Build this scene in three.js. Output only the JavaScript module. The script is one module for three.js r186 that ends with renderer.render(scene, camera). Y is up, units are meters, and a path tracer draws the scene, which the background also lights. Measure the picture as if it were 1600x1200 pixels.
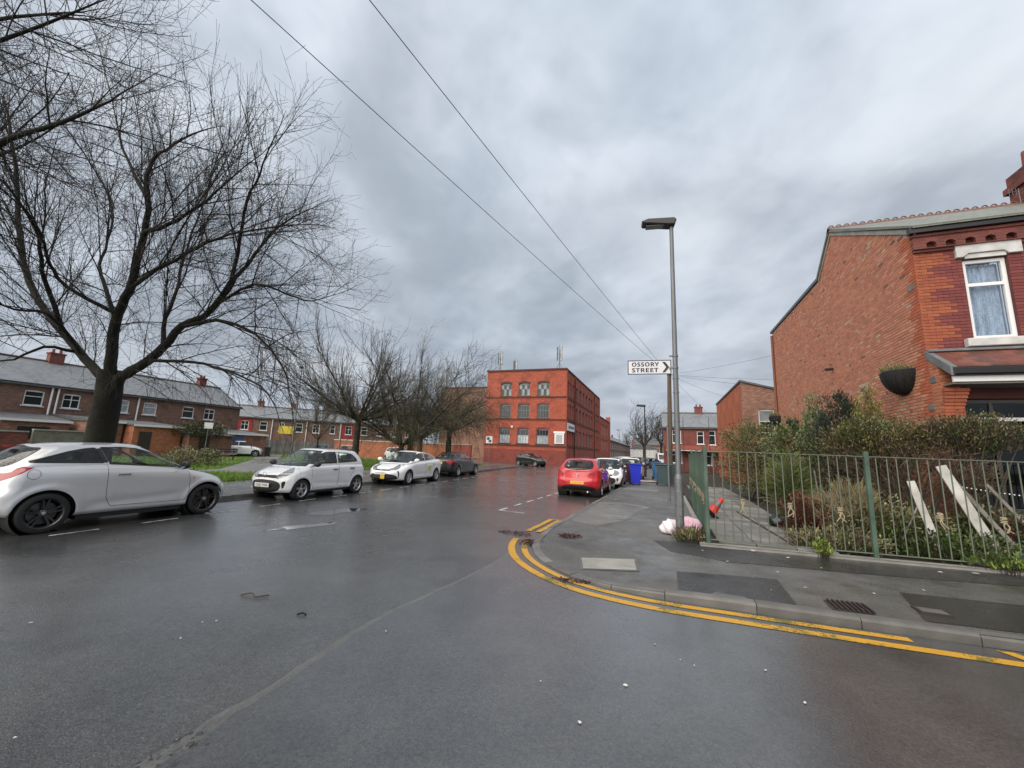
import * as THREE from 'three';
import { mergeGeometries, mergeVertices } from 'three/addons/utils/BufferGeometryUtils.js';
import { FontLoader } from 'three/addons/loaders/FontLoader.js';
import { TextGeometry } from 'three/addons/geometries/TextGeometry.js';

// ------------------------------------------------------------------ camera, sky, sun, exposure
const scene = new THREE.Scene();
const camera = new THREE.PerspectiveCamera(88.12, 4 / 3, 0.1, 2000);
camera.position.set(0, 1.66, 0);
camera.rotation.order = 'YXZ';
camera.rotation.set(THREE.MathUtils.degToRad(9.55), THREE.MathUtils.degToRad(20.9), THREE.MathUtils.degToRad(2.3));
const renderer = new THREE.WebGLRenderer();
renderer.toneMapping = THREE.LinearToneMapping;
renderer.toneMappingExposure = 3.1;
renderer.shadowMap.enabled = true;

function rng(seed) { let a = seed >>> 0; return () => { a = (a + 0x6D2B79F5) | 0; let t = Math.imul(a ^ (a >>> 15), 1 | a); t = (t + Math.imul(t ^ (t >>> 7), 61 | t)) ^ t; return ((t ^ (t >>> 14)) >>> 0) / 4294967296; }; }
const clamp = (x, a = 0, b = 1) => Math.min(b, Math.max(a, x));
const lerp = (a, b, t) => a + (b - a) * t;
const sstep = (a, b, x) => { const t = clamp((x - a) / (b - a)); return t * t * (3 - 2 * t); };
// periodic value noise: lattice of n cells per unit
const LAT = (() => { const r = rng(77), a = new Float32Array(65536); for (let i = 0; i < a.length; i++) a[i] = r(); return a; })();
function vnoise(x, y, n, s = 0) {
  const xi = Math.floor(x * n), yi = Math.floor(y * n); let fx = x * n - xi, fy = y * n - yi;
  fx = fx * fx * (3 - 2 * fx); fy = fy * fy * (3 - 2 * fy);
  const X0 = ((xi % n) + n) % n, Y0 = ((yi % n) + n) % n, X1 = (X0 + 1) % n, Y1 = (Y0 + 1) % n;
  const h = (a, b) => LAT[(a * 1619 + b * 31337 + s * 6971 + ((a * b) & 1023) * 17) & 65535];
  return lerp(lerp(h(X0, Y0), h(X1, Y0), fx), lerp(h(X0, Y1), h(X1, Y1), fx), fy);
}
function fbm(x, y, n, oct, s = 0) { let v = 0, a = 0.5, t = 0; for (let i = 0; i < oct; i++) { v += a * vnoise(x, y, n, s + i * 3); t += a; a *= 0.5; n *= 2; } return v / t; }
function dataTex(w, h, fn, srgb) {   // fn(u,v) -> [r,g,b] 0..1
  const d = new Uint8Array(w * h * 4);
  for (let j = 0; j < h; j++) for (let i = 0; i < w; i++) { const c = fn(i / w, j / h), k = (j * w + i) * 4; d[k] = clamp(c[0]) * 255; d[k + 1] = clamp(c[1]) * 255; d[k + 2] = clamp(c[2]) * 255; d[k + 3] = 255; }
  const t = new THREE.DataTexture(d, w, h, THREE.RGBAFormat, THREE.UnsignedByteType);
  t.wrapS = t.wrapT = THREE.RepeatWrapping; t.magFilter = THREE.LinearFilter; t.minFilter = THREE.LinearMipmapLinearFilter; t.generateMipmaps = true;
  if (srgb) t.colorSpace = THREE.SRGBColorSpace; t.needsUpdate = true; return t;
}
const rep = (t, mx, my) => { const c = t.clone(); c.repeat.set(1 / mx, 1 / (my ?? mx)); c.needsUpdate = true; return c; };
const g3 = v => [v, v, v];

// overcast sky: layered stratus with brighter rifts
{
  const W = 2048, H = 1024, d = new Float32Array(W * H * 4);
  const N2 = (x, y, oct, s) => { let v = 0, a = 0.5, t = 0, f = 1; for (let i = 0; i < oct; i++) { v += a * vnoise(x * f / 64 + 3.3 * i, y * f / 64 + 1.7 * i, 64, s + i); t += a; a *= 0.52; f *= 2.03; } return v / t; };
  for (let j = 0; j < H; j++) for (let i = 0; i < W; i++) {
    const el = ((j + 0.5) / H - 0.5) * Math.PI, az = ((i + 0.5) / W - 0.5) * 2 * Math.PI;
    const y = Math.sin(el), cx = Math.cos(el) * Math.cos(az), cz = Math.cos(el) * Math.sin(az);
    const k = (j * W + i) * 4;
    let L, r, g, b;
    if (y < 0) { r = 0.16; g = 0.165; b = 0.17; }
    else {
      const q = 1 / (y + 0.26);
      const wx = N2(cx * q * 1.1 + 9, cz * q * 1.1 + 4, 4, 3) - 0.5, wz = N2(cx * q * 1.1 + 40, cz * q * 1.1 + 21, 4, 9) - 0.5;
      const px = cx * q * 1.25 + wx * 0.5, pz = cz * q * 1.25 + wz * 0.5;
      const big = N2(px * 0.9 + 12, pz * 0.9 + 31, 3, 21), mid = N2(px * 2.6 + 5, pz * 2.6 + 8, 5, 33), fine = N2(px * 8 + 2, pz * 8 + 3, 5, 51);
      let c = sstep(0.26, 0.74, 0.42 * big + 0.40 * mid + 0.18 * fine);
      L = lerp(0.142, 0.25, c) * lerp(0.94, 1.22, sstep(0, 0.95, y));
      L = lerp(0.182, L, sstep(0.0, 0.14, y));
      const blue = lerp(0.22, 0.14, c) + 0.10 * (N2(px * 1.4 + 50, pz * 1.4 + 3, 3, 81) - 0.5);
      r = L * (1 - blue * 0.70); g = L * (1 - blue * 0.17); b = L * (1 + blue * 0.56);
    }
    d[k] = r; d[k + 1] = g; d[k + 2] = b; d[k + 3] = 1;
  }
  const sky = new THREE.DataTexture(d, W, H, THREE.RGBAFormat, THREE.FloatType);
  sky.mapping = THREE.EquirectangularReflectionMapping; sky.magFilter = THREE.LinearFilter; sky.minFilter = THREE.LinearFilter; sky.needsUpdate = true;
  scene.background = sky; scene.environment = sky;
}
const sun = new THREE.DirectionalLight(0xfff4e6, 1.5);
sun.position.set(-26, 62, 56); sun.target.position.set(0, 0, -10); scene.add(sun, sun.target);
sun.castShadow = true; sun.shadow.radius = 160; sun.shadow.mapSize.set(2048, 2048);
Object.assign(sun.shadow.camera, { left: -70, right: 70, top: 90, bottom: -90, near: 1, far: 260 });
// ------------------------------------------------------------------ helpers
const taken = {};
function numbered(n) { if (!(n in taken)) { taken[n] = 0; return n; } taken[n]++; return n + '_' + String(taken[n]).padStart(3, '0'); }
const sh = o => { o.castShadow = o.receiveShadow = true; return o; };
function merge(list) {
  list = (Array.isArray(list) ? list : [list]).map(g => { let q = g.index ? g.toNonIndexed() : g; if (!q.attributes.normal) q.computeVertexNormals(); if (!q.attributes.uv) metreUV(q); return q; });
  if (list.length === 1) return list[0];
  const col = list.some(g => g.attributes.color);
  for (const g of list) { for (const k of Object.keys(g.attributes)) if (!['position', 'normal', 'uv', 'color'].includes(k)) g.deleteAttribute(k); if (col && !g.attributes.color) paint(g, [1, 1, 1]); g.morphAttributes = {}; }
  return mergeGeometries(list);
}
function part(name, geoms, mat, parent) { const m = sh(new THREE.Mesh(merge(geoms), mat)); m.name = name; parent.add(m); return m; }
function thing(name, label, category, group, pos, turn = 0) { const g = new THREE.Group(); g.name = numbered(name); g.userData = { label, category }; if (group) g.userData.group = group; if (pos) g.position.set(...pos); g.rotation.y = turn; scene.add(g); return g; }
function single(name, geoms, mat, label, category, group) { const m = part(numbered(name), geoms, mat, scene); m.userData = { label, category }; if (group) m.userData.group = group; return m; }
function structure(name, geoms, mat, label) { const m = part(numbered(name), geoms, mat, scene); m.userData = { kind: 'structure', label: label, category: name.replace(/_/g, ' ') }; return m; }
function copyOf(o, pos, turn, label, group) { const c = o.clone(); c.userData = { ...o.userData }; c.name = numbered(o.name.replace(/_\d{3}$/, '')); c.position.set(...pos); c.rotation.y = turn; if (label) c.userData.label = label; if (group) c.userData.group = group; scene.add(c); return c; }
function metreUV(g, s = 1) {   // box-projected uv in metres on a non-indexed geometry
  const p = g.attributes.position, n = g.attributes.normal, uv = new Float32Array(p.count * 2);
  for (let i = 0; i < p.count; i++) {
    const f = i - (i % 3); let nx = 0, ny = 0, nz = 0; for (let k = 0; k < 3 && f + k < p.count; k++) { nx += n.getX(f + k); ny += n.getY(f + k); nz += n.getZ(f + k); }
    nx = Math.abs(nx); ny = Math.abs(ny); nz = Math.abs(nz);
    const x = p.getX(i), y = p.getY(i), z = p.getZ(i);
    if (ny >= nx && ny >= nz) { uv[2 * i] = x * s; uv[2 * i + 1] = -z * s; } else if (nx >= nz) { uv[2 * i] = -z * s; uv[2 * i + 1] = y * s; } else { uv[2 * i] = x * s; uv[2 * i + 1] = y * s; }
  }
  g.setAttribute('uv', new THREE.BufferAttribute(uv, 2)); return g;
}
function paint(g, c) { const n = g.attributes.position.count, a = new Float32Array(n * 3); for (let i = 0; i < n; i++) { a[3 * i] = c[0]; a[3 * i + 1] = c[1]; a[3 * i + 2] = c[2]; } g.setAttribute('color', new THREE.BufferAttribute(a, 3)); return g; }
function box(x0, x1, y0, y1, z0, z1) { const g = new THREE.BoxGeometry(Math.abs(x1 - x0), Math.abs(y1 - y0), Math.abs(z1 - z0)).toNonIndexed(); g.translate((x0 + x1) / 2, (y0 + y1) / 2, (z0 + z1) / 2); return metreUV(g); }
function rbox(x0, x1, y0, y1, z0, z1, b = 0.01) {   // box with chamfered edges along z or the longest axis
  const w = x1 - x0, h = y1 - y0, d = z1 - z0; b = Math.min(b, w * 0.45, h * 0.45, d * 0.45);
  const s = new THREE.Shape(); s.moveTo(x0 + b, y0 + b); s.lineTo(x1 - b, y0 + b); s.lineTo(x1 - b, y1 - b); s.lineTo(x0 + b, y1 - b);
  const g = new THREE.ExtrudeGeometry(s, { depth: d - 2 * b, bevelEnabled: true, bevelSize: b, bevelThickness: b, bevelSegments: 1, curveSegments: 1 }); g.translate(0, 0, z0 + b); return metreUV(g.index ? g.toNonIndexed() : g);
}
function prism(pts, d0, d1, axis = 'z', bevel = 0) {   // polygon (a,b) extruded along an axis: z:(x,y) x:(z,y) y:(x,z)
  const s = new THREE.Shape(pts.map(p => new THREE.Vector2(p[0], p[1])));
  let g = new THREE.ExtrudeGeometry(s, { depth: d1 - d0 - 2 * bevel, bevelEnabled: bevel > 0, bevelSize: bevel, bevelThickness: bevel, bevelOffset: -bevel, bevelSegments: 1, curveSegments: 8 });
  g.translate(0, 0, d0 + bevel); if (g.index) g = g.toNonIndexed();
  if (axis !== 'z') {
    const p = g.attributes.position;
    for (let i = 0; i < p.count; i++) { const a = p.getX(i), b = p.getY(i), c = p.getZ(i); if (axis === 'x') p.setXYZ(i, c, b, a); else p.setXYZ(i, a, c, b); }
    for (let i = 0; i < p.count; i += 3) { const q = [p.getX(i), p.getY(i), p.getZ(i)]; p.setXYZ(i, p.getX(i + 1), p.getY(i + 1), p.getZ(i + 1)); p.setXYZ(i + 1, ...q); }
    g.computeVertexNormals();
  }
  return metreUV(g);
}
function cyl(a, b, r0, r1 = r0, n = 8, caps = true) {   // tapered cylinder between two points
  const A = new THREE.Vector3(...a), B = new THREE.Vector3(...b), L = A.distanceTo(B);
  const g = new THREE.CylinderGeometry(r1, r0, L, n, 1, !caps).toNonIndexed(); g.translate(0, L / 2, 0);
  g.applyQuaternion(new THREE.Quaternion().setFromUnitVectors(new THREE.Vector3(0, 1, 0), B.clone().sub(A).normalize())); g.translate(...a); return g;
}
function tube(pts, r, n = 6, seg) { const c = new THREE.CatmullRomCurve3(pts.map(p => new THREE.Vector3(...p))); return new THREE.TubeGeometry(c, seg || pts.length * 4, r, n, false).toNonIndexed(); }
function quadStrip(rowsA, nAcross, hfn) {   // rows: [[x,z],[x,z]] pairs; sheet between them
  const pos = [], uv = [], idx = [];
  rowsA.forEach(([a, b]) => { for (let k = 0; k <= nAcross; k++) { const t = k / nAcross, x = lerp(a[0], b[0], t), z = lerp(a[1], b[1], t); pos.push(x, hfn(x, z, t), z); uv.push(x, -z); } });
  const m = nAcross + 1;
  for (let i = 0; i < rowsA.length - 1; i++) for (let k = 0; k < nAcross; k++) { const a = i * m + k, b = a + 1, c = a + m, d = c + 1; idx.push(a, c, b, b, c, d); }
  const g = new THREE.BufferGeometry(); g.setAttribute('position', new THREE.Float32BufferAttribute(pos, 3)); g.setAttribute('uv', new THREE.Float32BufferAttribute(uv, 2)); g.setIndex(idx); g.computeVertexNormals();
  if (g.attributes.normal.getY(0) < 0) { const ix = g.index.array; for (let i = 0; i < ix.length; i += 3) { const t = ix[i]; ix[i] = ix[i + 1]; ix[i + 1] = t; } g.computeVertexNormals(); }
  return g.toNonIndexed();
}
function flat(pts, hfn, grid = 0) {   // polygon on the ground (x,z) at height hfn
  const s = new THREE.Shape(pts.map(p => new THREE.Vector2(p[0], -p[1]))); const g = new THREE.ShapeGeometry(s).toNonIndexed(), p = g.attributes.position, uv = [];
  for (let i = 0; i < p.count; i++) { const x = p.getX(i), z = -p.getY(i); p.setXYZ(i, x, typeof hfn === 'number' ? hfn : hfn(x, z), z); uv.push(x, -z); }
  g.setAttribute('uv', new THREE.Float32BufferAttribute(uv, 2)); g.computeVertexNormals(); return g;
}
function resample(pts, step) { const c = new THREE.CatmullRomCurve3(pts.map(p => new THREE.Vector3(p[0], 0, p[1])), false, 'centripetal'); const n = Math.max(2, Math.round(c.getLength() / step)); return c.getSpacedPoints(n).map(v => [v.x, v.z]); }
function offset(path, d) { return path.map((p, i) => { const a = path[Math.max(0, i - 1)], b = path[Math.min(path.length - 1, i + 1)]; const tx = b[0] - a[0], tz = b[1] - a[1], l = Math.hypot(tx, tz) || 1; return [p[0] - tz / l * d, p[1] + tx / l * d]; }); }
const std = (o) => new THREE.MeshStandardMaterial(o);
const phys = (o) => new THREE.MeshPhysicalMaterial(o);
const lin = (r, g, b) => new THREE.Color().setRGB(r, g ?? r, b ?? r);
// ------------------------------------------------------------------ surfaces of the setting
const texAsphalt = dataTex(2048, 2048, (() => { const r = rng(5); return (u, v) => { const sp = r(); let m = 0.50 + 0.30 * (fbm(u, v, 6, 5, 2) - 0.5) + 0.26 * (fbm(u, v, 34, 4, 27) - 0.5) + 0.22 * (vnoise(u, v, 700, 4) - 0.5) + 0.28 * (sp - 0.5); if (sp > 0.985) m += 0.28; const stain = fbm(u, v, 11, 4, 19); m *= 1 - 0.3 * sstep(0.62, 0.8, stain); return [m * 1.0, m * 1.0, m * 1.0]; }; })(), false);
const texWet = dataTex(2048, 2048, (u, v) => { const a = fbm(u, v * 1, 5, 6, 41), b = fbm(u, v, 36, 4, 61), c = vnoise(u, v, 420, 7); let r = lerp(0.14, 0.62, sstep(0.34, 0.66, a * 0.7 + b * 0.3)) + 0.10 * (c - 0.5); return g3(r); }, false);
const texGrain = dataTex(1024, 1024, (() => { const r = rng(9); return (u, v) => g3(0.35 + 0.3 * vnoise(u, v, 256, 3) + 0.25 * vnoise(u, v, 110, 8) + 0.2 * (r() - 0.5)); })(), false);
const texRoadBump = dataTex(2048, 2048, (() => { const r = rng(19); return (u, v) => g3(0.72 * fbm(u, v, 9, 4, 6) + 0.28 * (0.5 + 0.6 * (vnoise(u, v, 620, 3) - 0.5) + 0.5 * (r() - 0.5))); })(), false);
const texFine = dataTex(512, 512, (u, v) => g3(0.5 + 0.35 * (fbm(u, v, 16, 5, 12) - 0.5) + 0.12 * (vnoise(u, v, 200, 2) - 0.5)), false);
const texMottle = dataTex(1024, 1024, (u, v) => { const m = 0.72 + 0.5 * (fbm(u, v, 5, 6, 71) - 0.5) + 0.22 * (vnoise(u, v, 300, 5) - 0.5); return g3(m); }, false);
const asphalt = (c, o = {}) => phys({ clearcoat: o.film ?? 0, clearcoatRoughness: 0.24, color: lin(c[0], c[1], c[2]), map: rep(texAsphalt, o.tile || 13), roughnessMap: rep(texWet, o.wet || 17), roughness: o.rough ?? 0.9, bumpMap: o.wavy ? rep(texRoadBump, 5.6) : rep(texGrain, o.grain || 1.9), bumpScale: o.bump ?? 0.004 });
const M = {
  road: asphalt([0.122, 0.126, 0.127], { wavy: true, bump: 0.022, rough: 0.66, film: 0.75 }), sideRoad: asphalt([0.108, 0.111, 0.112], { tile: 11, wet: 11.3, rough: 0.5, wavy: true, bump: 0.012, film: 0.9 }),
  pave: asphalt([0.195, 0.192, 0.185], { tile: 7, wet: 9, rough: 1.1, bump: 0.004 }), paveDark: asphalt([0.066, 0.066, 0.067], { tile: 5, rough: 1.05, bump: 0.005 }), paveLight: asphalt([0.28, 0.272, 0.258], { tile: 4.3, rough: 1.15 }),
  kerb: [0.14, 0.17, 0.205].map((c, i) => std({ color: lin(c * 1.04, c, c * 0.93), map: rep(texMottle, 0.9 + 0.2 * i), roughness: 0.62, bumpMap: rep(texGrain, 0.7), bumpScale: 0.004 })),
  concrete: std({ color: lin(0.36, 0.35, 0.32), map: rep(texMottle, 1.3), roughness: 0.75, bumpMap: rep(texGrain, 1), bumpScale: 0.003 }),
  yellow: std({ color: lin(0.60, 0.315, 0.022), map: rep(dataTex(1024, 1024, (() => { const r = rng(8); return (u, v) => { const w = fbm(u, v, 9, 5, 15), f = vnoise(u, v, 260, 5); let m = 0.86 + 0.2 * (f - 0.5) + 0.25 * (w - 0.5) + 0.1 * (r() - .5); const wear = sstep(0.54, 0.64, w * 0.72 + f * 0.28); return [lerp(m, 0.22, wear), lerp(m, 0.36, wear), lerp(m, 0.9, wear)]; }; })(), false), 2.6), roughness: 0.5, bumpMap: rep(texGrain, 1.2), bumpScale: 0.002 }),
  white: std({ color: lin(0.62, 0.62, 0.60), map: rep(dataTex(512, 512, (u, v) => { const w = fbm(u, v, 12, 5, 25), f = vnoise(u, v, 180, 5); const m = lerp(0.95, 0.16, sstep(0.50, 0.64, w * 0.6 + f * 0.4)); return g3(m); }, false), 1.4), roughness: 0.5 }),
  soil: std({ color: lin(0.05, 0.042, 0.03), map: rep(texMottle, 2.1), roughness: 0.95, bumpMap: rep(texGrain, 1), bumpScale: 0.03 }),
  turf: std({ color: lin(0.10, 0.17, 0.024), map: rep(dataTex(1024, 1024, (u, v) => { const a = fbm(u, v, 6, 6, 31), b = vnoise(u, v, 330, 9); return [0.75 + 0.9 * (a - 0.5) + 0.4 * (b - 0.5), 0.78 + 0.5 * (a - 0.5) + 0.4 * (b - 0.5), 0.8 + 0.4 * (b - 0.5)]; }, false), 9), roughness: 0.9, bumpMap: rep(texGrain, 1.4), bumpScale: 0.03 }),
  black: std({ color: lin(0.012), roughness: 0.5 }), darkMetal: std({ color: lin(0.03), roughness: 0.45, metalness: 0.3 }), galv: std({ color: lin(0.30, 0.32, 0.335), map: rep(texFine, 0.7), roughness: 0.48, metalness: 0.35 }),
};
structure('ground', flat([[-400, 300], [400, 300], [400, -500], [-400, -500]], -0.03), M.soil, 'dark soil and scrub ground beneath everything, out to the horizon');
structure('road', flat([[-16.5, 40], [42, 40], [42, -4], [1, -4], [1, -190], [-60, -190], [-60, -44], [-22, -44], [-22, -30], [-16.5, -30]], 0), M.road, 'wet dark grey asphalt street running past the parked cars');
// right-hand pavement with rounded corner
const kerbPath = resample([[-1.7, -120], [-1.75, -75], [-1.8, -50], [-1.87, -25.3], [-2.03, -20.2], [-2.17, -13.75], [-2.28, -9.3], [-2.31, -8.1], [-2.22, -7.25], [-1.92, -6.5], [-1.45, -5.93], [-0.9, -5.56], [-0.2, -5.4], [0.79, -5.41], [2.13, -5.47], [3.07, -5.53], [6, -5.78], [14, -6.5], [40, -9]], 0.15);
const fenceZ = x => -8.38 - 0.105 * (x - 0.72);
const paveH = (x, z) => { const c = Math.exp(-((((x + 1.5) / 1.7) ** 2 + ((z + 6.6) / 1.8) ** 2) ** 2)); return lerp(0.095, 0.018, c); };
{
  const rows = kerbPath.filter((p, i) => i % 2 === 0 || i > kerbPath.length - 3).map(p => [p, p[1] < -8.4 && p[0] < 0 ? [0.72, p[1]] : p[0] < 0.72 ? [0.72, -8.38] : [p[0], fenceZ(p[0])]]);
  structure('pavement', quadStrip(rows, 10, (x, z) => paveH(x, z)), M.pave, 'grey asphalt footway with patches round the street corner');
}
// kerb stones of the corner
{
  const kerb = new THREE.Group(); kerb.name = 'kerb'; kerb.userData = { kind: 'structure', label: 'worn concrete kerb stones round the corner with yellow lines', category: 'kerb' }; scene.add(kerb);
  const r = rng(31); let s = 0, start = 0; const far = []; let n = 0;
  const stone = (pp, w) => {   // extrude kerb section along pp
    const a = offset(pp, 0), N = pp.length, tmp = []; pp = pp.map(p => p.slice()); { const a = pp[0], b = pp[1], l = Math.hypot(b[0] - a[0], b[1] - a[1]); a[0] += (b[0] - a[0]) / l * 0.008; a[1] += (b[1] - a[1]) / l * 0.008; } const prof = [[0.0, -0.05], [0.0, 0.72], [0.018, 0.93], [0.05, 1.0], [0.135, 1.0], [0.135, -0.05]];
    const pos = [], idx = [];
    pp.forEach((p, i) => { const A = pp[Math.max(0, i - 1)], B = pp[Math.min(N - 1, i + 1)], tx = B[0] - A[0], tz = B[1] - A[1], l = Math.hypot(tx, tz); const nx = tz / l, nz = -tx / l; prof.forEach(([o, h]) => { const x = p[0] + nx * (o - 0.02) * -1 * -1, z = p[1] + nz * (o - 0.02); pos.push(x, h * (paveH(p[0], p[1]) + 0.006 + w), z); }); });
    const m = prof.length; for (let i = 0; i < N - 1; i++) for (let k = 0; k < m - 1; k++) { const q = i * m + k; idx.push(q, q + m, q + 1, q + 1, q + m, q + m + 1); }
    for (const e of [0, (N - 1) * m]) for (let k = 1; k < m - 1; k++) idx.push(e, e + k, e + k + 1);
    const g = new THREE.BufferGeometry(); g.setAttribute('position', new THREE.Float32BufferAttribute(pos, 3)); g.setIndex(idx); const q = g.toNonIndexed(); q.computeVertexNormals(); return metreUV(q);
  };
  const fine = resample(kerbPath, 0.045);
  for (let i = 1; i < fine.length; i++) {
    s += Math.hypot(fine[i][0] - fine[i - 1][0], fine[i][1] - fine[i - 1][1]);
    const curv = fine[i][0] < 0.3 && fine[i][1] > -8.3; 
    if (s > (curv ? 0.62 : 0.915) || i === fine.length - 1) {
      const seg = fine.slice(start, i + 1); if (seg.length > 2) { const g = stone(seg.filter((_, k) => k % 3 === 0 || k === seg.length - 1), (r() - 0.5) * 0.012); if (fine[i][1] > -34 && fine[i][0] < 14) { part('kerb_stone', g, M.kerb[Math.floor(r() * 3)], kerb); n++; } else far.push(g); }
      start = i; s = 0;
    }
  }
  const f = part('kerb_run', far, M.kerb[1], kerb); f.userData.kind = 'stuff';
}
const patch = (name, pts, mat, lift, label) => structure(name, flat(pts, (x, z) => paveH(x, z) + lift), mat, label);
patch('pavement_patch', [[0.15, -6.45], [0.75, -6.5], [1.4, -6.6], [1.36, -5.58], [0.7, -5.52], [0.14, -5.5]], M.paveDark, 0.005, 'dark rectangular tarmac repair beside the kerb');
patch('pavement_patch', [[0.75, -8.3], [6, -8.86], [20, -10.4], [20, -9.9], [6, -8.25], [2.6, -7.55], [0.9, -7.3], [0.1, -7.65], [-0.2, -8.4], [0.65, -8.5]], M.paveDark, 0.005, 'dark tarmac strip along the foot of the railings');
patch('pavement_patch', [[2.75, -6.75], [6, -7.1], [14, -7.9], [14, -6.7], [6, -5.98], [2.5, -5.68]], M.paveDark, 0.0055, 'dark tarmac repair beyond the drain cover');
patch('pavement_patch', [[-2.05, -9.6], [-1.4, -9.2], [-0.9, -10.4], [-0.7, -12.2], [-0.35, -13.6], [-1.2, -14.2], [-1.98, -13.8]], M.paveLight, 0.005, 'pale worn concrete patch on the footway by the red car');
patch('pavement_patch', [[-1.8, -19.5], [-0.2, -19.5], [-0.3, -22.2], [-1.65, -22.2]], M.paveLight, 0.005, 'pale paving slab area in front of the blue bin');
// covers let into the footway
{
  const uc = thing('utility_cover', 'pale concrete utility cover let into the corner footway', 'utility cover', null);
  part('frame', flat([[-1.3, -6.73], [-0.42, -7.03], [-0.34, -6.3], [-1.14, -6.04]], (x, z) => paveH(x, z) + 0.005), M.kerb[0], uc);
  part('lid', flat([[-1.25, -6.68], [-0.46, -6.96], [-0.39, -6.34], [-1.11, -6.09]], (x, z) => paveH(x, z) + 0.010), M.concrete, uc);
  const dc = thing('drain_cover', 'rusty ribbed iron drain cover in the footway near the kerb', 'drain cover', null);
  const rust = std({ color: lin(0.07, 0.05, 0.045), map: rep(texMottle, 0.6), roughness: 0.6, metalness: 0.4 });
  part('plate', flat([[1.7, -5.93], [2.1, -6.02], [2.07, -5.64], [1.69, -5.6]], (x, z) => paveH(x, z) + 0.006), rust, dc);
  for (let i = 0; i < 8; i++) { const x = 1.735 + i * 0.047; part('rib', box(x, x + 0.02, 0.108, 0.122, -5.94, -5.64), rust, dc); }
  const sv = thing('valve_cover', 'small worn square valve cover in the footway', 'valve cover', null);
  part('lid', box(2.62, 2.84, 0.09, 0.116, -6.12, -5.98), M.kerb[0], sv); part('frame', box(2.59, 2.87, 0.09, 0.1125, -6.15, -5.95), rust, sv);
}
// side road surface and its broken joint
const seam = resample([[-2.3, 9], [-2.4, 3], [-2.46, 0], [-2.49, -1.54], [-2.57, -2.73], [-2.64, -3.62], [-2.5, -4.6], [-2.42, -5.6], [-2.4, -6.5]], 0.05).map((p, i) => [p[0] + 0.05 * (fbm(i * 0.004, 0.3, 40, 3, 5) - 0.5), p[1]]);
{
  const rp = [[-1.4, -5.75], [-0.9, -5.5], [-0.2, -5.34], [0.79, -5.35], [3.07, -5.46], [6, -5.7], [14, -6.42], [40, -8.9], [42, 30], [-2.3, 9]];
  structure('side_road', flat([...seam, [-2.0, -6.35], ...rp], 0.006), M.sideRoad, 'smooth wet asphalt of the side road at the corner');
  // ragged joint: low ridge of broken tarmac
  const rows = [], r = rng(3);
  const pos = [], idx = [], m = 7;
  seam.forEach((p, i) => { for (let k = 0; k < m; k++) { const t = k / (m - 1) - 0.5, near = sstep(-2.3, -1.2, p[1]); const w = 0.05 + 0.07 * near + 0.06 * fbm(i * 0.003, 0.1, 40, 3, 8); const ridge = Math.max(0, 0.5 - Math.abs(t)); const rough = (r() - 0.5) * (0.004 + 0.02 * near) * ridge * 2; pos.push(p[0] + t * w, 0.0045 + ridge * (0.012 + 0.012 * (fbm(i * 0.01, 0.7, 40, 2, 3) - 0.3)) + rough, p[1]); } });
  for (let i = 0; i < seam.length - 1; i++) for (let k = 0; k < m - 1; k++) { const a = i * m + k; idx.push(a, a + 1, a + m, a + 1, a + m + 1, a + m); }
  const g = new THREE.BufferGeometry(); g.setAttribute('position', new THREE.Float32BufferAttribute(pos, 3)); g.setIndex(idx); g.computeVertexNormals(); let q = g.toNonIndexed(); if (q.attributes.normal.getY(0) < 0) { const p = q.attributes.position; for (let i = 0; i < p.count; i += 3) { const a = [p.getX(i), p.getY(i), p.getZ(i)]; p.setXYZ(i, p.getX(i + 1), p.getY(i + 1), p.getZ(i + 1)); p.setXYZ(i + 1, ...a); } q.computeVertexNormals(); }
  structure('road_joint', metreUV(q), asphalt([0.17, 0.165, 0.155], { tile: 3, rough: 0.8, film: 0.6 }), 'raised ragged tarmac joint between the two road surfaces');
  // loose chunks at the broken end
  const ch = []; for (let i = 0; i < 170; i++) { const z = -1.0 - r() * 0.8, x = -2.47 + (r() - 0.5) * 0.2, s = 0.005 + r() * r() * 0.022; const d = new THREE.DodecahedronGeometry(s, 0); d.scale(1, 0.5, 1); d.rotateY(r() * 6); d.translate(x, s * 0.35, z); ch.push(d); }
  const c = structure('broken_tarmac', ch, M.road, 'loose broken tarmac crumbs at the end of the joint'); c.userData.kind = 'stuff';
}
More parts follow.
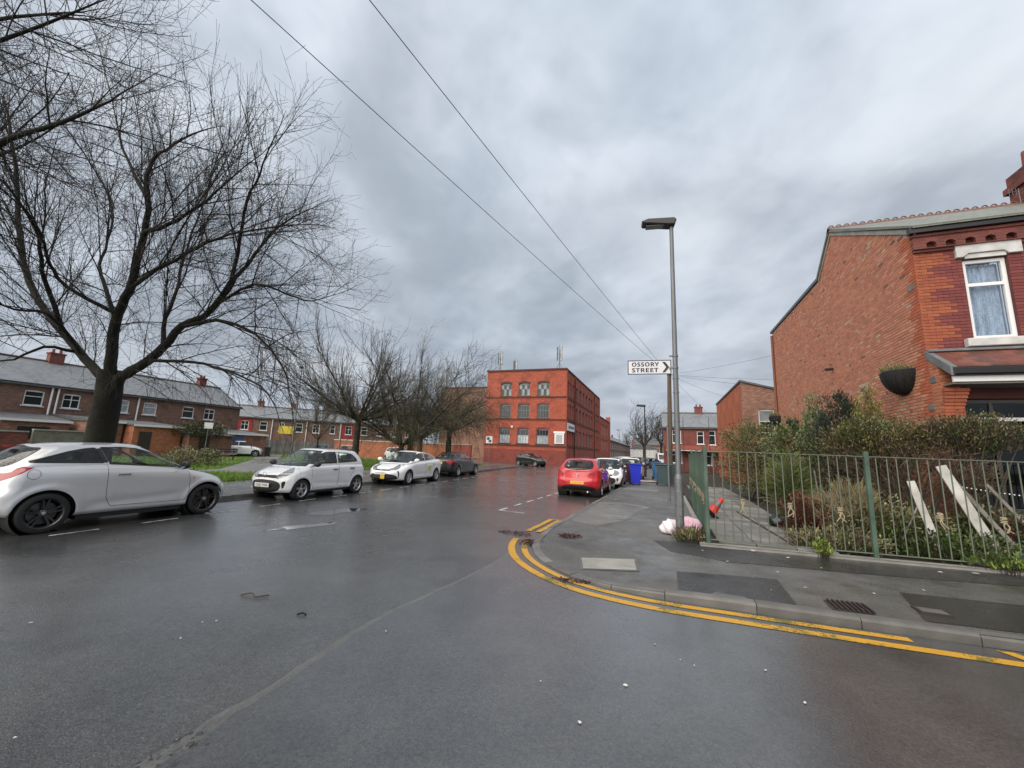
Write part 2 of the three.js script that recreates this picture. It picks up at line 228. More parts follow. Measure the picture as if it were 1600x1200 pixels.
// yellow lines and white bay markings
{
  const lineY = (off, w, a, b, y) => { const seg = kerbPath.slice(a, b), A = offset(seg, off - w / 2), B = offset(seg, off + w / 2); return quadStrip(A.map((p, i) => [p, B[i]]), 1, () => y); };
  const idx = (fx) => kerbPath.findIndex(fx);
  const s0 = idx(p => p[1] > -10.1), s1 = idx(p => p[1] > -8.25), s2 = idx(p => p[1] > -7.75), s3 = idx(p => p[0] > 2.3 && p[1] > -6.5), s4 = idx(p => p[0] > 2.95 && p[1] > -6.6);
  const off = v => -v;
  const mk = (label, geoms) => { const m = structure('yellow_line', geoms, M.yellow, label); };
  const sgn = (() => { const i = idx(p => p[1] > -9); const o = offset(kerbPath.slice(i, i + 3), 0.3)[1]; return o[0] < kerbPath[i + 1][0] ? 1 : -1; })();
  mk('inner worn yellow line hugging the corner kerb', [lineY(sgn * 0.165, 0.11, s0, s1, 0.0105), lineY(sgn * 0.165, 0.105, s2, s3, 0.0105)]);
  mk('outer yellow line sweeping round the corner', [lineY(sgn * 0.385, 0.12, s0, s1, 0.0105), lineY(sgn * 0.385, 0.12, s2, s4, 0.0105)]);
  const e = kerbPath[s4], a = [e[0], e[1] + 0.44], b = [e[0] - 0.22, e[1] + 0.13];
  structure('yellow_end_mark', flat([[a[0] - 0.02, a[1]], [a[0] + 0.10, a[1]], [b[0] + 0.13, b[1]], [b[0], b[1]]], 0.011), M.yellow, 'short slanted yellow bar closing the double lines');
  structure('yellow_end_mark', flat([[-2.73, -10.06], [-2.73, -10.16], [-2.36, -10.16], [-2.36, -10.06]], 0.0045), M.yellow, 'short yellow cross bar where the double lines begin');
  const dash = (x0, z0, x1, z1, w, label, group) => { const l = Math.hypot(x1 - x0, z1 - z0), nx = (z1 - z0) / l * w / 2, nz = -(x1 - x0) / l * w / 2; const m = structure('bay_marking', flat([[x0 + nx, z0 + nz], [x1 + nx, z1 + nz], [x1 - nx, z1 - nz], [x0 - nx, z0 - nz]], 0.0045), M.white, label); if (group) m.userData.group = group; };
  dash(-4.33, -10.75, -3.55, -10.62, 0.07, 'white end bar of the parking bay behind the red car');
  for (let i = 0; i < 7; i++) dash(-4.33 + 0.035 * i, -10.72 - i * 1.12, -4.31 + 0.035 * i, -11.34 - i * 1.12, 0.07, 'short white bay dash running up behind the red car', 'bay dashes by the red car');
  for (let i = -3; i < 17; i++) { const z = -3.72 - i * 1.29, x = -9.36 - Math.max(0, -z - 4) * 0.085 * (z < -9 ? 0.85 : 1); dash(x, z, x - 0.03, z - 0.64, 0.06, 'thin white bay dash beside the cars at the park edge', 'bay dashes along the park side'); }
}
// left: kerb, footway, grass, path
const leftKerb = z => z > -8 ? -11.42 : z > -27 ? lerp(-11.42, -12.82, (-z - 8) / 19) : -12.82 - (-z - 27) * 0.1;
{
  const zs = []; for (let z = 45; z >= -43; z -= 1) zs.push(z);
  structure('footway', quadStrip(zs.map(z => [[leftKerb(z) - 0.1, z], [leftKerb(z) - 3.7, z]]), 4, () => 0.1), M.pave, 'grey footway between the parked cars and the grass');
  const kb = new THREE.Group(); kb.name = 'park_kerb'; kb.userData = { kind: 'structure', label: 'grey concrete kerb along the park footway', category: 'kerb' }; scene.add(kb);
  const r = rng(8); for (let z = 8; z > -42; z -= 0.92) part('kerb_stone', (() => { const g = rbox(-0.13, 0, -0.06, 0.105 + 0.006 * (r() - 0.5), -0.456, 0.456, 0.012); g.rotateY(Math.atan2(leftKerb(z) - leftKerb(z - 0.9), 0.9) * -1); g.translate(leftKerb(z), 0, z); return g; })(), M.kerb[Math.floor(r() * 3)], kb);
  const gp = [[-75, 45], [leftKerb(45) - 3.7, 45]]; for (let z = 40; z >= -43; z -= 3) gp.push([leftKerb(z) - 3.7, z]); gp.push([-22, -43], [-24, -46], [-75, -70]);
  structure('lawn', flat(gp, 0.104), M.turf, 'green lawn of the small park behind the footway');
  structure('park_path', flat([[-21.2, -12.4], [-18.2, -14.4], [-15.6, -17.5], [-15.8, -21], [-19.5, -19.3], [-31, -25.5], [-42, -35], [-43.5, -33], [-31, -23.2], [-25, -17.6], [-21.8, -14.6]], 0.112), M.paveLight, 'pale paved path crossing the park lawn');
}

// shallow puddles lying in the hollows of the road
{
  const water = phys({ color: lin(0.05, 0.052, 0.054), roughness: 0.04, clearcoat: 1, clearcoatRoughness: 0.03 }), r = rng(66);
  const pud = (cx, cz, rx, rz, turn, label) => { const P = []; for (let i = 0; i < 40; i++) { const a = i / 40 * 6.283, k = 0.45 + 1.0 * fbm(0.5 + 0.5 * Math.cos(a) * 0.22 + cx, 0.5 + 0.22 * Math.sin(a) + cz, 16, 3, 9); const x = Math.cos(a) * rx * k, z = Math.sin(a) * rz * k; P.push([cx + x * Math.cos(turn) - z * Math.sin(turn), cz + x * Math.sin(turn) + z * Math.cos(turn)]); } structure('puddle', flat(P, 0.0042), water, label); };
  pud(-6.75, -6.4, 0.18, 0.7, 0.35, 'thin puddle on the road opposite the silver hatchback'); pud(-7.6, -8.0, 0.3, 0.9, 0.1, 'shallow puddle on the road beside the white city car'); pud(-11.1, -7.4, 0.12, 1.3, 0.0, 'gutter puddle between the silver and the white city car');
}
// ------------------------------------------------------------------ cars
function curve(pts) {   // smooth interpolation through (x,y)
  const n = pts.length, m = pts.map((p, i) => i === 0 ? (pts[1][1] - p[1]) / (pts[1][0] - p[0]) : i === n - 1 ? (p[1] - pts[n - 2][1]) / (p[0] - pts[n - 2][0]) : (() => { const a = (p[1] - pts[i - 1][1]) / (p[0] - pts[i - 1][0]), b = (pts[i + 1][1] - p[1]) / (pts[i + 1][0] - p[0]); return a * b <= 0 ? 0 : 2 * a * b / (a + b); })());
  return x => { if (x <= pts[0][0]) return pts[0][1]; if (x >= pts[n - 1][0]) return pts[n - 1][1]; let i = 0; while (x > pts[i + 1][0]) i++; const h = pts[i + 1][0] - pts[i][0], t = (x - pts[i][0]) / h, t2 = t * t, t3 = t2 * t; return (2 * t3 - 3 * t2 + 1) * pts[i][1] + (t3 - 2 * t2 + t) * h * m[i] + (-2 * t3 + 3 * t2) * pts[i + 1][1] + (t3 - t2) * h * m[i + 1]; };
}
function sdPoly(P) {
  return (x, y) => { let d = 1e9, s = 1; for (let i = 0, j = P.length - 1; i < P.length; j = i++) { const ex = P[j][0] - P[i][0], ey = P[j][1] - P[i][1], wx = x - P[i][0], wy = y - P[i][1], t = clamp((wx * ex + wy * ey) / (ex * ex + ey * ey)); const bx = wx - ex * t, by = wy - ey * t; d = Math.min(d, bx * bx + by * by); const c1 = y >= P[i][1], c2 = y < P[j][1], c3 = ex * wy > ey * wx; if ((c1 && c2 && c3) || (!c1 && !c2 && !c3)) s = -s; } return s * Math.sqrt(d); };
}
function softPoly(P, n = 6) { const c = new THREE.CatmullRomCurve3(P.map(p => new THREE.Vector3(p[0], p[1], 0)), true, 'centripetal', 0.5); const o = []; for (let i = 0; i < P.length * n; i++) { const q = c.getPoint(i / (P.length * n)); o.push([q.x, q.y]); } return o; }
function shellTris(map, n, r) {   // deformed rounded cube -> triangles with smooth normals
  const ax = (k) => { const o = [], e = 6; for (let i = 0; i <= e; i++) o.push(-1 + r[k] * (1 - Math.tan((1 - i / e) * Math.PI / 4))); for (let i = 1; i < n[k]; i++) o.push(-1 + r[k] + (2 - 2 * r[k]) * i / n[k]); for (let i = 0; i <= e; i++) o.push(1 - r[k] * (1 - Math.tan(i / e * Math.PI / 4))); return o; };
  const A = [ax(0), ax(1), ax(2)], tris = [], acc = new Map();
  const key = p => Math.round(p[0] * 4000) + '_' + Math.round(p[1] * 4000) + '_' + Math.round(p[2] * 4000);
  const face = (fix, val, i1, i2) => {
    const a = A[i1], b = A[i2], G = [];
    for (let i = 0; i < a.length; i++) { G.push([]); for (let j = 0; j < b.length; j++) { const q = [0, 0, 0]; q[fix] = val; q[i1] = a[i]; q[i2] = b[j]; const c = q.map((v, k) => clamp(v, -1 + r[k], 1 - r[k])); const d = q.map((v, k) => (v - c[k]) / r[k]); const l = Math.hypot(...d) || 1; const s = c.map((v, k) => v + r[k] * d[k] / l); G[i].push({ p: map(...s), q, n: null }); } }
    for (let i = 0; i < a.length - 1; i++) for (let j = 0; j < b.length - 1; j++) {
      let t1 = [G[i][j], G[i + 1][j], G[i + 1][j + 1]], t2 = [G[i][j], G[i + 1][j + 1], G[i][j + 1]];
      const flip = (val > 0) !== ((i2 - i1 + 3) % 3 === 1); if (flip) { t1.reverse(); t2.reverse(); } tris.push(t1, t2);
    }
  };
  face(0, 1, 1, 2); face(0, -1, 1, 2); face(1, 1, 0, 2); face(1, -1, 0, 2); face(2, 1, 0, 1); face(2, -1, 0, 1);
  for (const t of tris) { const [a, b, c] = t.map(v => v.p); const u = [b[0] - a[0], b[1] - a[1], b[2] - a[2]], v = [c[0] - a[0], c[1] - a[1], c[2] - a[2]]; const nn = [u[1] * v[2] - u[2] * v[1], u[2] * v[0] - u[0] * v[2], u[0] * v[1] - u[1] * v[0]]; for (const w of t) { const k = key(w.p); const e = acc.get(k); if (e) { e[0] += nn[0]; e[1] += nn[1]; e[2] += nn[2]; } else acc.set(k, [...nn]); } }
  for (const t of tris) for (const w of t) if (!w.n) { const e = acc.get(key(w.p)), l = Math.hypot(...e) || 1; w.n = e.map(x => x / l); }
  return tris;
}
function splitTris(tris, f) {
  const ins = [], out = [], mixv = (a, b, t) => { const m = (x, y) => x.map((v, i) => lerp(v, y[i], t)); const n = m(a.n, b.n), l = Math.hypot(...n) || 1; return { p: m(a.p, b.p), n: n.map(x => x / l), q: m(a.q, b.q) }; };
  for (const t of tris) {
    const v = t.map(w => f(w.p, w.q, w.n)); const neg = v.filter(x => x < 0).length;
    if (neg === 3) ins.push(t); else if (neg === 0) out.push(t);
    else { const k = neg === 1 ? v.findIndex(x => x < 0) : v.findIndex(x => x >= 0); const a = t[k], b = t[(k + 1) % 3], c = t[(k + 2) % 3], va = v[k], vb = v[(k + 1) % 3], vc = v[(k + 2) % 3]; const ab = mixv(a, b, va / (va - vb)), ac = mixv(a, c, va / (va - vc)); const one = [[a, ab, ac]], two = [[ab, b, c], [ab, c, ac]]; if (neg === 1) { ins.push(...one); out.push(...two); } else { out.push(...one); ins.push(...two); } }
  }
  return [ins, out];
}
function trisGeo(tris, inset = 0) { const p = [], n = [], uv = []; for (const t of tris) for (const w of t) { p.push(w.p[0] - w.n[0] * inset, w.p[1] - w.n[1] * inset, w.p[2] - w.n[2] * inset); n.push(...w.n); uv.push(w.p[0], w.p[1]); } const g = new THREE.BufferGeometry(); g.setAttribute('position', new THREE.Float32BufferAttribute(p, 3)); g.setAttribute('normal', new THREE.Float32BufferAttribute(n, 3)); g.setAttribute('uv', new THREE.Float32BufferAttribute(uv, 2)); return g; }
const glassM = phys({ color: lin(0.80, 0.86, 0.83), transmission: 1, thickness: 0, roughness: 0.02, ior: 1.5 }), glassDark = phys({ color: lin(0.16, 0.17, 0.17), transmission: 1, thickness: 0, roughness: 0.02, ior: 1.5 });
const carM = {
  trim: std({ color: lin(0.012), roughness: 0.42 }), plastic: std({ color: lin(0.022), roughness: 0.62, bumpMap: rep(texGrain, 0.3), bumpScale: 0.001 }), gap: std({ color: lin(0.008), roughness: 0.8 }), rubber: std({ color: lin(0.014), roughness: 0.78, bumpMap: rep(texGrain, 0.2), bumpScale: 0.002 }),
  chrome: std({ color: lin(0.62), roughness: 0.16, metalness: 1 }), red: phys({ color: lin(0.34, 0.006, 0.01), roughness: 0.22, clearcoat: 1, clearcoatRoughness: 0.04 }), lamp: phys({ color: lin(0.30, 0.31, 0.32), roughness: 0.16, metalness: 0.6, clearcoat: 1, clearcoatRoughness: 0.03 }), amber: phys({ color: lin(0.6, 0.2, 0.02), roughness: 0.25, clearcoat: 1 }),
  seat: std({ color: lin(0.03, 0.031, 0.033), roughness: 0.85 }), floor: std({ color: lin(0.016), roughness: 0.9 }), rimBlack: phys({ color: lin(0.012), roughness: 0.3, clearcoat: 0.8, clearcoatRoughness: 0.15 }), rimSilver: std({ color: lin(0.42, 0.43, 0.44), roughness: 0.3, metalness: 0.75 }), disc: std({ color: lin(0.10), roughness: 0.45, metalness: 0.8 }),
};
const paints = {}; function paintMat(key, c, metal = 0, rough = 0.42) { return paints[key] ??= phys({ color: lin(...c), metalness: metal, roughness: rough, clearcoat: 1, clearcoatRoughness: 0.05, map: rep(texPaint(), 1.7) }); }
let _tp; function texPaint() { return _tp ??= dataTex(512, 512, (u, v) => g3(0.96 + 0.04 * (fbm(u, v, 5, 5, 91) - 0.5) - 0.05 * sstep(0.68, 0.82, fbm(u, v, 9, 5, 96))), false); }
function plateTex(text, yellow) {
  const c = document.createElement('canvas'); c.width = 256; c.height = 56; const x = c.getContext('2d'); x.fillStyle = yellow ? '#e8b63a' : '#e6e6e0'; x.fillRect(0, 0, 256, 56);
  if (text) { x.fillStyle = '#15161a'; x.font = 'bold 46px sans-serif'; x.textAlign = 'center'; x.textBaseline = 'middle'; x.fillText(text, 128, 30, 236); }
  else { x.fillStyle = yellow ? '#77581e' : '#70737a'; const r = rng(4); for (let i = 0; i < 60; i++) { x.globalAlpha = 0.10; x.fillRect(16 + r() * 215, 14 + r() * 8, 5 + r() * 12, 16 + r() * 14); } x.globalAlpha = 1; }
  const t = new THREE.CanvasTexture(c); t.colorSpace = THREE.SRGBColorSpace; return t;
}
function plate(parent, at, turn, text, yellow, tilt = 0) { const g = new THREE.BoxGeometry(0.52, 0.112, 0.012); const m = std({ map: plateTex(text, yellow), roughness: 0.35 }); const p = sh(new THREE.Mesh(g, m)); p.name = 'number_plate'; p.position.set(...at); p.rotation.set(0, turn, 0); p.rotateX(tilt); parent.add(p); return p; }
const wheelCache = {};
function wheelGeo(r, w, style) {
  const k = [r, w, style].join(); if (wheelCache[k]) return wheelCache[k];
  const rr = r * (style.startsWith('black') ? 0.72 : 0.66), prof = [[rr, -w / 2 + 0.01], [rr + 0.012, -w / 2], [r - 0.03, -w / 2 + 0.003], [r - 0.008, -w / 2 + 0.02], [r, -w / 2 + 0.045], [r, w / 2 - 0.045], [r - 0.008, w / 2 - 0.02], [r - 0.03, w / 2 - 0.003], [rr + 0.012, w / 2], [rr, w / 2 - 0.01]];
  const lathe = (pr, n = 40) => { const g = new THREE.LatheGeometry(pr.map(p => new THREE.Vector2(...p)), n); g.rotateX(Math.PI / 2); return g.toNonIndexed(); };
  const tyre = lathe(prof); const rimG = [lathe([[rr, -w / 2 + 0.01], [rr - 0.02, -w / 2 + 0.03], [rr - 0.028, 0], [rr - 0.022, w / 2 - 0.03], [rr, w / 2 - 0.006], [rr + 0.006, w / 2 - 0.002]])];
  const zf = w / 2 - 0.025, bar = (ang, w0, w1, r0, r1, z0, z1, th) => { const s = new THREE.Shape(); s.moveTo(r0, -w0 / 2); s.lineTo(r1, -w1 / 2); s.lineTo(r1, w1 / 2); s.lineTo(r0, w0 / 2); const g = new THREE.ExtrudeGeometry(s, { depth: th, bevelEnabled: true, bevelSize: 0.004, bevelThickness: 0.006, bevelSegments: 1 }); const p = g.attributes.position; for (let i = 0; i < p.count; i++) { const t = (p.getX(i) - r0) / (r1 - r0); p.setZ(i, p.getZ(i) - th + lerp(z0, z1, t)); } g.computeVertexNormals(); g.rotateZ(ang); return (g.index ? g.toNonIndexed() : g); };
  const n = style === 'black5' ? 5 : style === 'silver5' ? 5 : style === 'cover6' ? 6 : 5;
  for (let i = 0; i < n; i++) { const a = i / n * Math.PI * 2 + 0.3; if (style === 'black5') { rimG.push(bar(a - 0.16, 0.03, 0.022, 0.05, rr - 0.012, zf - 0.012, zf - 0.004, 0.035), bar(a + 0.16, 0.03, 0.022, 0.05, rr - 0.012, zf - 0.012, zf - 0.004, 0.035)); } else if (style === 'cover6') rimG.push(bar(a, 0.05, 0.115, 0.045, rr - 0.01, zf + 0.004, zf - 0.006, 0.02)); else rimG.push(bar(a - 0.1, 0.035, 0.03, 0.05, rr - 0.012, zf - 0.008, zf - 0.004, 0.03), bar(a + 0.1, 0.035, 0.03, 0.05, rr - 0.012, zf - 0.008, zf - 0.004, 0.03)); }
  rimG.push(lathe([[0.001, zf + 0.004], [0.035, zf + 0.002], [0.066, zf - 0.012], [0.07, zf - 0.05]], 20));
  const disc = lathe([[0.001, zf - 0.075], [rr * 0.78, zf - 0.075], [rr * 0.78, zf - 0.09], [0.02, zf - 0.09]], 28), cap = lathe([[0.001, zf + 0.0075], [0.026, zf + 0.006], [0.03, zf + 0.001]], 14);
  return wheelCache[k] = { tyre, rim: merge(rimG), disc, cap };
}
function addWheel(car, x, z, r, w, style, steer = 0) {
  const g = new THREE.Group(); g.name = 'wheel'; g.position.set(x, r, z); g.rotation.y = (z < 0 ? Math.PI : 0) + steer; car.add(g); const W = wheelGeo(r, w, style), bl = style.startsWith('black');
  part('tyre', W.tyre, carM.rubber, g); part('rim', W.rim, bl ? carM.rimBlack : carM.rimSilver, g); part('brake_disc', W.disc, carM.disc, g); part('hub_cap', W.cap, bl ? carM.rimSilver : carM.chrome, g);
}
function buildCar(name, label, S, pos, turn, group) {
  const car = thing(name, label, 'car', group, pos, turn); const q = S.detail || 1, P = S.paint;
  const yt = curve(S.top), yb = curve(S.bottom), xf = curve(S.front), xr = curve(S.rear), plan = curve(S.plan), sect = curve(S.sect || [[0, 0.925], [0.1, 0.96], [0.32, 0.982], [0.55, 0.992], [0.74, 1.0], [0.86, 0.985], [1, 0.935]]), crown = curve(S.crown);
  const hw = S.W / 2, wx = S.wb / 2, R = S.wr, arch = R + (S.archGap ?? 0.055);
  const bodyMap = (u, v, t) => {
    const vv = (v + 1) / 2; let x = lerp(xr(vv) + S.bowR * Math.abs(t) ** 2.4, xf(vv) - S.bowF * Math.abs(t) ** 2.4, (u + 1) / 2);
    const y0 = yb(x), y1 = yt(x); const y = y0 + vv * (y1 - y0) - crown(x) * t * t * vv;
    let z = t * hw * plan(x) * sect(vv); for (const s of [-1, 1]) { const d = Math.hypot(x - s * wx, y - R); z += Math.sign(t) * Math.abs(t) ** 6 * 0.018 * Math.exp(-(((d - arch - 0.03) / 0.05) ** 2)); }
    if (S.crease) for (const c of S.crease) { const yy = c.y0 + (x - c.x0) * c.k; z -= Math.sign(t) * Math.abs(t) ** 6 * c.d * Math.exp(-(((y - yy) / c.w) ** 2)) * sstep(c.xa - 0.15, c.xa + 0.15, x) * (1 - sstep(c.xb - 0.15, c.xb + 0.15, x)); }
    return [x, y, z];
  };
  let T = shellTris(bodyMap, [Math.round(84 * q), Math.round(22 * q), Math.round(34 * q)], [0.055, S.rv ?? 0.22, 0.13]);
  const C = S.cabin, cxf = curve(C.front), cxr = curve(C.rear), roof = curve(C.roof), cw = curve(C.width), y0c = C.base;
  const cabMap = (u, v, t) => { const vv = (v + 1) / 2; const x = lerp(cxr(vv) + C.bowR * t * t, cxf(vv) - C.bowF * t * t, (u + 1) / 2); const yr = roof(x); const b = y0c(x); const y = b + vv * (yr - b) - C.crown * t * t * vv; const z = t * cw(vv) * hw * (C.plan ? C.plan(x) : 1); return [x, y, z]; };
  const drop = f => { T = splitTris(T, f)[1]; };
  const parts = {};
  const cut = (nm, mat, f, inset = 0.003, parent = car, keep) => { const [i, o] = splitTris(T, f); T = o; if (i.length) { const m = part(nm, trisGeo(i, inset), mat, parent); (parts[nm] ??= []).push(m); return m; } };
  const band = (nm, mat, f, a, b, inset, mask) => { let keep = []; if (mask) { const [m, o] = splitTris(T, mask); T = m; keep = o; } const [x, o1] = splitTris(T, (p, k, n) => f(p, k, n) - b); const [y, ring] = splitTris(x, (p, k, n) => f(p, k, n) - a); T = [...keep, ...o1, ...y]; if (ring.length) part(nm, trisGeo(ring, inset), mat, car).userData.kind = 'stuff'; };
  for (const s of [-1, 1]) drop(p => Math.max(Math.hypot(p[0] - s * wx, p[1] - R) - arch, hw - 0.36 - Math.abs(p[2])));
  drop((p) => Math.max(yt(p[0]) - 0.075 - p[1], Math.abs(p[2]) - hw * cw(0) + 0.07, p[0] - cxf(0.05) + 0.10 + C.bowF * (p[2] / hw) ** 2, cxr(0.05) + 0.06 - p[0]));
  // lamps, grille and other cut-outs of the lower body; a = wrap-round distance from the nose or tail
  for (const c of S.cuts || []) {
    const sd = sdPoly(c.soft === false ? c.poly : softPoly(c.poly)), e = c.view;
    const mk = sgn => p => { if (e === 'front') return Math.max(sd(c.mirror ? Math.abs(p[2]) : p[2], p[1]), 0.35 * S.L * (c.deep ?? 0.8) - p[0]); if (e === 'rear') return Math.max(sd(c.mirror ? Math.abs(p[2]) : p[2], p[1]), p[0] + 0.35 * S.L * (c.deep ?? 0.8)); if (e === 'nose') return Math.max(sd(Math.abs(p[2]) + (xf(0.5) - p[0]), p[1]), -p[0] + 0.2, -sgn * p[2]); if (e === 'tail') return Math.max(sd(Math.abs(p[2]) + (p[0] - xr(0.5)), p[1]), p[0] + 0.2, -sgn * p[2]); return Math.max(sd(p[0], p[1]), 0.5 * hw - sgn * p[2]); };
    for (const sgn of (e === 'nose' || e === 'tail' || e === 'side') ? [1, -1] : [0]) { const f = mk(sgn); if (c.ring) band('lamp_seal', carM.gap, f, 0, c.ring, 0.006); cut(c.name, c.mat, f, c.inset ?? 0.004); }
  }
  // doors with shut lines, fuel flap
  for (const sgn of [1, -1]) {
    for (const d of S.doors) { const sd = sdPoly(d.poly), f = p => Math.max(sd(p[0], p[1]), 0.55 * hw - sgn * p[2]); band('door_gap', carM.gap, p => sd(p[0], p[1]), 0, 0.008, 0.012, p => 0.55 * hw - sgn * p[2]); const m = cut('door', P, f, 0); if (m) { const hx = d.handle, g = []; const zz = sgn * (hw * sect(0.8) + 0.008); g.push(rbox(hx[0], hx[0] + 0.2, hx[1] - 0.014, hx[1] + 0.016, zz - 0.016, zz + 0.018, 0.008)); part('door_handle', g, S.handleMat || P, m); } }
    if (S.lines) for (const l of S.lines) { const sd = sdPoly(l); band('panel_gap', carM.gap, p => sd(p[0], p[1]), -0.004, 0.004, 0.008, p => 0.5 * hw - sgn * p[2]); }
    if (S.fuel && sgn === S.fuel[3]) band('fuel_flap_gap', carM.gap, p => Math.hypot(p[0] - S.fuel[0], p[1] - S.fuel[1]) - S.fuel[2], -0.0035, 0.0035, 0.006, p => 0.5 * hw - sgn * p[2]);
  }
  if (S.bonnet) { const sd = sdPoly(S.bonnet); band('bonnet_gap', carM.gap, p => sd(p[0], Math.abs(p[2])), -0.0045, 0.0045, 0.008, p => yt(p[0]) - 0.14 - p[1]); }
  if (S.hatch) { const sd = sdPoly(S.hatch); band('tailgate_gap', carM.gap, p => sd(Math.abs(p[2]), p[1]), -0.005, 0.005, 0.008, p => p[0] + 0.3 * S.L); }
  cut('sill_trim', carM.plastic, (p, k, n) => Math.max(p[1] - yb(p[0]) - (S.trimH ?? 0.05), -1), 0.003);
  const body = part('body', trisGeo(T), P, car);
  // cabin
  T = shellTris(cabMap, [Math.round(56 * q), Math.round(22 * q), Math.round(30 * q)], [C.ru ?? 0.10, 0.2, 0.14]);
  drop((p, k) => k[1] <= -0.999 ? -1 : 1);
  const ws = sdPoly([[-C.ws[0], C.ws[1]], [C.ws[0], C.ws[1]], [C.ws[2], C.ws[3]], [-C.ws[2], C.ws[3]]]), wf = (p, k) => Math.max(ws(k[2], k[1]) * 0.5, 0.98 - k[0]);
  band('windscreen_seal', carM.trim, (p, k) => ws(k[2], k[1]) * 0.5, 0, 0.02, 0.002, (p, k) => 0.98 - k[0]); cut('windscreen', glassM, wf, 0.006);
  const rs = sdPoly(softPoly(C.rearGlass.map(p => p[0] === 0 ? [-0.3, p[1]] : p), 5)), rf = (p, k) => Math.max(rs(Math.abs(p[2]), p[1]), (C.rearMax ?? -0.3) * -1 + p[0]);
  if (C.rearGlass) { const f = (p, k, n) => Math.max(rs(Math.abs(p[2]), p[1]), p[0] - (C.rearMax ?? -0.8), n[0] + 0.12); band('window_seal', carM.trim, f, 0, 0.022, 0.002); cut('rear_window', C.rearDark ? glassDark : glassM, f, 0.005); }
  for (const sgn of [1, -1]) {
    for (const w of C.windows) { const sd = sdPoly(w.soft ? softPoly(w.poly, 5) : w.poly), f = p => Math.max(sd(p[0], p[1]) - 0.004, 0.3 * hw - sgn * p[2]); if (w.seal !== 0) band('window_seal', carM.trim, p => sd(p[0], p[1]) - 0.004, 0, w.seal ?? 0.016, 0.002, p => 0.3 * hw - sgn * p[2]); cut(w.solid ? 'pillar_trim' : 'side_window', w.solid ? carM.trim : w.dark ? glassDark : glassM, f, w.solid ? 0.002 : 0.006); }
  }
  part('roof', trisGeo(T), P, car);
  // interior, underside, wheel wells
  const fl = S.floor ?? 0.3, xR = cxr(0) + 0.4, xF = cxf(0) - 0.1, iw = hw * 0.76;
  part('underbody', [box(-wx + R + 0.1, wx - R - 0.1, 0.16, fl, -hw * 0.9, hw * 0.9), box(xr(0.3) + 0.25, xf(0.3) - 0.3, 0.2, fl, -hw + 0.37, hw - 0.37)], carM.floor, car);
  part('cabin_lining', [box(xR, xF, fl, fl + 0.02, -iw, iw), box(xF - 0.42, xF + 0.02, fl, yt(xF - 0.3) - 0.07, -iw, iw), box(xR - 0.05, xR + 0.3, fl, yt(xR) - 0.25, -iw, iw), box(xR, xF - 0.2, fl, yt(0) - 0.13, -iw - 0.02, -iw + 0.02), box(xR, xF - 0.2, fl, yt(0) - 0.13, iw - 0.02, iw + 0.02)], carM.floor, car);
  const seat = (x, z, w) => [rbox(x - 0.2, x + 0.3, fl + 0.1, fl + 0.3, z - w / 2, z + w / 2, 0.05), (() => { const g = rbox(-0.07, 0.07, 0, 0.58, -w / 2 + 0.02, w / 2 - 0.02, 0.05); g.rotateZ(0.28); g.translate(x - 0.2, fl + 0.24, z); return g; })(), (() => { const g = rbox(-0.045, 0.045, 0, 0.17, -0.12, 0.12, 0.04); g.rotateZ(0.2); g.translate(x - 0.38, fl + 0.84, z); return g; })()];
  const sx = S.seatX ?? -0.05; part('seat', seat(sx, 0.37 * hw / 0.85, 0.48), carM.seat, car); part('seat', seat(sx, -0.37 * hw / 0.85, 0.48), carM.seat, car); part('rear_seat', [...seat(sx - 0.85, 0.33, 0.6), ...seat(sx - 0.85, -0.33, 0.6)], carM.seat, car);
  { const t = new THREE.TorusGeometry(0.18, 0.016, 6, 24); t.rotateY(Math.PI / 2); t.rotateZ(-0.4); t.translate(sx + 0.62, fl + 0.56, 0.37 * hw / 0.85); part('steering_wheel', [t, cyl([sx + 0.62, fl + 0.56, 0.37 * hw / 0.85], [sx + 0.85, fl + 0.45, 0.37 * hw / 0.85], 0.03)], carM.seat, car); }
  for (const s of [-1, 1]) for (const z of [-1, 1]) { const g = new THREE.CylinderGeometry(arch + 0.004, arch + 0.004, 0.34, 28, 1, true, Math.PI / 2 - 2.2, 4.4); g.rotateX(Math.PI / 2); g.rotateZ(Math.PI); const b = new THREE.CircleGeometry(arch + 0.004, 28); b.translate(0, 0, -z * 0.17); g.rotateZ(0); const wells = []; for (const k of [g, b]) { k.translate(s * wx, R, z * (hw - 0.215)); wells.push(k.toNonIndexed()); } part('wheel_arch_liner', wells, carM.gap, car); }
  const tr = S.track ?? hw - 0.105; for (const s of [-1, 1]) for (const z of [-1, 1]) addWheel(car, s * wx, z * tr, R, S.ww ?? 0.205, S.wheel, s > 0 ? S.steer || 0 : 0);
  // door mirrors
  for (const z of [-1, 1]) { const g = new THREE.SphereGeometry(1, 14, 10); g.scale(0.085, 0.085, 0.125); const p = g.attributes.position; for (let i = 0; i < p.count; i++) if (p.getX(i) < -0.02) p.setX(i, -0.02 + (p.getX(i) + 0.02) * 0.25); g.computeVertexNormals(); g.translate(S.mirror[0], S.mirror[1], z * (hw + 0.085)); part('door_mirror', [g.toNonIndexed(), cyl([S.mirror[0] - 0.01, S.mirror[1] - 0.045, z * (hw - 0.07)], [S.mirror[0], S.mirror[1] - 0.04, z * (hw + 0.05)], 0.025, 0.02)], S.mirrorMat || P, car); const gl = new THREE.CircleGeometry(1, 16); gl.scale(0.095, 0.058, 1); gl.rotateY(-Math.PI / 2); gl.translate(S.mirror[0] - 0.04, S.mirror[1], z * (hw + 0.085)); part('mirror_glass', gl.toNonIndexed(), carM.chrome, car); }
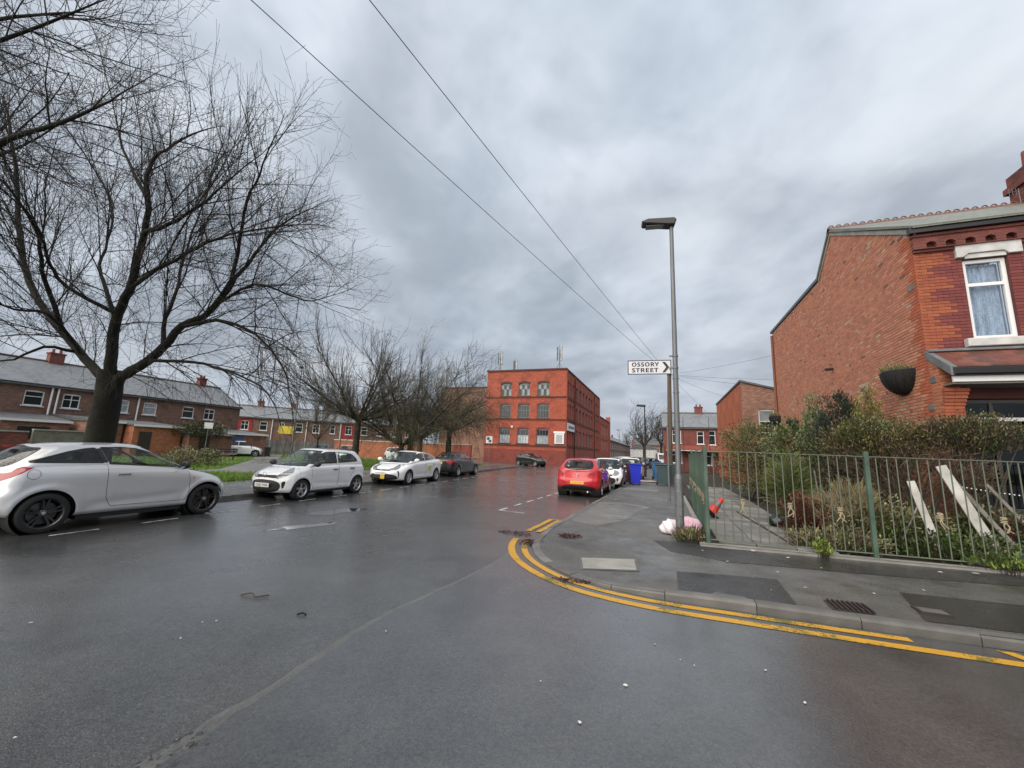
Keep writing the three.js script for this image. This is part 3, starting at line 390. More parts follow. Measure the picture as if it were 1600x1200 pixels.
  for (const s of [-1, 1]) part('wiper', tube([[cxf(0.12) - 0.02, yt(cxf(0.1)) + 0.03, s * 0.1 - 0.1], [cxf(0.2) - 0.03, lerp(y0c(0.8), roof(0.3), 0.22) + 0.02, s * 0.1 + 0.22], [cxf(0.3) - 0.02, lerp(y0c(0.8), roof(0.3), 0.34), s * 0.1 + 0.42]], 0.008, 5, 8), carM.trim, car);
  return car;
}
const MIRX = p => p;
// ---- small hatchback proportions shared by the silver and the red car
const hatch = {
  L: 3.95, W: 1.73, wb: 2.51, wr: 0.325, bowF: 0.23, bowR: 0.24, wheel: 'black5', seatX: -0.1, trimH: 0.03, floor: 0.3,
  top: [[-2.0, 0.96], [-1.85, 1.03], [-1.55, 1.10], [-0.52, 1.115], [0.58, 1.03], [0.98, 0.985], [1.3, 0.935], [1.6, 0.84], [1.8, 0.74], [1.95, 0.66]],
  bottom: [[-2.0, 0.30], [-1.7, 0.27], [-0.9, 0.215], [0.9, 0.215], [1.5, 0.2], [1.9, 0.2]],
  front: [[0, 1.80], [0.25, 1.90], [0.55, 1.91], [0.8, 1.87], [1, 1.80]], rear: [[0, -1.82], [0.22, -1.95], [0.42, -1.96], [0.62, -1.90], [0.85, -1.87], [1, -1.84]],
  plan: [[-2, 0.93], [-1.5, 0.985], [-0.8, 1], [0.6, 1], [1.3, 0.985], [1.85, 0.92]], crown: [[-2, 0.03], [-1.5, 0.0], [0.5, 0.0], [1.1, 0.05], [1.6, 0.09], [1.9, 0.07]],
  crease: [{ x0: 0, y0: 0.45, k: 0.06, d: 0.016, w: 0.07, xa: -0.7, xb: 0.7 }, { x0: 0, y0: 1.0, k: -0.02, d: 0.007, w: 0.02, xa: -1.5, xb: 1.0 }],
  fuel: [-1.47, 0.965, 0.078, 1], mirror: [0.68, 1.085], mirrorMat: carM.trim, handleMat: carM.chrome,
  doors: [{ poly: [[-0.53, 1.2], [-0.52, 0.85], [-0.49, 0.52], [-0.40, 0.36], [0.82, 0.35], [0.89, 0.45], [0.88, 0.75], [0.80, 1.2]], handle: [-0.39, 0.93] }],
  bonnet: [[0.95, 0.0], [0.96, 0.5], [1.1, 0.66], [1.5, 0.6], [1.74, 0.4], [1.79, 0.0], [1.79, -0.1], [0.95, -0.1]],
  hatch: [[0, 0.45], [0.53, 0.46], [0.60, 0.62], [0.62, 0.95], [0.75, 1.2], [-0.1, 1.2], [-0.1, 0.45]],
  cuts: [
    { name: 'tail_light', mat: carM.red, view: 'tail', poly: [[0.57, 0.96], [0.75, 1.0], [1.0, 1.055], [1.26, 1.095], [1.2, 1.02], [1.05, 0.94], [0.85, 0.875], [0.67, 0.85], [0.58, 0.88]], ring: 0.006 },
    { name: 'headlight', mat: carM.lamp, view: 'nose', poly: [[0.50, 0.69], [0.7, 0.78], [0.95, 0.87], [1.16, 0.925], [1.1, 0.83], [0.95, 0.74], [0.7, 0.66]], ring: 0.006 },
    { name: 'grille', mat: carM.plastic, view: 'front', poly: [[-0.36, 0.63], [0.36, 0.63], [0.40, 0.56], [0.3, 0.53], [-0.3, 0.53], [-0.40, 0.56]], inset: 0.02 },
    { name: 'lower_grille', mat: carM.plastic, view: 'front', poly: [[-0.5, 0.38], [0.5, 0.38], [0.54, 0.30], [0.45, 0.26], [-0.45, 0.26], [-0.54, 0.30]], inset: 0.02 },
    { name: 'bumper_trim', mat: carM.plastic, view: 'rear', poly: [[-0.62, 0.385], [0.62, 0.385], [0.66, 0.27], [0.6, 0.2], [-0.6, 0.2], [-0.66, 0.27]], inset: 0.004 }],
  cabin: {
    base: x => 0.95, front: [[0, 1.20], [0.3, 0.92], [0.6, 0.62], [0.85, 0.36], [1, 0.16]], rear: [[0, -1.90], [0.25, -1.85], [0.5, -1.75], [0.78, -1.58], [1, -1.40]],
    roof: [[-1.75, 1.375], [-1.4, 1.435], [-0.9, 1.485], [-0.3, 1.50], [0.2, 1.475], [0.6, 1.42], [1.2, 1.36]], width: [[0, 0.895], [0.3, 0.885], [0.7, 0.79], [1, 0.69]], crown: 0.05, bowF: 0.26, bowR: 0.24,
    ws: [0.84, -0.62, 0.80, 0.86], rearGlass: [[0, 1.085], [0.5, 1.10], [0.56, 1.15], [0.47, 1.355], [0.3, 1.375], [0, 1.38]], rearMax: -1.2,
    windows: [{ poly: [[-1.50, 1.165], [-1.3, 1.235], [-1.05, 1.325], [-0.85, 1.375], [-0.70, 1.395], [-0.585, 1.15], [-1.0, 1.155]], dark: true }, { poly: [[-0.60, 1.405], [-0.32, 1.415], [-0.06, 1.395], [0.2, 1.325], [0.42, 1.22], [0.56, 1.13], [0.60, 1.055], [-0.48, 1.13]] }, { poly: [[-0.675, 1.39], [-0.625, 1.4], [-0.515, 1.145], [-0.565, 1.145]], solid: true, seal: 0.0 }, { poly: [[0.585, 1.12], [0.90, 0.99], [0.625, 1.045]], solid: true, seal: 0 }],
  },
};
const pSilver = paintMat('silver', [0.66, 0.67, 0.68], 0.35, 0.36), pWhite = paintMat('white', [0.84, 0.85, 0.86], 0, 0.4), pRed = paintMat('red', [0.52, 0.012, 0.022], 0.1, 0.4), pBlack = paintMat('black', [0.008, 0.008, 0.009], 0.1, 0.35), pGrey = paintMat('grey', [0.12, 0.125, 0.13], 0.5, 0.42);
const faceAway = Math.PI / 2, faceUs = -Math.PI / 2;   // a car's +x is its nose
const city = {
  L: 3.6, W: 1.6, wb: 2.4, wr: 0.29, bowF: 0.27, bowR: 0.2, wheel: 'silver5', seatX: 0.05, trimH: 0.02, archGap: 0.045,
  top: [[-1.8, 0.93], [-1.6, 1.0], [-0.6, 1.0], [0.6, 0.965], [1.0, 0.95], [1.3, 0.905], [1.6, 0.81], [1.78, 0.70], [1.9, 0.62]], bottom: [[-1.8, 0.28], [-1.5, 0.25], [-0.8, 0.2], [0.9, 0.2], [1.5, 0.2], [1.9, 0.2]],
  front: [[0, 1.76], [0.25, 1.84], [0.6, 1.845], [0.85, 1.80], [1, 1.74]], rear: [[0, -1.68], [0.3, -1.77], [0.6, -1.76], [1, -1.70]], plan: [[-1.8, 0.94], [-1.3, 0.99], [0.8, 1], [1.3, 0.99], [1.85, 0.93]], crown: [[-2, 0.02], [0.5, 0], [1.1, 0.05], [1.6, 0.08], [1.9, 0.06]],
  crease: [{ x0: 0, y0: 0.42, k: 0.05, d: 0.014, w: 0.06, xa: -0.8, xb: 0.8 }, { x0: 0, y0: 0.80, k: -0.03, d: 0.006, w: 0.02, xa: -1.4, xb: 1.0 }],
  mirror: [0.80, 1.02], mirrorMat: carM.trim, handleMat: carM.trim,
  doors: [{ poly: [[-0.25, 1.2], [-0.25, 0.4], [-0.2, 0.31], [0.78, 0.31], [0.86, 0.45], [0.86, 1.2]], handle: [-0.20, 0.84] }, { poly: [[-0.265, 1.2], [-0.265, 0.4], [-0.3, 0.31], [-0.72, 0.31], [-0.80, 0.46], [-0.92, 0.72], [-1.06, 0.92], [-1.02, 1.2]], handle: [-0.98, 0.86] }],
  bonnet: [[0.98, 0], [0.98, 0.5], [1.1, 0.62], [1.5, 0.58], [1.74, 0.42], [1.79, 0], [1.79, -0.1], [0.98, -0.1]], hatch: [[0, 0.5], [0.5, 0.5], [0.58, 0.65], [0.6, 1.2], [-0.1, 1.2], [-0.1, 0.5]],
  cuts: [{ name: 'headlight', mat: carM.lamp, view: 'nose', poly: [[0.46, 0.655], [0.6, 0.74], [0.85, 0.84], [1.08, 0.895], [1.06, 0.80], [0.85, 0.70], [0.58, 0.635]], ring: 0.006 },
    { name: 'grille', mat: carM.plastic, view: 'front', poly: [[-0.40, 0.69], [0, 0.70], [0.40, 0.69], [0.43, 0.65], [0.36, 0.625], [0, 0.635], [-0.36, 0.625], [-0.43, 0.65]], inset: 0.015 },
    { name: 'lower_grille', mat: carM.plastic, view: 'front', poly: [[-0.44, 0.53], [0.44, 0.53], [0.53, 0.42], [0.46, 0.28], [-0.46, 0.28], [-0.53, 0.42]], inset: 0.02 },
    { name: 'fog_light_bezel', mat: carM.trim, view: 'nose', poly: [[0.69, 0.52], [0.82, 0.54], [0.80, 0.42], [0.74, 0.31], [0.70, 0.38]], inset: 0.012 },
    { name: 'tail_light', mat: carM.red, view: 'tail', poly: [[0.52, 0.96], [0.66, 0.99], [0.95, 0.97], [0.92, 0.80], [0.75, 0.70], [0.55, 0.76]], ring: 0.006 }],
  cabin: { base: x => 0.87, front: [[0, 1.30], [0.3, 1.02], [0.6, 0.74], [0.85, 0.48], [1, 0.30]], rear: [[0, -1.70], [0.3, -1.67], [0.6, -1.60], [1, -1.40]], roof: [[-1.7, 1.38], [-1.3, 1.44], [-0.6, 1.48], [0, 1.485], [0.4, 1.46], [0.8, 1.40]], width: [[0, 0.90], [0.3, 0.885], [0.7, 0.80], [1, 0.71]], crown: 0.04, bowF: 0.2, bowR: 0.15, ws: [0.85, -0.66, 0.82, 0.86], rearGlass: [[0, 1.07], [0.5, 1.07], [0.52, 1.12], [0.46, 1.34], [0, 1.36]], rearMax: -1.2,
    windows: [{ poly: [[-0.20, 1.375], [0.2, 1.365], [0.5, 1.27], [0.72, 1.14], [0.84, 1.035], [-0.20, 1.045]] }, { poly: [[-0.29, 1.375], [-0.72, 1.36], [-1.0, 1.30], [-1.18, 1.16], [-1.20, 1.09], [-0.29, 1.055]] }] },
};
const liftback = {
  ...city, L: 4.54, W: 1.76, wb: 2.7, wr: 0.315, bowF: 0.42, bowR: 0.28, wheel: 'cover6', seatX: 0.1, archGap: 0.05, mirrorMat: null, handleMat: null,
  top: [[-2.3, 1.02], [-2.0, 1.10], [-1.4, 1.07], [0, 1.0], [0.95, 0.945], [1.35, 0.91], [1.75, 0.82], [2.1, 0.70], [2.32, 0.60]], bottom: [[-2.3, 0.3], [-1.9, 0.26], [-1, 0.19], [1, 0.19], [1.8, 0.19], [2.3, 0.2]],
  front: [[0, 2.2], [0.25, 2.29], [0.6, 2.28], [0.85, 2.2], [1, 2.1]], rear: [[0, -2.14], [0.3, -2.24], [0.6, -2.2], [0.9, -2.16], [1, -2.12]], plan: [[-2.2, 0.9], [-1.6, 0.98], [0.8, 1], [1.5, 0.985], [2.25, 0.88]], crown: [[-2.2, 0.02], [0.5, 0], [1.3, 0.05], [1.9, 0.09], [2.3, 0.07]],
  crease: [{ x0: 0, y0: 0.42, k: 0.03, d: 0.016, w: 0.07, xa: -0.9, xb: 0.9 }, { x0: 0, y0: 0.82, k: -0.09, d: 0.008, w: 0.025, xa: -1.8, xb: 1.0 }], mirror: [0.92, 1.05],
  doors: [{ poly: [[-0.2, 1.2], [-0.2, 0.4], [-0.12, 0.3], [0.88, 0.3], [0.98, 0.45], [0.98, 1.2]], handle: [-0.14, 0.86] }, { poly: [[-0.215, 1.2], [-0.215, 0.4], [-0.25, 0.3], [-0.82, 0.3], [-0.92, 0.46], [-1.05, 0.74], [-1.2, 0.95], [-1.16, 1.2]], handle: [-1.1, 0.90] }],
  bonnet: [[1.2, 0], [1.2, 0.5], [1.35, 0.64], [1.8, 0.58], [2.1, 0.40], [2.17, 0], [2.17, -0.1], [1.2, -0.1]], hatch: null,
  cuts: [{ name: 'headlight', mat: carM.lamp, view: 'nose', poly: [[0.50, 0.665], [0.72, 0.715], [1.0, 0.80], [1.25, 0.86], [1.16, 0.76], [0.92, 0.66], [0.7, 0.615], [0.6, 0.62]], ring: 0.006 },
    { name: 'grille', mat: carM.plastic, view: 'front', poly: [[-0.46, 0.645], [0, 0.655], [0.46, 0.645], [0.42, 0.615], [0, 0.60], [-0.42, 0.615]], inset: 0.012, deep: 0.9 },
    { name: 'lower_grille', mat: carM.plastic, view: 'front', poly: [[-0.60, 0.42], [0.60, 0.42], [0.68, 0.29], [0.6, 0.25], [-0.6, 0.25], [-0.68, 0.29]], inset: 0.02, deep: 0.9 },
    { name: 'fog_light_bezel', mat: carM.trim, view: 'nose', poly: [[0.92, 0.60], [1.02, 0.60], [1.05, 0.45], [1.02, 0.30], [0.97, 0.33], [0.98, 0.45]], inset: 0.012 },
    { name: 'tail_light', mat: carM.red, view: 'tail', poly: [[0.66, 1.06], [0.9, 1.07], [1.0, 0.95], [0.92, 0.7], [0.84, 0.72], [0.86, 0.92], [0.68, 1.0]], ring: 0.006 }],
  cabin: { base: x => 0.88, front: [[0, 1.62], [0.3, 1.25], [0.6, 0.88], [0.85, 0.56], [1, 0.32]], rear: [[0, -2.12], [0.4, -2.08], [1, -1.95]], roof: [[-2.1, 1.10], [-1.7, 1.23], [-1.1, 1.37], [-0.4, 1.455], [0.1, 1.47], [0.5, 1.44], [1.2, 1.36]], width: [[0, 0.90], [0.3, 0.88], [0.7, 0.79], [1, 0.69]], crown: 0.05, bowF: 0.28, bowR: 0.2, ws: [0.86, -0.72, 0.83, 0.87], rearGlass: [[0, 1.12], [0.5, 1.12], [0.5, 1.3], [0, 1.32]], rearMax: -1.1, plan: x => lerp(0.82, 1, sstep(-2.1, -0.9, x)),
    windows: [{ poly: [[-0.14, 1.36], [0.2, 1.35], [0.52, 1.255], [0.8, 1.13], [1.0, 1.02], [-0.14, 1.045]] }, { poly: [[-0.22, 1.36], [-0.6, 1.335], [-1.0, 1.255], [-1.32, 1.145], [-1.1, 1.10], [-0.22, 1.055]] }] },
};
const saloon = {
  ...city, L: 4.9, W: 1.86, wb: 2.97, wr: 0.335, bowF: 0.3, bowR: 0.24, wheel: 'silver5', seatX: 0.1, mirrorMat: null, handleMat: null,
  top: [[-2.45, 0.98], [-2.2, 1.06], [-1.5, 1.075], [-0.5, 1.02], [0.85, 0.965], [1.25, 0.93], [1.8, 0.86], [2.25, 0.73], [2.5, 0.62]], bottom: [[-2.45, 0.32], [-2, 0.26], [-1, 0.19], [1, 0.19], [2, 0.19], [2.5, 0.2]],
  front: [[0, 2.36], [0.25, 2.46], [0.6, 2.46], [0.9, 2.40], [1, 2.34]], rear: [[0, -2.3], [0.3, -2.42], [0.6, -2.41], [0.9, -2.40], [1, -2.36]], plan: [[-2.4, 0.9], [-1.8, 0.98], [0.8, 1], [1.7, 0.985], [2.4, 0.9]], crown: [[-2.4, 0.03], [-1.5, 0.02], [0, 0], [1.3, 0.04], [2, 0.07], [2.4, 0.05]],
  crease: [{ x0: 0, y0: 0.86, k: -0.04, d: 0.008, w: 0.025, xa: -2.2, xb: 1.8 }], mirror: [0.86, 1.07],
  doors: [{ poly: [[-0.2, 1.2], [-0.2, 0.36], [-0.12, 0.3], [0.9, 0.3], [1.0, 0.45], [1.0, 1.2]], handle: [-0.14, 0.86] }, { poly: [[-0.215, 1.2], [-0.215, 0.4], [-0.25, 0.3], [-0.95, 0.3], [-1.05, 0.46], [-1.18, 0.74], [-1.28, 1.2]], handle: [-1.12, 0.88] }],
  bonnet: [[1.2, 0], [1.2, 0.55], [1.35, 0.7], [1.9, 0.64], [2.3, 0.44], [2.36, 0], [2.36, -0.1], [1.2, -0.1]], hatch: [[0, 0.62], [0.6, 0.64], [0.66, 0.8], [0.66, 1.2], [-0.1, 1.2], [-0.1, 0.62]],
  cuts: [{ name: 'tail_light', mat: carM.red, view: 'tail', poly: [[0.52, 0.93], [0.8, 0.95], [1.2, 0.96], [1.24, 0.88], [1.0, 0.78], [0.84, 0.72], [0.72, 0.76], [0.54, 0.86]], ring: 0.006 }, { name: 'headlight', mat: carM.lamp, view: 'nose', poly: [[0.5, 0.72], [0.8, 0.76], [1.15, 0.80], [1.1, 0.72], [0.8, 0.63], [0.52, 0.63]], ring: 0.006 }, { name: 'grille', mat: carM.plastic, view: 'front', poly: [[-0.4, 0.7], [0.4, 0.7], [0.36, 0.5], [-0.36, 0.5]], inset: 0.015 }, { name: 'bumper_trim', mat: carM.plastic, view: 'rear', poly: [[-0.7, 0.36], [0.7, 0.36], [0.7, 0.2], [-0.7, 0.2]], inset: 0.004 }],
  cabin: { base: x => 0.88, front: [[0, 1.5], [0.3, 1.15], [0.6, 0.78], [0.85, 0.48], [1, 0.28]], rear: [[0, -2.0], [0.35, -1.72], [0.7, -1.36], [1, -1.0]], roof: [[-2, 1.34], [-1.3, 1.38], [-0.8, 1.44], [-0.2, 1.465], [0.3, 1.44], [0.8, 1.38]], width: [[0, 0.88], [0.3, 0.86], [0.7, 0.77], [1, 0.67]], crown: 0.05, bowF: 0.26, bowR: 0.26, ws: [0.85, -0.66, 0.82, 0.86], rearGlass: [[0, 1.10], [0.58, 1.10], [0.6, 1.13], [0.48, 1.36], [0, 1.38]], rearMax: -0.95,
    windows: [{ poly: [[-0.15, 1.355], [0.2, 1.34], [0.52, 1.24], [0.92, 1.03], [-0.15, 1.05]] }, { poly: [[-0.22, 1.355], [-0.7, 1.33], [-1.1, 1.25], [-1.42, 1.11], [-0.22, 1.06]] }] },
};
const fiveDoor = { ...hatch, hatch: hatch.hatch, wheel: 'silver5', mirrorMat: carM.trim, doors: [{ poly: [[-0.2, 1.2], [-0.2, 0.45], [-0.14, 0.35], [0.82, 0.34], [0.89, 0.45], [0.88, 0.75], [0.82, 1.2]], handle: [-0.15, 0.92] }, { poly: [[-0.215, 1.2], [-0.215, 0.45], [-0.25, 0.35], [-0.78, 0.35], [-0.86, 0.5], [-1.0, 0.78], [-1.1, 1.0], [-1.08, 1.2]], handle: [-1.02, 0.95] }], cabin: { ...hatch.cabin, windows: [{ poly: [[-0.17, 1.41], [0.1, 1.36], [0.36, 1.25], [0.58, 1.13], [0.66, 1.05], [-0.15, 1.09]] }, { poly: [[-0.25, 1.415], [-0.7, 1.40], [-1.05, 1.33], [-1.32, 1.2], [-1.1, 1.16], [-0.25, 1.12]], dark: true }] } };
{
  const c = buildCar('silver_hatchback', 'silver three-door hatchback with black alloy wheels parked below the big bare tree', { ...hatch, paint: pSilver }, [-10.5, 0, -4.975], faceAway);
  part('aerial_base', rbox(-1.30, -1.16, 1.42, 1.462, -0.03, 0.03, 0.01), carM.trim, c); part('brake_light', rbox(-1.585, -1.50, 1.395, 1.412, -0.13, 0.13, 0.004), carM.red, c);
  part('side_repeater', rbox(0.93, 0.965, 0.80, 0.825, 0.862, 0.874, 0.004), carM.amber, c);
}
{
  const c = buildCar('white_city_car', 'small white five-door hatchback with wide black lower grille facing the silver hatchback', { ...city, paint: pWhite }, [-10.78, 0, -10.25], faceUs + 0.045);
  plate(c, [1.862, 0.43, 0], Math.PI / 2, 'CX67 VWV', false); const b = new THREE.TorusGeometry(0.045, 0.006, 6, 20); b.scale(1.5, 1, 1); b.rotateY(Math.PI / 2); b.translate(1.80, 0.735, 0); part('bonnet_badge', b.toNonIndexed(), carM.chrome, c);
  part('aerial', cyl([-1.15, 1.42, 0], [-1.32, 1.62, 0], 0.005, 0.003, 5), carM.trim, c);
}
{
  const c = buildCar('white_liftback', 'white wedge-shaped liftback taxi with a yellow square on its nose', { ...liftback, paint: pWhite }, [-11.55, 0, -16.6], faceUs + 0.09);
  plate(c, [2.285, 0.50, 0.02], Math.PI / 2, null, false);
  part('taxi_plate', rbox(2.29, 2.305, 0.27, 0.44, -0.22, -0.02, 0.004), std({ color: lin(0.75, 0.5, 0.03), roughness: 0.45 }), c);
  part('door_sticker', rbox(-0.72, -0.42, 0.58, 0.78, -0.884, -0.872, 0.003), std({ color: lin(0.5, 0.55, 0.1), roughness: 0.5 }), c);
  const b = new THREE.TorusGeometry(0.05, 0.01, 6, 20); b.scale(1.4, 1, 1); b.rotateY(Math.PI / 2); b.translate(2.25, 0.67, 0); part('bonnet_badge', b.toNonIndexed(), carM.chrome, c);
}
{
  const c = buildCar('black_saloon', 'black four-door saloon with large red tail lights parked ahead of the taxi', { ...saloon, paint: pBlack }, [-12.55, 0, -23.1], faceAway + 0.09);
  plate(c, [-2.425, 0.80, 0], -Math.PI / 2, null, true); part('chrome_strip', rbox(-2.43, -2.415, 0.90, 0.915, -0.4, 0.4, 0.003), carM.chrome, c);
}
{
  const c = buildCar('red_hatchback', 'bright red five-door hatchback with yellow rear plate parked by the kerb', { ...fiveDoor, paint: pRed }, [-3.12, 0, -17.55], faceAway);
  plate(c, [-1.972, 0.56, 0], -Math.PI / 2, null, true); const b = new THREE.TorusGeometry(0.05, 0.008, 6, 24); b.rotateY(Math.PI / 2); b.translate(-1.925, 0.84, 0); part('tailgate_badge', [b.toNonIndexed(), rbox(-1.93, -1.918, 0.836, 0.844, -0.05, 0.05, 0.002)], carM.chrome, c);
  part('rear_wiper', tube([[-1.875, 1.09, 0.02], [-1.865, 1.14, 0.2], [-1.83, 1.19, 0.36]], 0.009, 5, 8), carM.trim, c); part('exhaust', cyl([-1.85, 0.24, 0.42], [-2.0, 0.235, 0.42], 0.03, 0.03, 10), carM.chrome, c);
  part('high_brake_light', rbox(-1.59, -1.50, 1.40, 1.416, -0.13, 0.13, 0.004), carM.red, c);
}
{
  const c = buildCar('white_supermini', 'white hatchback facing the road end, nose just behind the red hatchback', { ...city, W: 1.7, L: 3.95, wb: 2.51, wr: 0.31, paint: pWhite, detail: 0.8 }, [-2.78, 0, -22.3], faceUs + 0.03);
  plate(c, [1.862, 0.43, 0], Math.PI / 2, null, false);
  buildCar('white_hatchback', 'white hatchback parked half on the footway behind the blue bin', { ...city, W: 1.72, wr: 0.31, paint: pWhite, detail: 0.6 }, [-2.15, 0.02, -29.2], faceUs - 0.02);
  buildCar('grey_estate', 'dark grey tall car in the kerbside row near the old mill', { ...city, W: 1.8, wr: 0.33, paint: pGrey, detail: 0.5 }, [-3.5, 0, -34.5], faceUs);
  buildCar('dark_hatchback', 'black hatchback parked against the brick mill front', { ...fiveDoor, paint: pBlack, detail: 0.6 }, [-14.6, 0, -45.6], -0.35);
  buildCar('silver_estate', 'pale silver car in the kerbside row beyond the mill corner', { ...city, W: 1.75, wr: 0.32, paint: pSilver, detail: 0.5 }, [-4.0, 0, -42], faceUs);
  const far = [['white_parked_car', 'white car parked across the far end of the street', pWhite, [-4.6, 0, -58], 0.4], ['blue_grey_parked_car', 'blue grey car parked beside the white van at the street end', paintMat('bluegrey', [0.14, 0.17, 0.22], 0.4), [-1.9, 0, -57], -2.2], ['dark_parked_car', 'dark car parked in the gap behind the far lamp post', pGrey, [-3.4, 0, -63], -1.2], ['pale_parked_car', 'pale car standing right of the white van', pSilver, [1.9, 0, -60], -1.4]];
  for (const [n, l, p, at, t] of far) buildCar(n, l, { ...city, W: 1.75, wr: 0.32, paint: p, detail: 0.4 }, at, t);
  const park = [['white_estate', 'white car parked in front of the grey fence beyond the lawn', pWhite, [-38.6, 0, -27.6], 0.9], ['black_people_carrier', 'black car parked beside the thin tree trunk beyond the lawn', pBlack, [-31.2, 0, -30.2], -0.9], ['silver_hatch_far', 'silver car parked near the brick wall beyond the lawn', pSilver, [-29.0, 0, -31.5], -0.9], ['white_hatch_far', 'white car behind the weeping tree near the mill yard', pWhite, [-24.6, 0, -33.5], -0.6]];
  for (const [n, l, p, at, t] of park) buildCar(n.replace('_far', ''), l, { ...city, W: 1.78, wr: 0.32, paint: p, detail: 0.4 }, [at[0], 0.1, at[2]], t);
}
{ // white box van at the street end
  const v = thing('white_van', 'white panel van facing us at the far end of the street', 'van', null, [0.1, 0, -66], faceUs + 0.1);
  const prof = [[-2.6, 0.35], [2.3, 0.35], [2.42, 0.6], [2.3, 1.1], [1.75, 1.25], [1.15, 2.0], [0.7, 2.2], [-2.55, 2.25], [-2.65, 2.1]];
  part('body', prism(prof, -0.95, 0.95, 'z', 0.06), pWhite, v); part('windscreen', (() => { const g = new THREE.BoxGeometry(0.02, 0.86, 1.6); g.rotateZ(0.68); g.translate(1.50, 1.63, 0); return g; })(), glassDark, v); part('grille', rbox(2.36, 2.44, 0.62, 0.85, -0.6, 0.6, 0.02), carM.trim, v);
  for (const z of [-0.72, 0.72]) part('headlight', rbox(2.28, 2.40, 0.82, 1.02, z - 0.15, z + 0.15, 0.03), carM.lamp, v);
  for (const x of [-1.6, 1.55]) for (const z of [-0.86, 0.86]) addWheel(v, x, z, 0.34, 0.2, 'silver5');
}
// ------------------------------------------------------------------ buildings
function brickTex(seed, pal, mortar, opt = {}) {   // 16 x 48 bricks on a tile of 3.6 m
  const r = rng(seed), nb = 16, nc = 48, tone = []; for (let i = 0; i < nb * nc * 2; i++) tone.push([r(), r()]);
  return dataTex(1024, 1024, (u, v) => { const c = Math.floor(v * nc), fu = u * nb + (c % 2 ? 0.5 : 0), b = Math.floor(fu) % nb, x = fu - Math.floor(fu), y = v * nc - c; const m = Math.max(sstep(0.05, 0.025, Math.min(x, 1 - x)), sstep(0.16, 0.09, Math.min(y, 1 - y))); const t = tone[c * nb + b], p = pal[Math.floor(t[0] * pal.length)]; const k = 0.82 + 0.36 * t[1] + 0.25 * (vnoise(u, v, 256, 3) - 0.5), st = 1 - (opt.soot ?? 0.35) * sstep(0.5, 0.78, fbm(u, v, 4, 5, seed)); return [0, 1, 2].map(i => lerp(p[i] * k, mortar[i], m * (opt.mortar ?? 0.8)) * st); }, false);
}
const bump3 = dataTex(1024, 1024, (u, v) => { const c = Math.floor(v * 48), fu = u * 16 + (c % 2 ? 0.5 : 0), x = fu - Math.floor(fu), y = v * 48 - c; return g3((1 - Math.max(sstep(0.06, 0.02, Math.min(x, 1 - x)), sstep(0.18, 0.08, Math.min(y, 1 - y)))) * 0.8 + 0.2 * vnoise(u, v, 300, 4)); }, false);
const brickMat = (seed, pal, mortar, opt) => std({ color: 0xffffff, map: rep(brickTex(seed, pal, mortar, opt), 3.6), bumpMap: rep(bump3, 3.6), bumpScale: 0.008, roughness: 0.82 });
const B = {
  mill: brickMat(11, [[0.35, 0.078, 0.044], [0.31, 0.066, 0.038], [0.38, 0.092, 0.05]], [0.27, 0.085, 0.055], { mortar: 0.5, soot: 0.3 }),  plinth: brickMat(13, [[0.24, 0.05, 0.038], [0.20, 0.044, 0.034]], [0.2, 0.06, 0.045], { soot: 0.4 }),
  terrace: brickMat(14, [[0.20, 0.095, 0.07], [0.17, 0.085, 0.066], [0.23, 0.11, 0.075], [0.14, 0.08, 0.07]], [0.2, 0.15, 0.12], { soot: 0.45 }), orange: brickMat(15, [[0.40, 0.13, 0.065], [0.36, 0.115, 0.06], [0.44, 0.15, 0.075]], [0.34, 0.2, 0.13], { mortar: 0.6 }), brown: brickMat(16, [[0.26, 0.115, 0.075], [0.22, 0.10, 0.07], [0.30, 0.14, 0.09], [0.18, 0.09, 0.07]], [0.27, 0.19, 0.14]),
  plum: brickMat(17, [[0.175, 0.05, 0.042], [0.15, 0.045, 0.039], [0.2, 0.06, 0.048]], [0.17, 0.08, 0.068], { mortar: 0.5 }), redPaint: brickMat(18, [[0.33, 0.032, 0.038], [0.31, 0.03, 0.036]], [0.29, 0.03, 0.035], { soot: 0.3 }), render: std({ color: lin(0.50, 0.14, 0.062), map: rep(texMottle, 3.3), roughness: 0.85 }),
};
const slateTex = dataTex(1024, 1024, (() => { const r = rng(61), t = []; for (let i = 0; i < 4096; i++) t.push(r()); return (u, v) => { const c = Math.floor(v * 24), fu = u * 20 + (c % 2 ? 0.5 : 0), b = Math.floor(fu) % 20, x = fu - Math.floor(fu), y = v * 24 - c; const e = Math.max(sstep(0.04, 0.015, Math.min(x, 1 - x)), sstep(0.1, 0.03, y)); const k = 0.72 + 0.4 * t[c * 20 + b] + 0.25 * (fbm(u, v, 6, 4, 7) - 0.5); return g3(k * (1 - 0.5 * e)); }; })(), false);
const slate = c => std({ color: lin(c[0], c[1], c[2]), map: rep(slateTex, 5), bumpMap: rep(slateTex, 5), bumpScale: 0.01, roughness: 0.5 });
const R = { grey: slate([0.185, 0.197, 0.21]), dark: slate([0.11, 0.115, 0.12]), moss: slate([0.17, 0.18, 0.15]) };
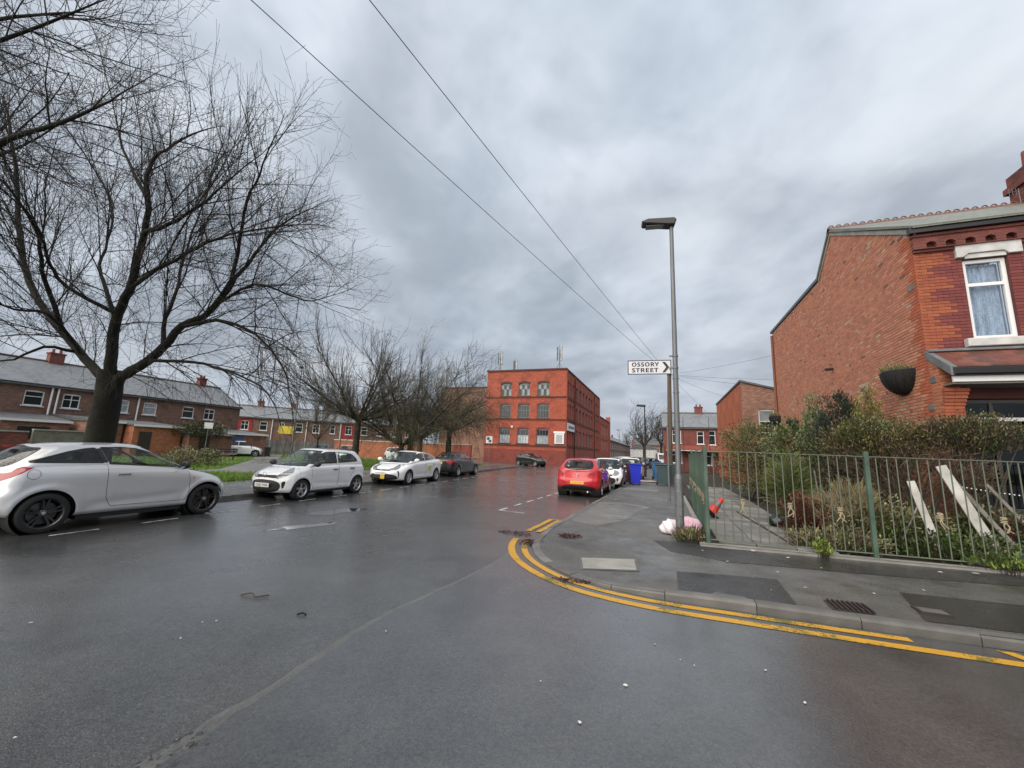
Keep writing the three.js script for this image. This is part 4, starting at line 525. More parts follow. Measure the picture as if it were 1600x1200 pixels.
const W = { upvc: std({ color: lin(0.74, 0.745, 0.75), roughness: 0.35 }), painted: std({ color: lin(0.7, 0.7, 0.68), map: rep(texMottle, 1.1), roughness: 0.6 }), blueGrey: std({ color: lin(0.16, 0.19, 0.21), roughness: 0.5 }), stone: std({ color: lin(0.42, 0.40, 0.36), map: rep(texMottle, 1.2), roughness: 0.8 }), lead: std({ color: lin(0.19, 0.20, 0.21), map: rep(texMottle, 0.8), roughness: 0.55 }), glass: phys({ color: lin(0.022, 0.026, 0.028), roughness: 0.08, specularIntensity: 0.7 }), frosted: std({ color: lin(0.30, 0.33, 0.33), map: rep(texMottle, 1.6), roughness: 0.3 }), pale: phys({ color: lin(0.42, 0.47, 0.5), map: rep(texMottle, 0.9), roughness: 0.12, clearcoat: 1 }), terracotta: std({ color: lin(0.30, 0.075, 0.045), map: rep(texMottle, 1), roughness: 0.7 }), gutter: std({ color: lin(0.012), roughness: 0.35 }), timber: std({ color: lin(0.23, 0.21, 0.18), map: rep(texMottle, 1.3), roughness: 0.85 }), white: std({ color: lin(0.72), roughness: 0.6 }), doorwayShade: std({ color: lin(0.045, 0.035, 0.03), map: rep(texMottle, 1), roughness: 0.6 }) };  // last entry: dark brown standing in for shade inside doorways
// a window built in its own frame (x right, y up, z out); parts: panes, sill, lintel
function windowUnit(parent, at, turn, w, h, o = {}) {
  const f = o.frame ?? 0.065, d = o.depth ?? 0.07, bars = [], m = new THREE.Group(); const arch = o.arch || 0;
  bars.push(box(-w / 2, -w / 2 + f, 0, h, -d, 0), box(w / 2 - f, w / 2, 0, h, -d, 0), box(-w / 2 + f, w / 2 - f, 0, f, -d, 0), box(-w / 2 + f, w / 2 - f, h - f, h, -d, 0));
  const ys = [0, ...(o.rows || []), 1].map(t => lerp(f, h - f, t)), xs = [0, ...(o.cols || []), 1].map(t => lerp(-w / 2 + f, w / 2 - f, t)), b = (o.bar ?? 0.05) / 2;
  for (const y of ys.slice(1, -1)) bars.push(box(-w / 2 + f, w / 2 - f, y - b, y + b, -d + 0.004, -0.004)); for (const x of xs.slice(1, -1)) bars.push(box(x - b, x + b, f, h - f, -d + 0.008, -0.008));
  if (arch) { const s = new THREE.Shape(); s.moveTo(-w / 2, h - 0.002); s.quadraticCurveTo(0, h + arch * 2, w / 2, h - 0.002); bars.push((() => { const g = new THREE.ExtrudeGeometry(s, { depth: d, bevelEnabled: false, curveSegments: 8 }); g.translate(0, 0, -d); return metreUV(g.index ? g.toNonIndexed() : g); })()); }
  const fr = part('window', bars, o.mat || W.upvc, parent); fr.position.set(...at); fr.rotation.y = turn;
  for (let i = 0; i < xs.length - 1; i++) for (let j = 0; j < ys.length - 1; j++) part('pane', box(xs[i] + 0.002, xs[i + 1] - 0.002, ys[j] + 0.002, ys[j + 1] - 0.002, -d * 0.72, -d * 0.55), (typeof o.glass === 'function' ? o.glass(i, j) : o.glass) || W.glass, fr);
  if (o.back) part('room_backing', box(-w / 2, w / 2, 0, h, -0.6, -0.55), W.timber, fr);
  if (o.sill) part('sill', rbox(-w / 2 - o.sill[0], w / 2 + o.sill[0], -o.sill[1], -0.003, -d, o.sill[2], 0.012), o.sillMat || W.stone, fr);
  if (o.lintel) part('lintel', rbox(-w / 2 - o.lintel[0], w / 2 + o.lintel[0], h + 0.003, h + o.lintel[1], -d, o.lintel[2], 0.012), o.lintelMat || W.stone, fr);
  return fr;
}
// wall with openings: outline and holes in (a, y), extruded inwards; dir: 'z' faces +z (a = x), 'x' faces +x (a = -z), '-x' faces -x (a = z)
function wallGeo(outline, holes, dir, at, th = 0.3) {
  const s = new THREE.Shape(outline.map(p => new THREE.Vector2(...p)));
  for (const h of holes) { const p = new THREE.Path(); const [x0, x1, y0, y1, ar] = h; p.moveTo(x0, y0); p.lineTo(x1, y0); p.lineTo(x1, y1); if (ar) p.quadraticCurveTo((x0 + x1) / 2, y1 + ar * 2, x0, y1); else p.lineTo(x0, y1); p.lineTo(x0, y0); s.holes.push(p); }
  let g = new THREE.ExtrudeGeometry(s, { depth: th, bevelEnabled: false, curveSegments: 8 }); g.translate(0, 0, -th); if (g.index) g = g.toNonIndexed();
  if (dir === 'x') g.rotateY(Math.PI / 2); if (dir === '-x') g.rotateY(-Math.PI / 2);
  if (dir === 'z') g.translate(0, 0, at); else g.translate(at, 0, 0); g.computeVertexNormals(); return metreUV(g);
}
const shift = (g, h) => { const p = h.position; g.translate(-p.x, -p.y, -p.z); return g; };
const hp = (h, n, geoms, mat, parent) => part(n, (Array.isArray(geoms) ? geoms : [geoms]).map(g => shift(g, h)), mat, parent || h);
const hw_ = (h, at, turn, w, hh, o) => windowUnit(h, [at[0] - h.position.x, at[1] - h.position.y, at[2] - h.position.z], turn, w, hh, o);

// ---- the brick mill
{
  const h = thing('brick_mill', 'three-storey orange brick mill with arched windows and rooftop masts', 'mill', null, [-18.5, 0, -68]);
  const cols = [[-22.35, -20.65], [-19.55, -17.8], [-16.65, -14.9]], rows = [[2.75, 4.75, 0.16], [6.4, 8.25, 0.16], [9.6, 11.3, 0.22]];
  const fh = []; for (const [a, b] of cols) for (const [y0, y1, ar] of rows) fh.push([a, b, y0, y1, ar]);
  hp(h, 'front_wall', wallGeo([[-24.6, 1.9], [-12.5, 1.9], [-12.5, 13.3], [-24.6, 13.3]], fh, 'z', -54, 0.4), B.mill);
  hp(h, 'front_plinth', box(-24.6, -12.46, 0, 1.9, -54.4, -53.95), B.plinth);
  const dk = std({ color: lin(0.10, 0.045, 0.035), map: rep(texMottle, 1), roughness: 0.8 });
  for (const y of [2.42, 6.12, 9.32]) hp(h, 'string_course', [box(-24.65, -12.42, y, y + 0.16, -53.995, -53.88), box(-12.505, -12.42, y, y + 0.16, -85.5, -53.995)], dk);
  hp(h, 'parapet_coping', [box(-24.7, -12.38, 13.3, 13.52, -54.5, -53.85), box(-12.9, -12.38, 13.3, 13.52, -85.6, -54.5)], dk);
  hp(h, 'roof', box(-24.5, -12.9, 12.9, 13.0, -85.4, -54.4), R.dark); hp(h, 'left_wall', wallGeo([[-85.5, 0], [-54.4, 0], [-54.4, 13.3], [-85.5, 13.3]], [], '-x', -24.6, 0.3), B.mill);
  for (const [a, b] of cols) for (const [k, [y0, y1, ar]] of rows.entries()) { hw_(h, [(a + b) / 2, y0 + 0.01, -54.14], 0, b - a - 0.02, y1 - y0 - 0.01, { mat: W.blueGrey, cols: [0.25, 0.5, 0.75], rows: [0.6], arch: ar * 0.9, frame: 0.07, bar: 0.05, glass: (i, j) => k === 0 ? (j ? W.glass : W.pale) : k === 1 ? W.glass : ((i + j) % 2 ? W.frosted : W.glass), sill: [0.12, 0.14, 0.24], sillMat: dk }); hp(h, 'window_arch', prism((() => { const o = [], c = (a + b) / 2, w = (b - a) / 2; for (let i = 0; i <= 8; i++) { const t = -1 + i / 4; o.push([c + t * (w + 0.08), y1 + ar * 1.05 * (1 - t * t) + 0.27]); } for (let i = 8; i >= 0; i--) { const t = -1 + i / 4; o.push([c + t * w, y1 + ar * 1.0 * (1 - t * t) + 0.02]); } return o; })(), -54.02, -53.965), k === 2 ? dk : B.plinth); }
  // street side, bay by bay
  const bays = [[-54.6, -59.7, 3, 1.05], [-60.2, -77.4, 6, 1.75], [-77.9, -85.2, 3, 1.4]], sideHoles = [], list = [];
  for (const [za, zb, n, w] of bays) for (let i = 0; i < n; i++) { const zc = lerp(za, zb, (i + 0.5) / n); for (const [y0, y1, ar] of [[2.8, 5.0, 0.12], [6.5, 8.5, 0.12], [9.75, 11.7, 0.15]]) { sideHoles.push([-zc - w / 2, -zc + w / 2, y0, y1, ar]); list.push([zc, y0, w, y1 - y0, ar]); } }
  hp(h, 'street_wall', wallGeo([[54.41, 0], [85.5, 0], [85.5, 13.3], [54.41, 13.3]], sideHoles, 'x', -12.5, 0.4), B.mill);
  for (const [zc, y0, w, hh, ar] of list) hw_(h, [-12.66, y0 + 0.01, zc], Math.PI / 2, w - 0.02, hh - 0.01, { mat: W.blueGrey, cols: w > 1.2 ? [0.33, 0.67] : [0.5], rows: [0.55], arch: ar, frame: 0.06, glass: y0 < 3 ? W.frosted : W.glass, sill: [0.08, 0.12, 0.2], sillMat: dk });
  for (const z of [-54.15, -59.95, -77.65, -85.3]) hp(h, 'pilaster', box(-12.505, -12.36, 0, 13.25, z - 0.42, z + 0.12), B.mill); for (const z of [-59.5, -78.1]) hp(h, 'downpipe', cyl([-12.3, 0, z], [-12.3, 12.9, z], 0.07), M.darkMetal);
  hp(h, 'door', rbox(-12.52, -12.44, 0.1, 2.5, -55.6, -54.6, 0.01), std({ color: lin(0.17, 0.02, 0.018), roughness: 0.5 }));
  hp(h, 'sign_board', rbox(-12.42, -12.33, 4.75, 5.85, -59.9, -54.4, 0.02), W.white); hp(h, 'sign_text_strip', rbox(-12.328, -12.322, 5.12, 5.45, -59.0, -55.3, 0.002), std({ color: lin(0.22), map: rep(texMottle, 0.4), roughness: 0.7 }));
  const nb = hp(h, 'notice_board', [rbox(-13.95, -12.62, 2.85, 4.25, -53.9, -53.78, 0.02), rbox(-14.1, -12.5, 4.27, 4.55, -53.9, -53.76, 0.02)], W.white); hp(h, 'notice_print', box(-13.75, -12.85, 3.0, 4.1, -53.775, -53.77), std({ color: lin(0.52, 0.53, 0.54), map: rep(texMottle, 0.5), roughness: 0.5 }), nb); hp(h, 'alarm_box', rbox(-20.45, -20.15, 4.95, 5.25, -53.95, -53.82, 0.02), W.white);
  // annex and rear wing
  const ah = [], al = []; for (let i = 0; i < 6; i++) { const zc = -87.2 - i * 2.55; for (const [y0, y1] of [[2.6, 4.9], [6.0, 8.2]]) { ah.push([-zc - 0.75, -zc + 0.75, y0, y1, 0.12]); al.push([zc, y0, y1 - y0]); } }
  hp(h, 'annex_wall', wallGeo([[85.5, 0], [102.5, 0], [102.5, 9.6], [85.5, 9.6]], ah, 'x', -12.55, 0.35), B.mill); hp(h, 'annex_roof', box(-24, -12.6, 9.4, 9.55, -102.4, -85.6), R.dark); hp(h, 'annex_end_pier', box(-13.3, -12.3, 0, 11.0, -103.2, -102.5), B.mill); hp(h, 'annex_coping', box(-12.95, -12.42, 9.6, 9.8, -102.5, -85.6), dk);
  for (const [zc, y0, hh] of al) hw_(h, [-12.7, y0 + 0.01, zc], Math.PI / 2, 1.48, hh - 0.01, { mat: W.painted, cols: [0.5], rows: [0.5], arch: 0.1 });
  hp(h, 'rear_wing', [box(-36, -24.65, 0, 11.9, -70, -60)], B.brown); hp(h, 'rear_wing_coping', box(-36.1, -24.6, 11.9, 12.1, -70, -59.9), dk);
  // masts
  for (const [x, z, y1, n] of [[-25.2 + 0.9, -58, 17.6, 3], [-22.4, -60, 16.7, 2], [-14.5, -58, 18.1, 3]]) {
    const m = thing('antenna_mast', ['pale panel antenna cluster on the mill roof above its end bay', 'small twin-panel antenna on the mill roof', 'tall antenna mast on the mill roof beside its street corner'][[3, 2][0] === 3 && x < -24 ? 0 : x < -20 ? 1 : 2], 'antenna', 'mill roof antennas', [x, 13, z]);
    const ht = y1 - 13; part('pole', cyl([0, 0, 0], [0, ht, 0], 0.07, 0.05), M.galv, m); for (const s of [-1, 1]) part('stay', cyl([s * 1.0, 0, 0.3], [0, ht * 0.45, 0], 0.04, 0.04, 6), M.galv, m);
    for (let i = 0; i < n; i++) { const a = i / n * 6.28 + 0.4, px = Math.cos(a) * 0.36, pz = Math.sin(a) * 0.36; part('panel', (() => { const g = rbox(-0.14, 0.14, ht * 0.5, ht * (0.97 - 0.05 * i), -0.07, 0.07, 0.02); g.rotateY(-a + Math.PI / 2); g.translate(px, 0, pz); return g; })(), i % 2 ? M.galv : W.painted, m); part('bracket', cyl([0, ht * 0.7, 0], [px, ht * 0.7, pz], 0.025, 0.025, 5), M.galv, m); }
  }
}
// ---- brick terraces
const ridgeDull = std({ color: lin(0.12, 0.085, 0.07), map: rep(texMottle, 1), roughness: 0.75 });
function terrace(name, label, base, dir, len, depth, eaves, ridge, wallM, roofM, wins, o = {}) {   // local: front at z=0 facing +z, runs along +x
  const h = thing(name, label, 'terrace', o.group, base, dir);
  const holes = wins.map(w => [w[0] - w[2] / 2, w[0] + w[2] / 2, w[1], w[1] + w[3], w[4] ?? 0]);
  part('front_wall', wallGeo([[0, 0], [len, 0], [len, eaves], [0, eaves]], holes, 'z', 0, 0.25), wallM, h);
  for (const x of [0, len]) part('gable_wall', (() => { const g = prism([[-depth, 0], [-0.25, 0], [-0.25, eaves], [-depth / 2, ridge - 0.12], [-depth, eaves]], x ? len - 0.24 : 0, x ? len : 0.24, 'x'); return g; })(), o.gableM || wallM, h);
  part('back_wall', box(0.24, len - 0.24, 0, eaves, -depth, -depth + 0.2), wallM, h);
  const sl = Math.atan2(ridge - eaves, depth / 2), L = Math.hypot(ridge - eaves, depth / 2) + 0.3; for (const s of [1, -1]) part('roof_slope', (() => { const g = new THREE.BoxGeometry(len + 0.2, 0.1, L).toNonIndexed(); metreUV(g); g.translate(0, 0, L / 2 - 0.01); g.rotateX(s > 0 ? sl : sl); if (s < 0) g.rotateY(Math.PI); g.translate(len / 2, ridge, -depth / 2); return g; })(), roofM, h);
  part('ridge_tiles', cyl([-0.1, ridge + 0.05, -depth / 2], [len + 0.1, ridge + 0.05, -depth / 2], 0.12, 0.12, 8), o.ridgeM || ridgeDull, h); part('gutter', cyl([-0.1, eaves - 0.03, 0.2], [len + 0.1, eaves - 0.03, 0.2], 0.07, 0.07, 6), o.gutterM || W.gutter, h);
  for (const [x, w] of o.chimneys || []) { const c = part('chimney', [box(x - w / 2, x + w / 2, ridge - 0.5, ridge + 0.75, -depth / 2 - 0.3, -depth / 2 + 0.3), box(x - w / 2 - 0.06, x + w / 2 + 0.06, ridge + 0.75, ridge + 0.87, -depth / 2 - 0.36, -depth / 2 + 0.36)], o.chimM || wallM, h); for (let k = 0; k < 2; k++) part('chimney_pot', cyl([x - w / 4 + k * w / 2, ridge + 0.87, -depth / 2], [x - w / 4 + k * w / 2, ridge + 1.2, -depth / 2], 0.11, 0.09), W.terracotta, c); }
  for (const w of wins) windowUnit(h, [w[0], w[1] + 0.01, -0.06], 0, w[2] - 0.02, w[3] - 0.01, { rows: w[5] ?? [0.66], cols: w[6] || [], arch: w[4] ?? 0, sill: [0.1, 0.1, 0.14], sillMat: o.sillM || W.painted, glass: w[7] || W.glass, mat: o.winM });
  for (const x of o.pipes || []) part('downpipe', cyl([x, 0, 0.1], [x, eaves, 0.1], 0.06, 0.06, 6), o.pipeM || W.upvc, h);
  return h;
}
{ // houses behind the park: wall on x = -44.5, facing +x. local x runs towards -z
  const z0 = 14, L = z => z0 - z; const A = [];
  for (const [za, zb, c] of [[-14.67, -15.72, 0], [-16.75, -17.78, 1], [-19.96, -21.02, 2], [-22.14, -23.05, 2], [-25.38, -26.25, 0], [-27.36, -28.28, 1]]) A.push([L((za + zb) / 2), 3.6, 1.05, 1.1, 0.06, [0.64], c === 1 ? [0.5] : [], c === 2 ? W.pale : null]);
  for (const z of [-10.5, -7, -3.5, 0, 4, 8]) A.push([L(z), 3.6, 1.05, 1.1, 0.06, [0.64], []]);
  A.push([L(-15.2), 1.5, 1.2, 0.9, 0, [], [0.33, 0.67]], [L(-17.4), 1.6, 1.4, 0.8, 0, [], [0.5]]);
  const t = terrace('brick_terrace', 'long brown brick terrace with slate roof behind the park', [-44.5, 0, z0], Math.PI / 2, 45, 8.2, 5.25, 7.5, B.terrace, R.grey, A, { chimneys: [[L(-17.3), 0.9], [L(-6), 0.9], [L(-29), 0.7]], pipes: [L(-16.05), L(-16.4), L(-21.6)], chimM: B.plum });
  // rear outbuildings and yard walls in front of it
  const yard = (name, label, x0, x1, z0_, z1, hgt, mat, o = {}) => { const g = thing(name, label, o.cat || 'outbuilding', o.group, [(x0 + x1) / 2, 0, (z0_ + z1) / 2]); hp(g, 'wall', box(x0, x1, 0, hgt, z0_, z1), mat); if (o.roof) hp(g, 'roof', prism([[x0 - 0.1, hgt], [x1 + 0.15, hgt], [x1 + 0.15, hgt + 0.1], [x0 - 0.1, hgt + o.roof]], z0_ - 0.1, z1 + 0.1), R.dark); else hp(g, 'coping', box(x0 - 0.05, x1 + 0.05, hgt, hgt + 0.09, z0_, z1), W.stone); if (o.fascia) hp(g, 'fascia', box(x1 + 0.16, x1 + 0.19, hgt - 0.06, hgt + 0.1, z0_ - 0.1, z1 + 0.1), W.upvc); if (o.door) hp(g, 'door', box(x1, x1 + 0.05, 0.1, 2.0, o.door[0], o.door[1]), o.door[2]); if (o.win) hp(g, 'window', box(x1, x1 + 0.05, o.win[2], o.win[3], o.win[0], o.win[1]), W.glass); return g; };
  yard('orange_outbuilding', 'orange brick outbuilding with shade-coloured panel for an opening below the terrace', -42.6, -38, -21.8, -18.5, 2.45, B.orange, { roof: 0.5, door: [-19.7, -18.9, W.doorwayShade], fascia: true });  // opening is a flat panel, its shade painted as dark brown
  yard('lean_to', 'brick lean-to with green door and white fascia behind the tree trunk', -44.2, -39, -18.3, -16.3, 2.6, B.brown, { roof: 0.5, door: [-17.6, -16.9, std({ color: lin(0.02, 0.06, 0.03), roughness: 0.5 })], fascia: true });
  yard('kitchen_extension', 'brick kitchen extension with white fascia next to the downpipes', -44.2, -40.5, -15.9, -12.6, 2.4, B.brown, { roof: 0.6, win: [-14.9, -13.4, 1.2, 2.0], fascia: true });
  yard('yard_wall', 'mossy concrete panel yard wall below the terrace', -37.9, -37.7, -16.2, -13.2, 1.75, W.timber, { cat: 'wall' }); yard('yard_wall', 'long low red brick yard wall near the frame edge of the park', -38.2, -37.95, -13.1, 6, 1.6, B.plum, { cat: 'wall' });
  yard('brick_shed', 'low brick shed with shade-coloured panel for a doorway under the dense shrub', -40, -37.2, -25.6, -22, 1.9, B.brown, { roof: 0.3, door: [-23.6, -22.8, W.doorwayShade] }); yard('garage', 'pale garage with blue door beyond the shrub', -43, -38.5, -30, -26, 2.2, B.brown, { roof: 0.5, door: [-27.6, -26.6, std({ color: lin(0.03, 0.09, 0.2), roughness: 0.5 })], fascia: true });  // shed doorway is a flat panel with the shade put into its colour
}
{ // far terrace facing the park diagonally, some fronts painted red
  const A = []; for (let i = 0; i < 12; i++) { const x = 1.2 + i * 2.25; A.push([x, 3.1, i % 3 ? 0.95 : 0.7, 1.25, 0.05, [0.62], i % 2 ? [0.5] : []]); }
  const t = terrace('painted_terrace', 'far brick terrace with red painted fronts and white windows', [-57, 0, -36.5], Math.PI / 4, 28, 8, 4.9, 6.7, B.terrace, R.grey, A, { chimneys: [[4.5, 0.8], [9, 0.8], [13.5, 0.8], [18, 0.8], [22.5, 0.8]], pipes: [6.8, 11.2, 15.8] });
  for (const [a, b] of [[0, 4.4], [15.8, 18]]) part('painted_front', wallGeo([[a, 0], [b, 0], [b, 4.85], [a, 4.85]], A.filter(w => w[0] > a && w[0] < b).map(w => [w[0] - w[2] / 2, w[0] + w[2] / 2, w[1], w[1] + w[3], 0.05]).filter(w => w[0] > a && w[1] < b), 'z', 0.03, 0.03), B.redPaint, t);
  // grey fence and yard walls in front of it
  const fw = thing('yard_fence', 'grey vertical board fence in front of the far terrace', 'fence', null, [-46, 0, -34]); const r = rng(6), fm = [0.16, 0.2, 0.24].map(c => std({ color: lin(c, c * 0.99, c * 0.97), map: rep(texMottle, 1.5), roughness: 0.85 }));
  for (let i = 0; i < 96; i++) { const p = i / 96, x = lerp(-4.5, 9.5, p), z = lerp(3.5, -9.6, p); part('board', (() => { const g = box(-0.09, 0.09, 0, 1.72 + 0.08 * r(), -0.012, 0.012); g.rotateY(Math.PI / 4); g.translate(x, 0.05, z); return g; })(), fm[Math.floor(r() * 3)], fw); }
  const bw = thing('brick_yard_wall', 'orange brick yard wall with white coping beyond the parked cars', 'wall', null, [-30, 0, -40]); part('wall', (() => { const g = box(-7, 7, 0, 2.1, -0.12, 0.12); g.rotateY(Math.PI / 8); return metreUV(g); })(), B.orange, bw); part('coping', (() => { const g = box(-7.1, 7.1, 2.1, 2.2, -0.18, 0.18); g.rotateY(Math.PI / 8); return g; })(), W.painted, bw);
  const rw = thing('mill_yard_wall', 'low red brick wall running from the mill front', 'wall', null, [-29, 0, -50]); part('wall', box(-10, 4.3, 0, 2.2, -0.15, 0.15), B.plinth, rw); part('coping', box(-10.05, 4.35, 2.2, 2.3, -0.2, 0.2), W.stone, rw);
}
{ // terrace facing us at the street end on the right, with scaffold poles
  const X = [[1.6, 3.35, 1.0, 1.55], [4.2, 3.3, 0.75, 1.5], [5.45, 3.25, 0.7, 1.65], [-0.4, 3.3, 0.8, 1.5]];
  terrace('red_brick_terrace', 'red brick terrace with slate roof and white windows beyond the green railings', [-0.9 + 1.0, 0, -52], 0, 9, 8, 5.25, 7.3, B.plum, R.grey, X.filter(w => w[0] > 0).map(w => [w[0] - 0.1, w[1], w[2], w[3], 0, [0.68], []]).concat([[1.4, 1.0, 1.3, 1.4, 0, [0.7], [0.5]], [4.6, 0.9, 1.3, 1.5, 0, [0.7], [0.5]]]), { chimneys: [[4.3, 0.9]], sillM: W.painted });
  const pf = thing('porch_canopy', 'long tiled canopy with bright lamp over the doors of the red terrace', 'canopy', null, [4, 0, -51.2]); part('roof', prism([[-0.75, 3.0], [0.6, 2.55], [0.6, 2.65], [-0.75, 3.12]], -3.6, 4.2, 'x'), W.terracotta, pf); part('fascia', box(-3.6, 4.2, 2.45, 2.6, 0.5, 0.56), W.upvc, pf);
  for (const x of [2.3, 5.0]) single('scaffold_pole', cyl([x, 0, -50.6], [x, 6.4, -50.6], 0.03, 0.03, 6), M.darkMetal, 'upright scaffold pole in front of the red brick terrace', 'pole', 'scaffold poles');
}
{ // brown brick house end with orange rendered side
  const h = thing('rendered_house', 'brown brick house with orange rendered side wall and one white window', 'house', null, [7, 0, -36]);
  hp(h, 'brick_wall', wallGeo([[5.0, 0], [11, 0], [11, 6.1], [7.4, 6.15], [5.0, 6.83]], [[5.93, 6.85, 3.45, 4.95, 0.05]], 'z', -30, 0.3), B.brown); hw_(h, [6.39, 3.46, -30.08], 0, 0.9, 1.48, { rows: [0.5], sill: [0.1, 0.1, 0.14], sillMat: W.upvc, arch: 0.05, glass: (i, j) => j ? W.frosted : W.glass });
  hp(h, 'rendered_wall', wallGeo([[-43, 0], [-30.3, 0], [-30.3, 6.78], [-43, 6.78]], [], '-x', 5.0, 0.3), B.render); hp(h, 'roof', [prism([[4.94, 6.86], [7.4, 6.17], [11, 6.13], [11, 6.22], [7.45, 6.27], [4.94, 6.98]], -43.1, -29.9)], R.dark);
  hp(h, 'main_block', box(5.35, 12, 0, 6.0, -42.8, -30.35), B.brown); hp(h, 'vent', rbox(4.96, 5.0, 3.9, 4.05, -34.5, -34.2, 0.005), M.black);
}
{ // long low terrace beyond the mill and far houses closing the street
  const A = []; for (let i = 0; i < 16; i++) { A.push([2.4 + i * 4.2, 3.3, 1.2, 1.4, 0, [0.65], [0.5]]); A.push([2.4 + i * 4.2, 0.9, 1.5, 1.5, 0, [0.65], [0.5]]); }
  terrace('street_terrace', 'long brown terrace running on past the mill', [-12.6, 0, -104.5], Math.PI / 2, 70, 8, 5.4, 7.6, B.terrace, R.grey, A, { chimneys: [[6, 0.9], [14.4, 0.9], [22.8, 0.9], [31, 0.9], [40, 0.9]] });
  const C = []; for (let i = 0; i < 7; i++) C.push([1.6 + i * 3, 3.2, 1.2, 1.3, 0, [0.65], [0.5]]);
  terrace('end_terrace', 'dark terrace closing the far end of the street', [-9, 0, -150], 0.25, 22, 8, 5.6, 8, B.brown, R.dark, C, { chimneys: [[5, 1], [12, 1]] });
  const wh = thing('white_house', 'small white gabled building at the far street end', 'house', null, [-4.4, 0, -108]); part('wall', box(-3, 3, 0, 3.4, -3, 3), W.painted, wh); part('roof', prism([[-3.3, 3.4], [3.3, 3.4], [0, 5.2]], -3.2, 3.2), R.dark, wh); for (const x of [-1.5, 1.5]) windowUnit(wh, [x, 1.6, 3.02], 0, 1.1, 1.3, { rows: [0.6] });
}
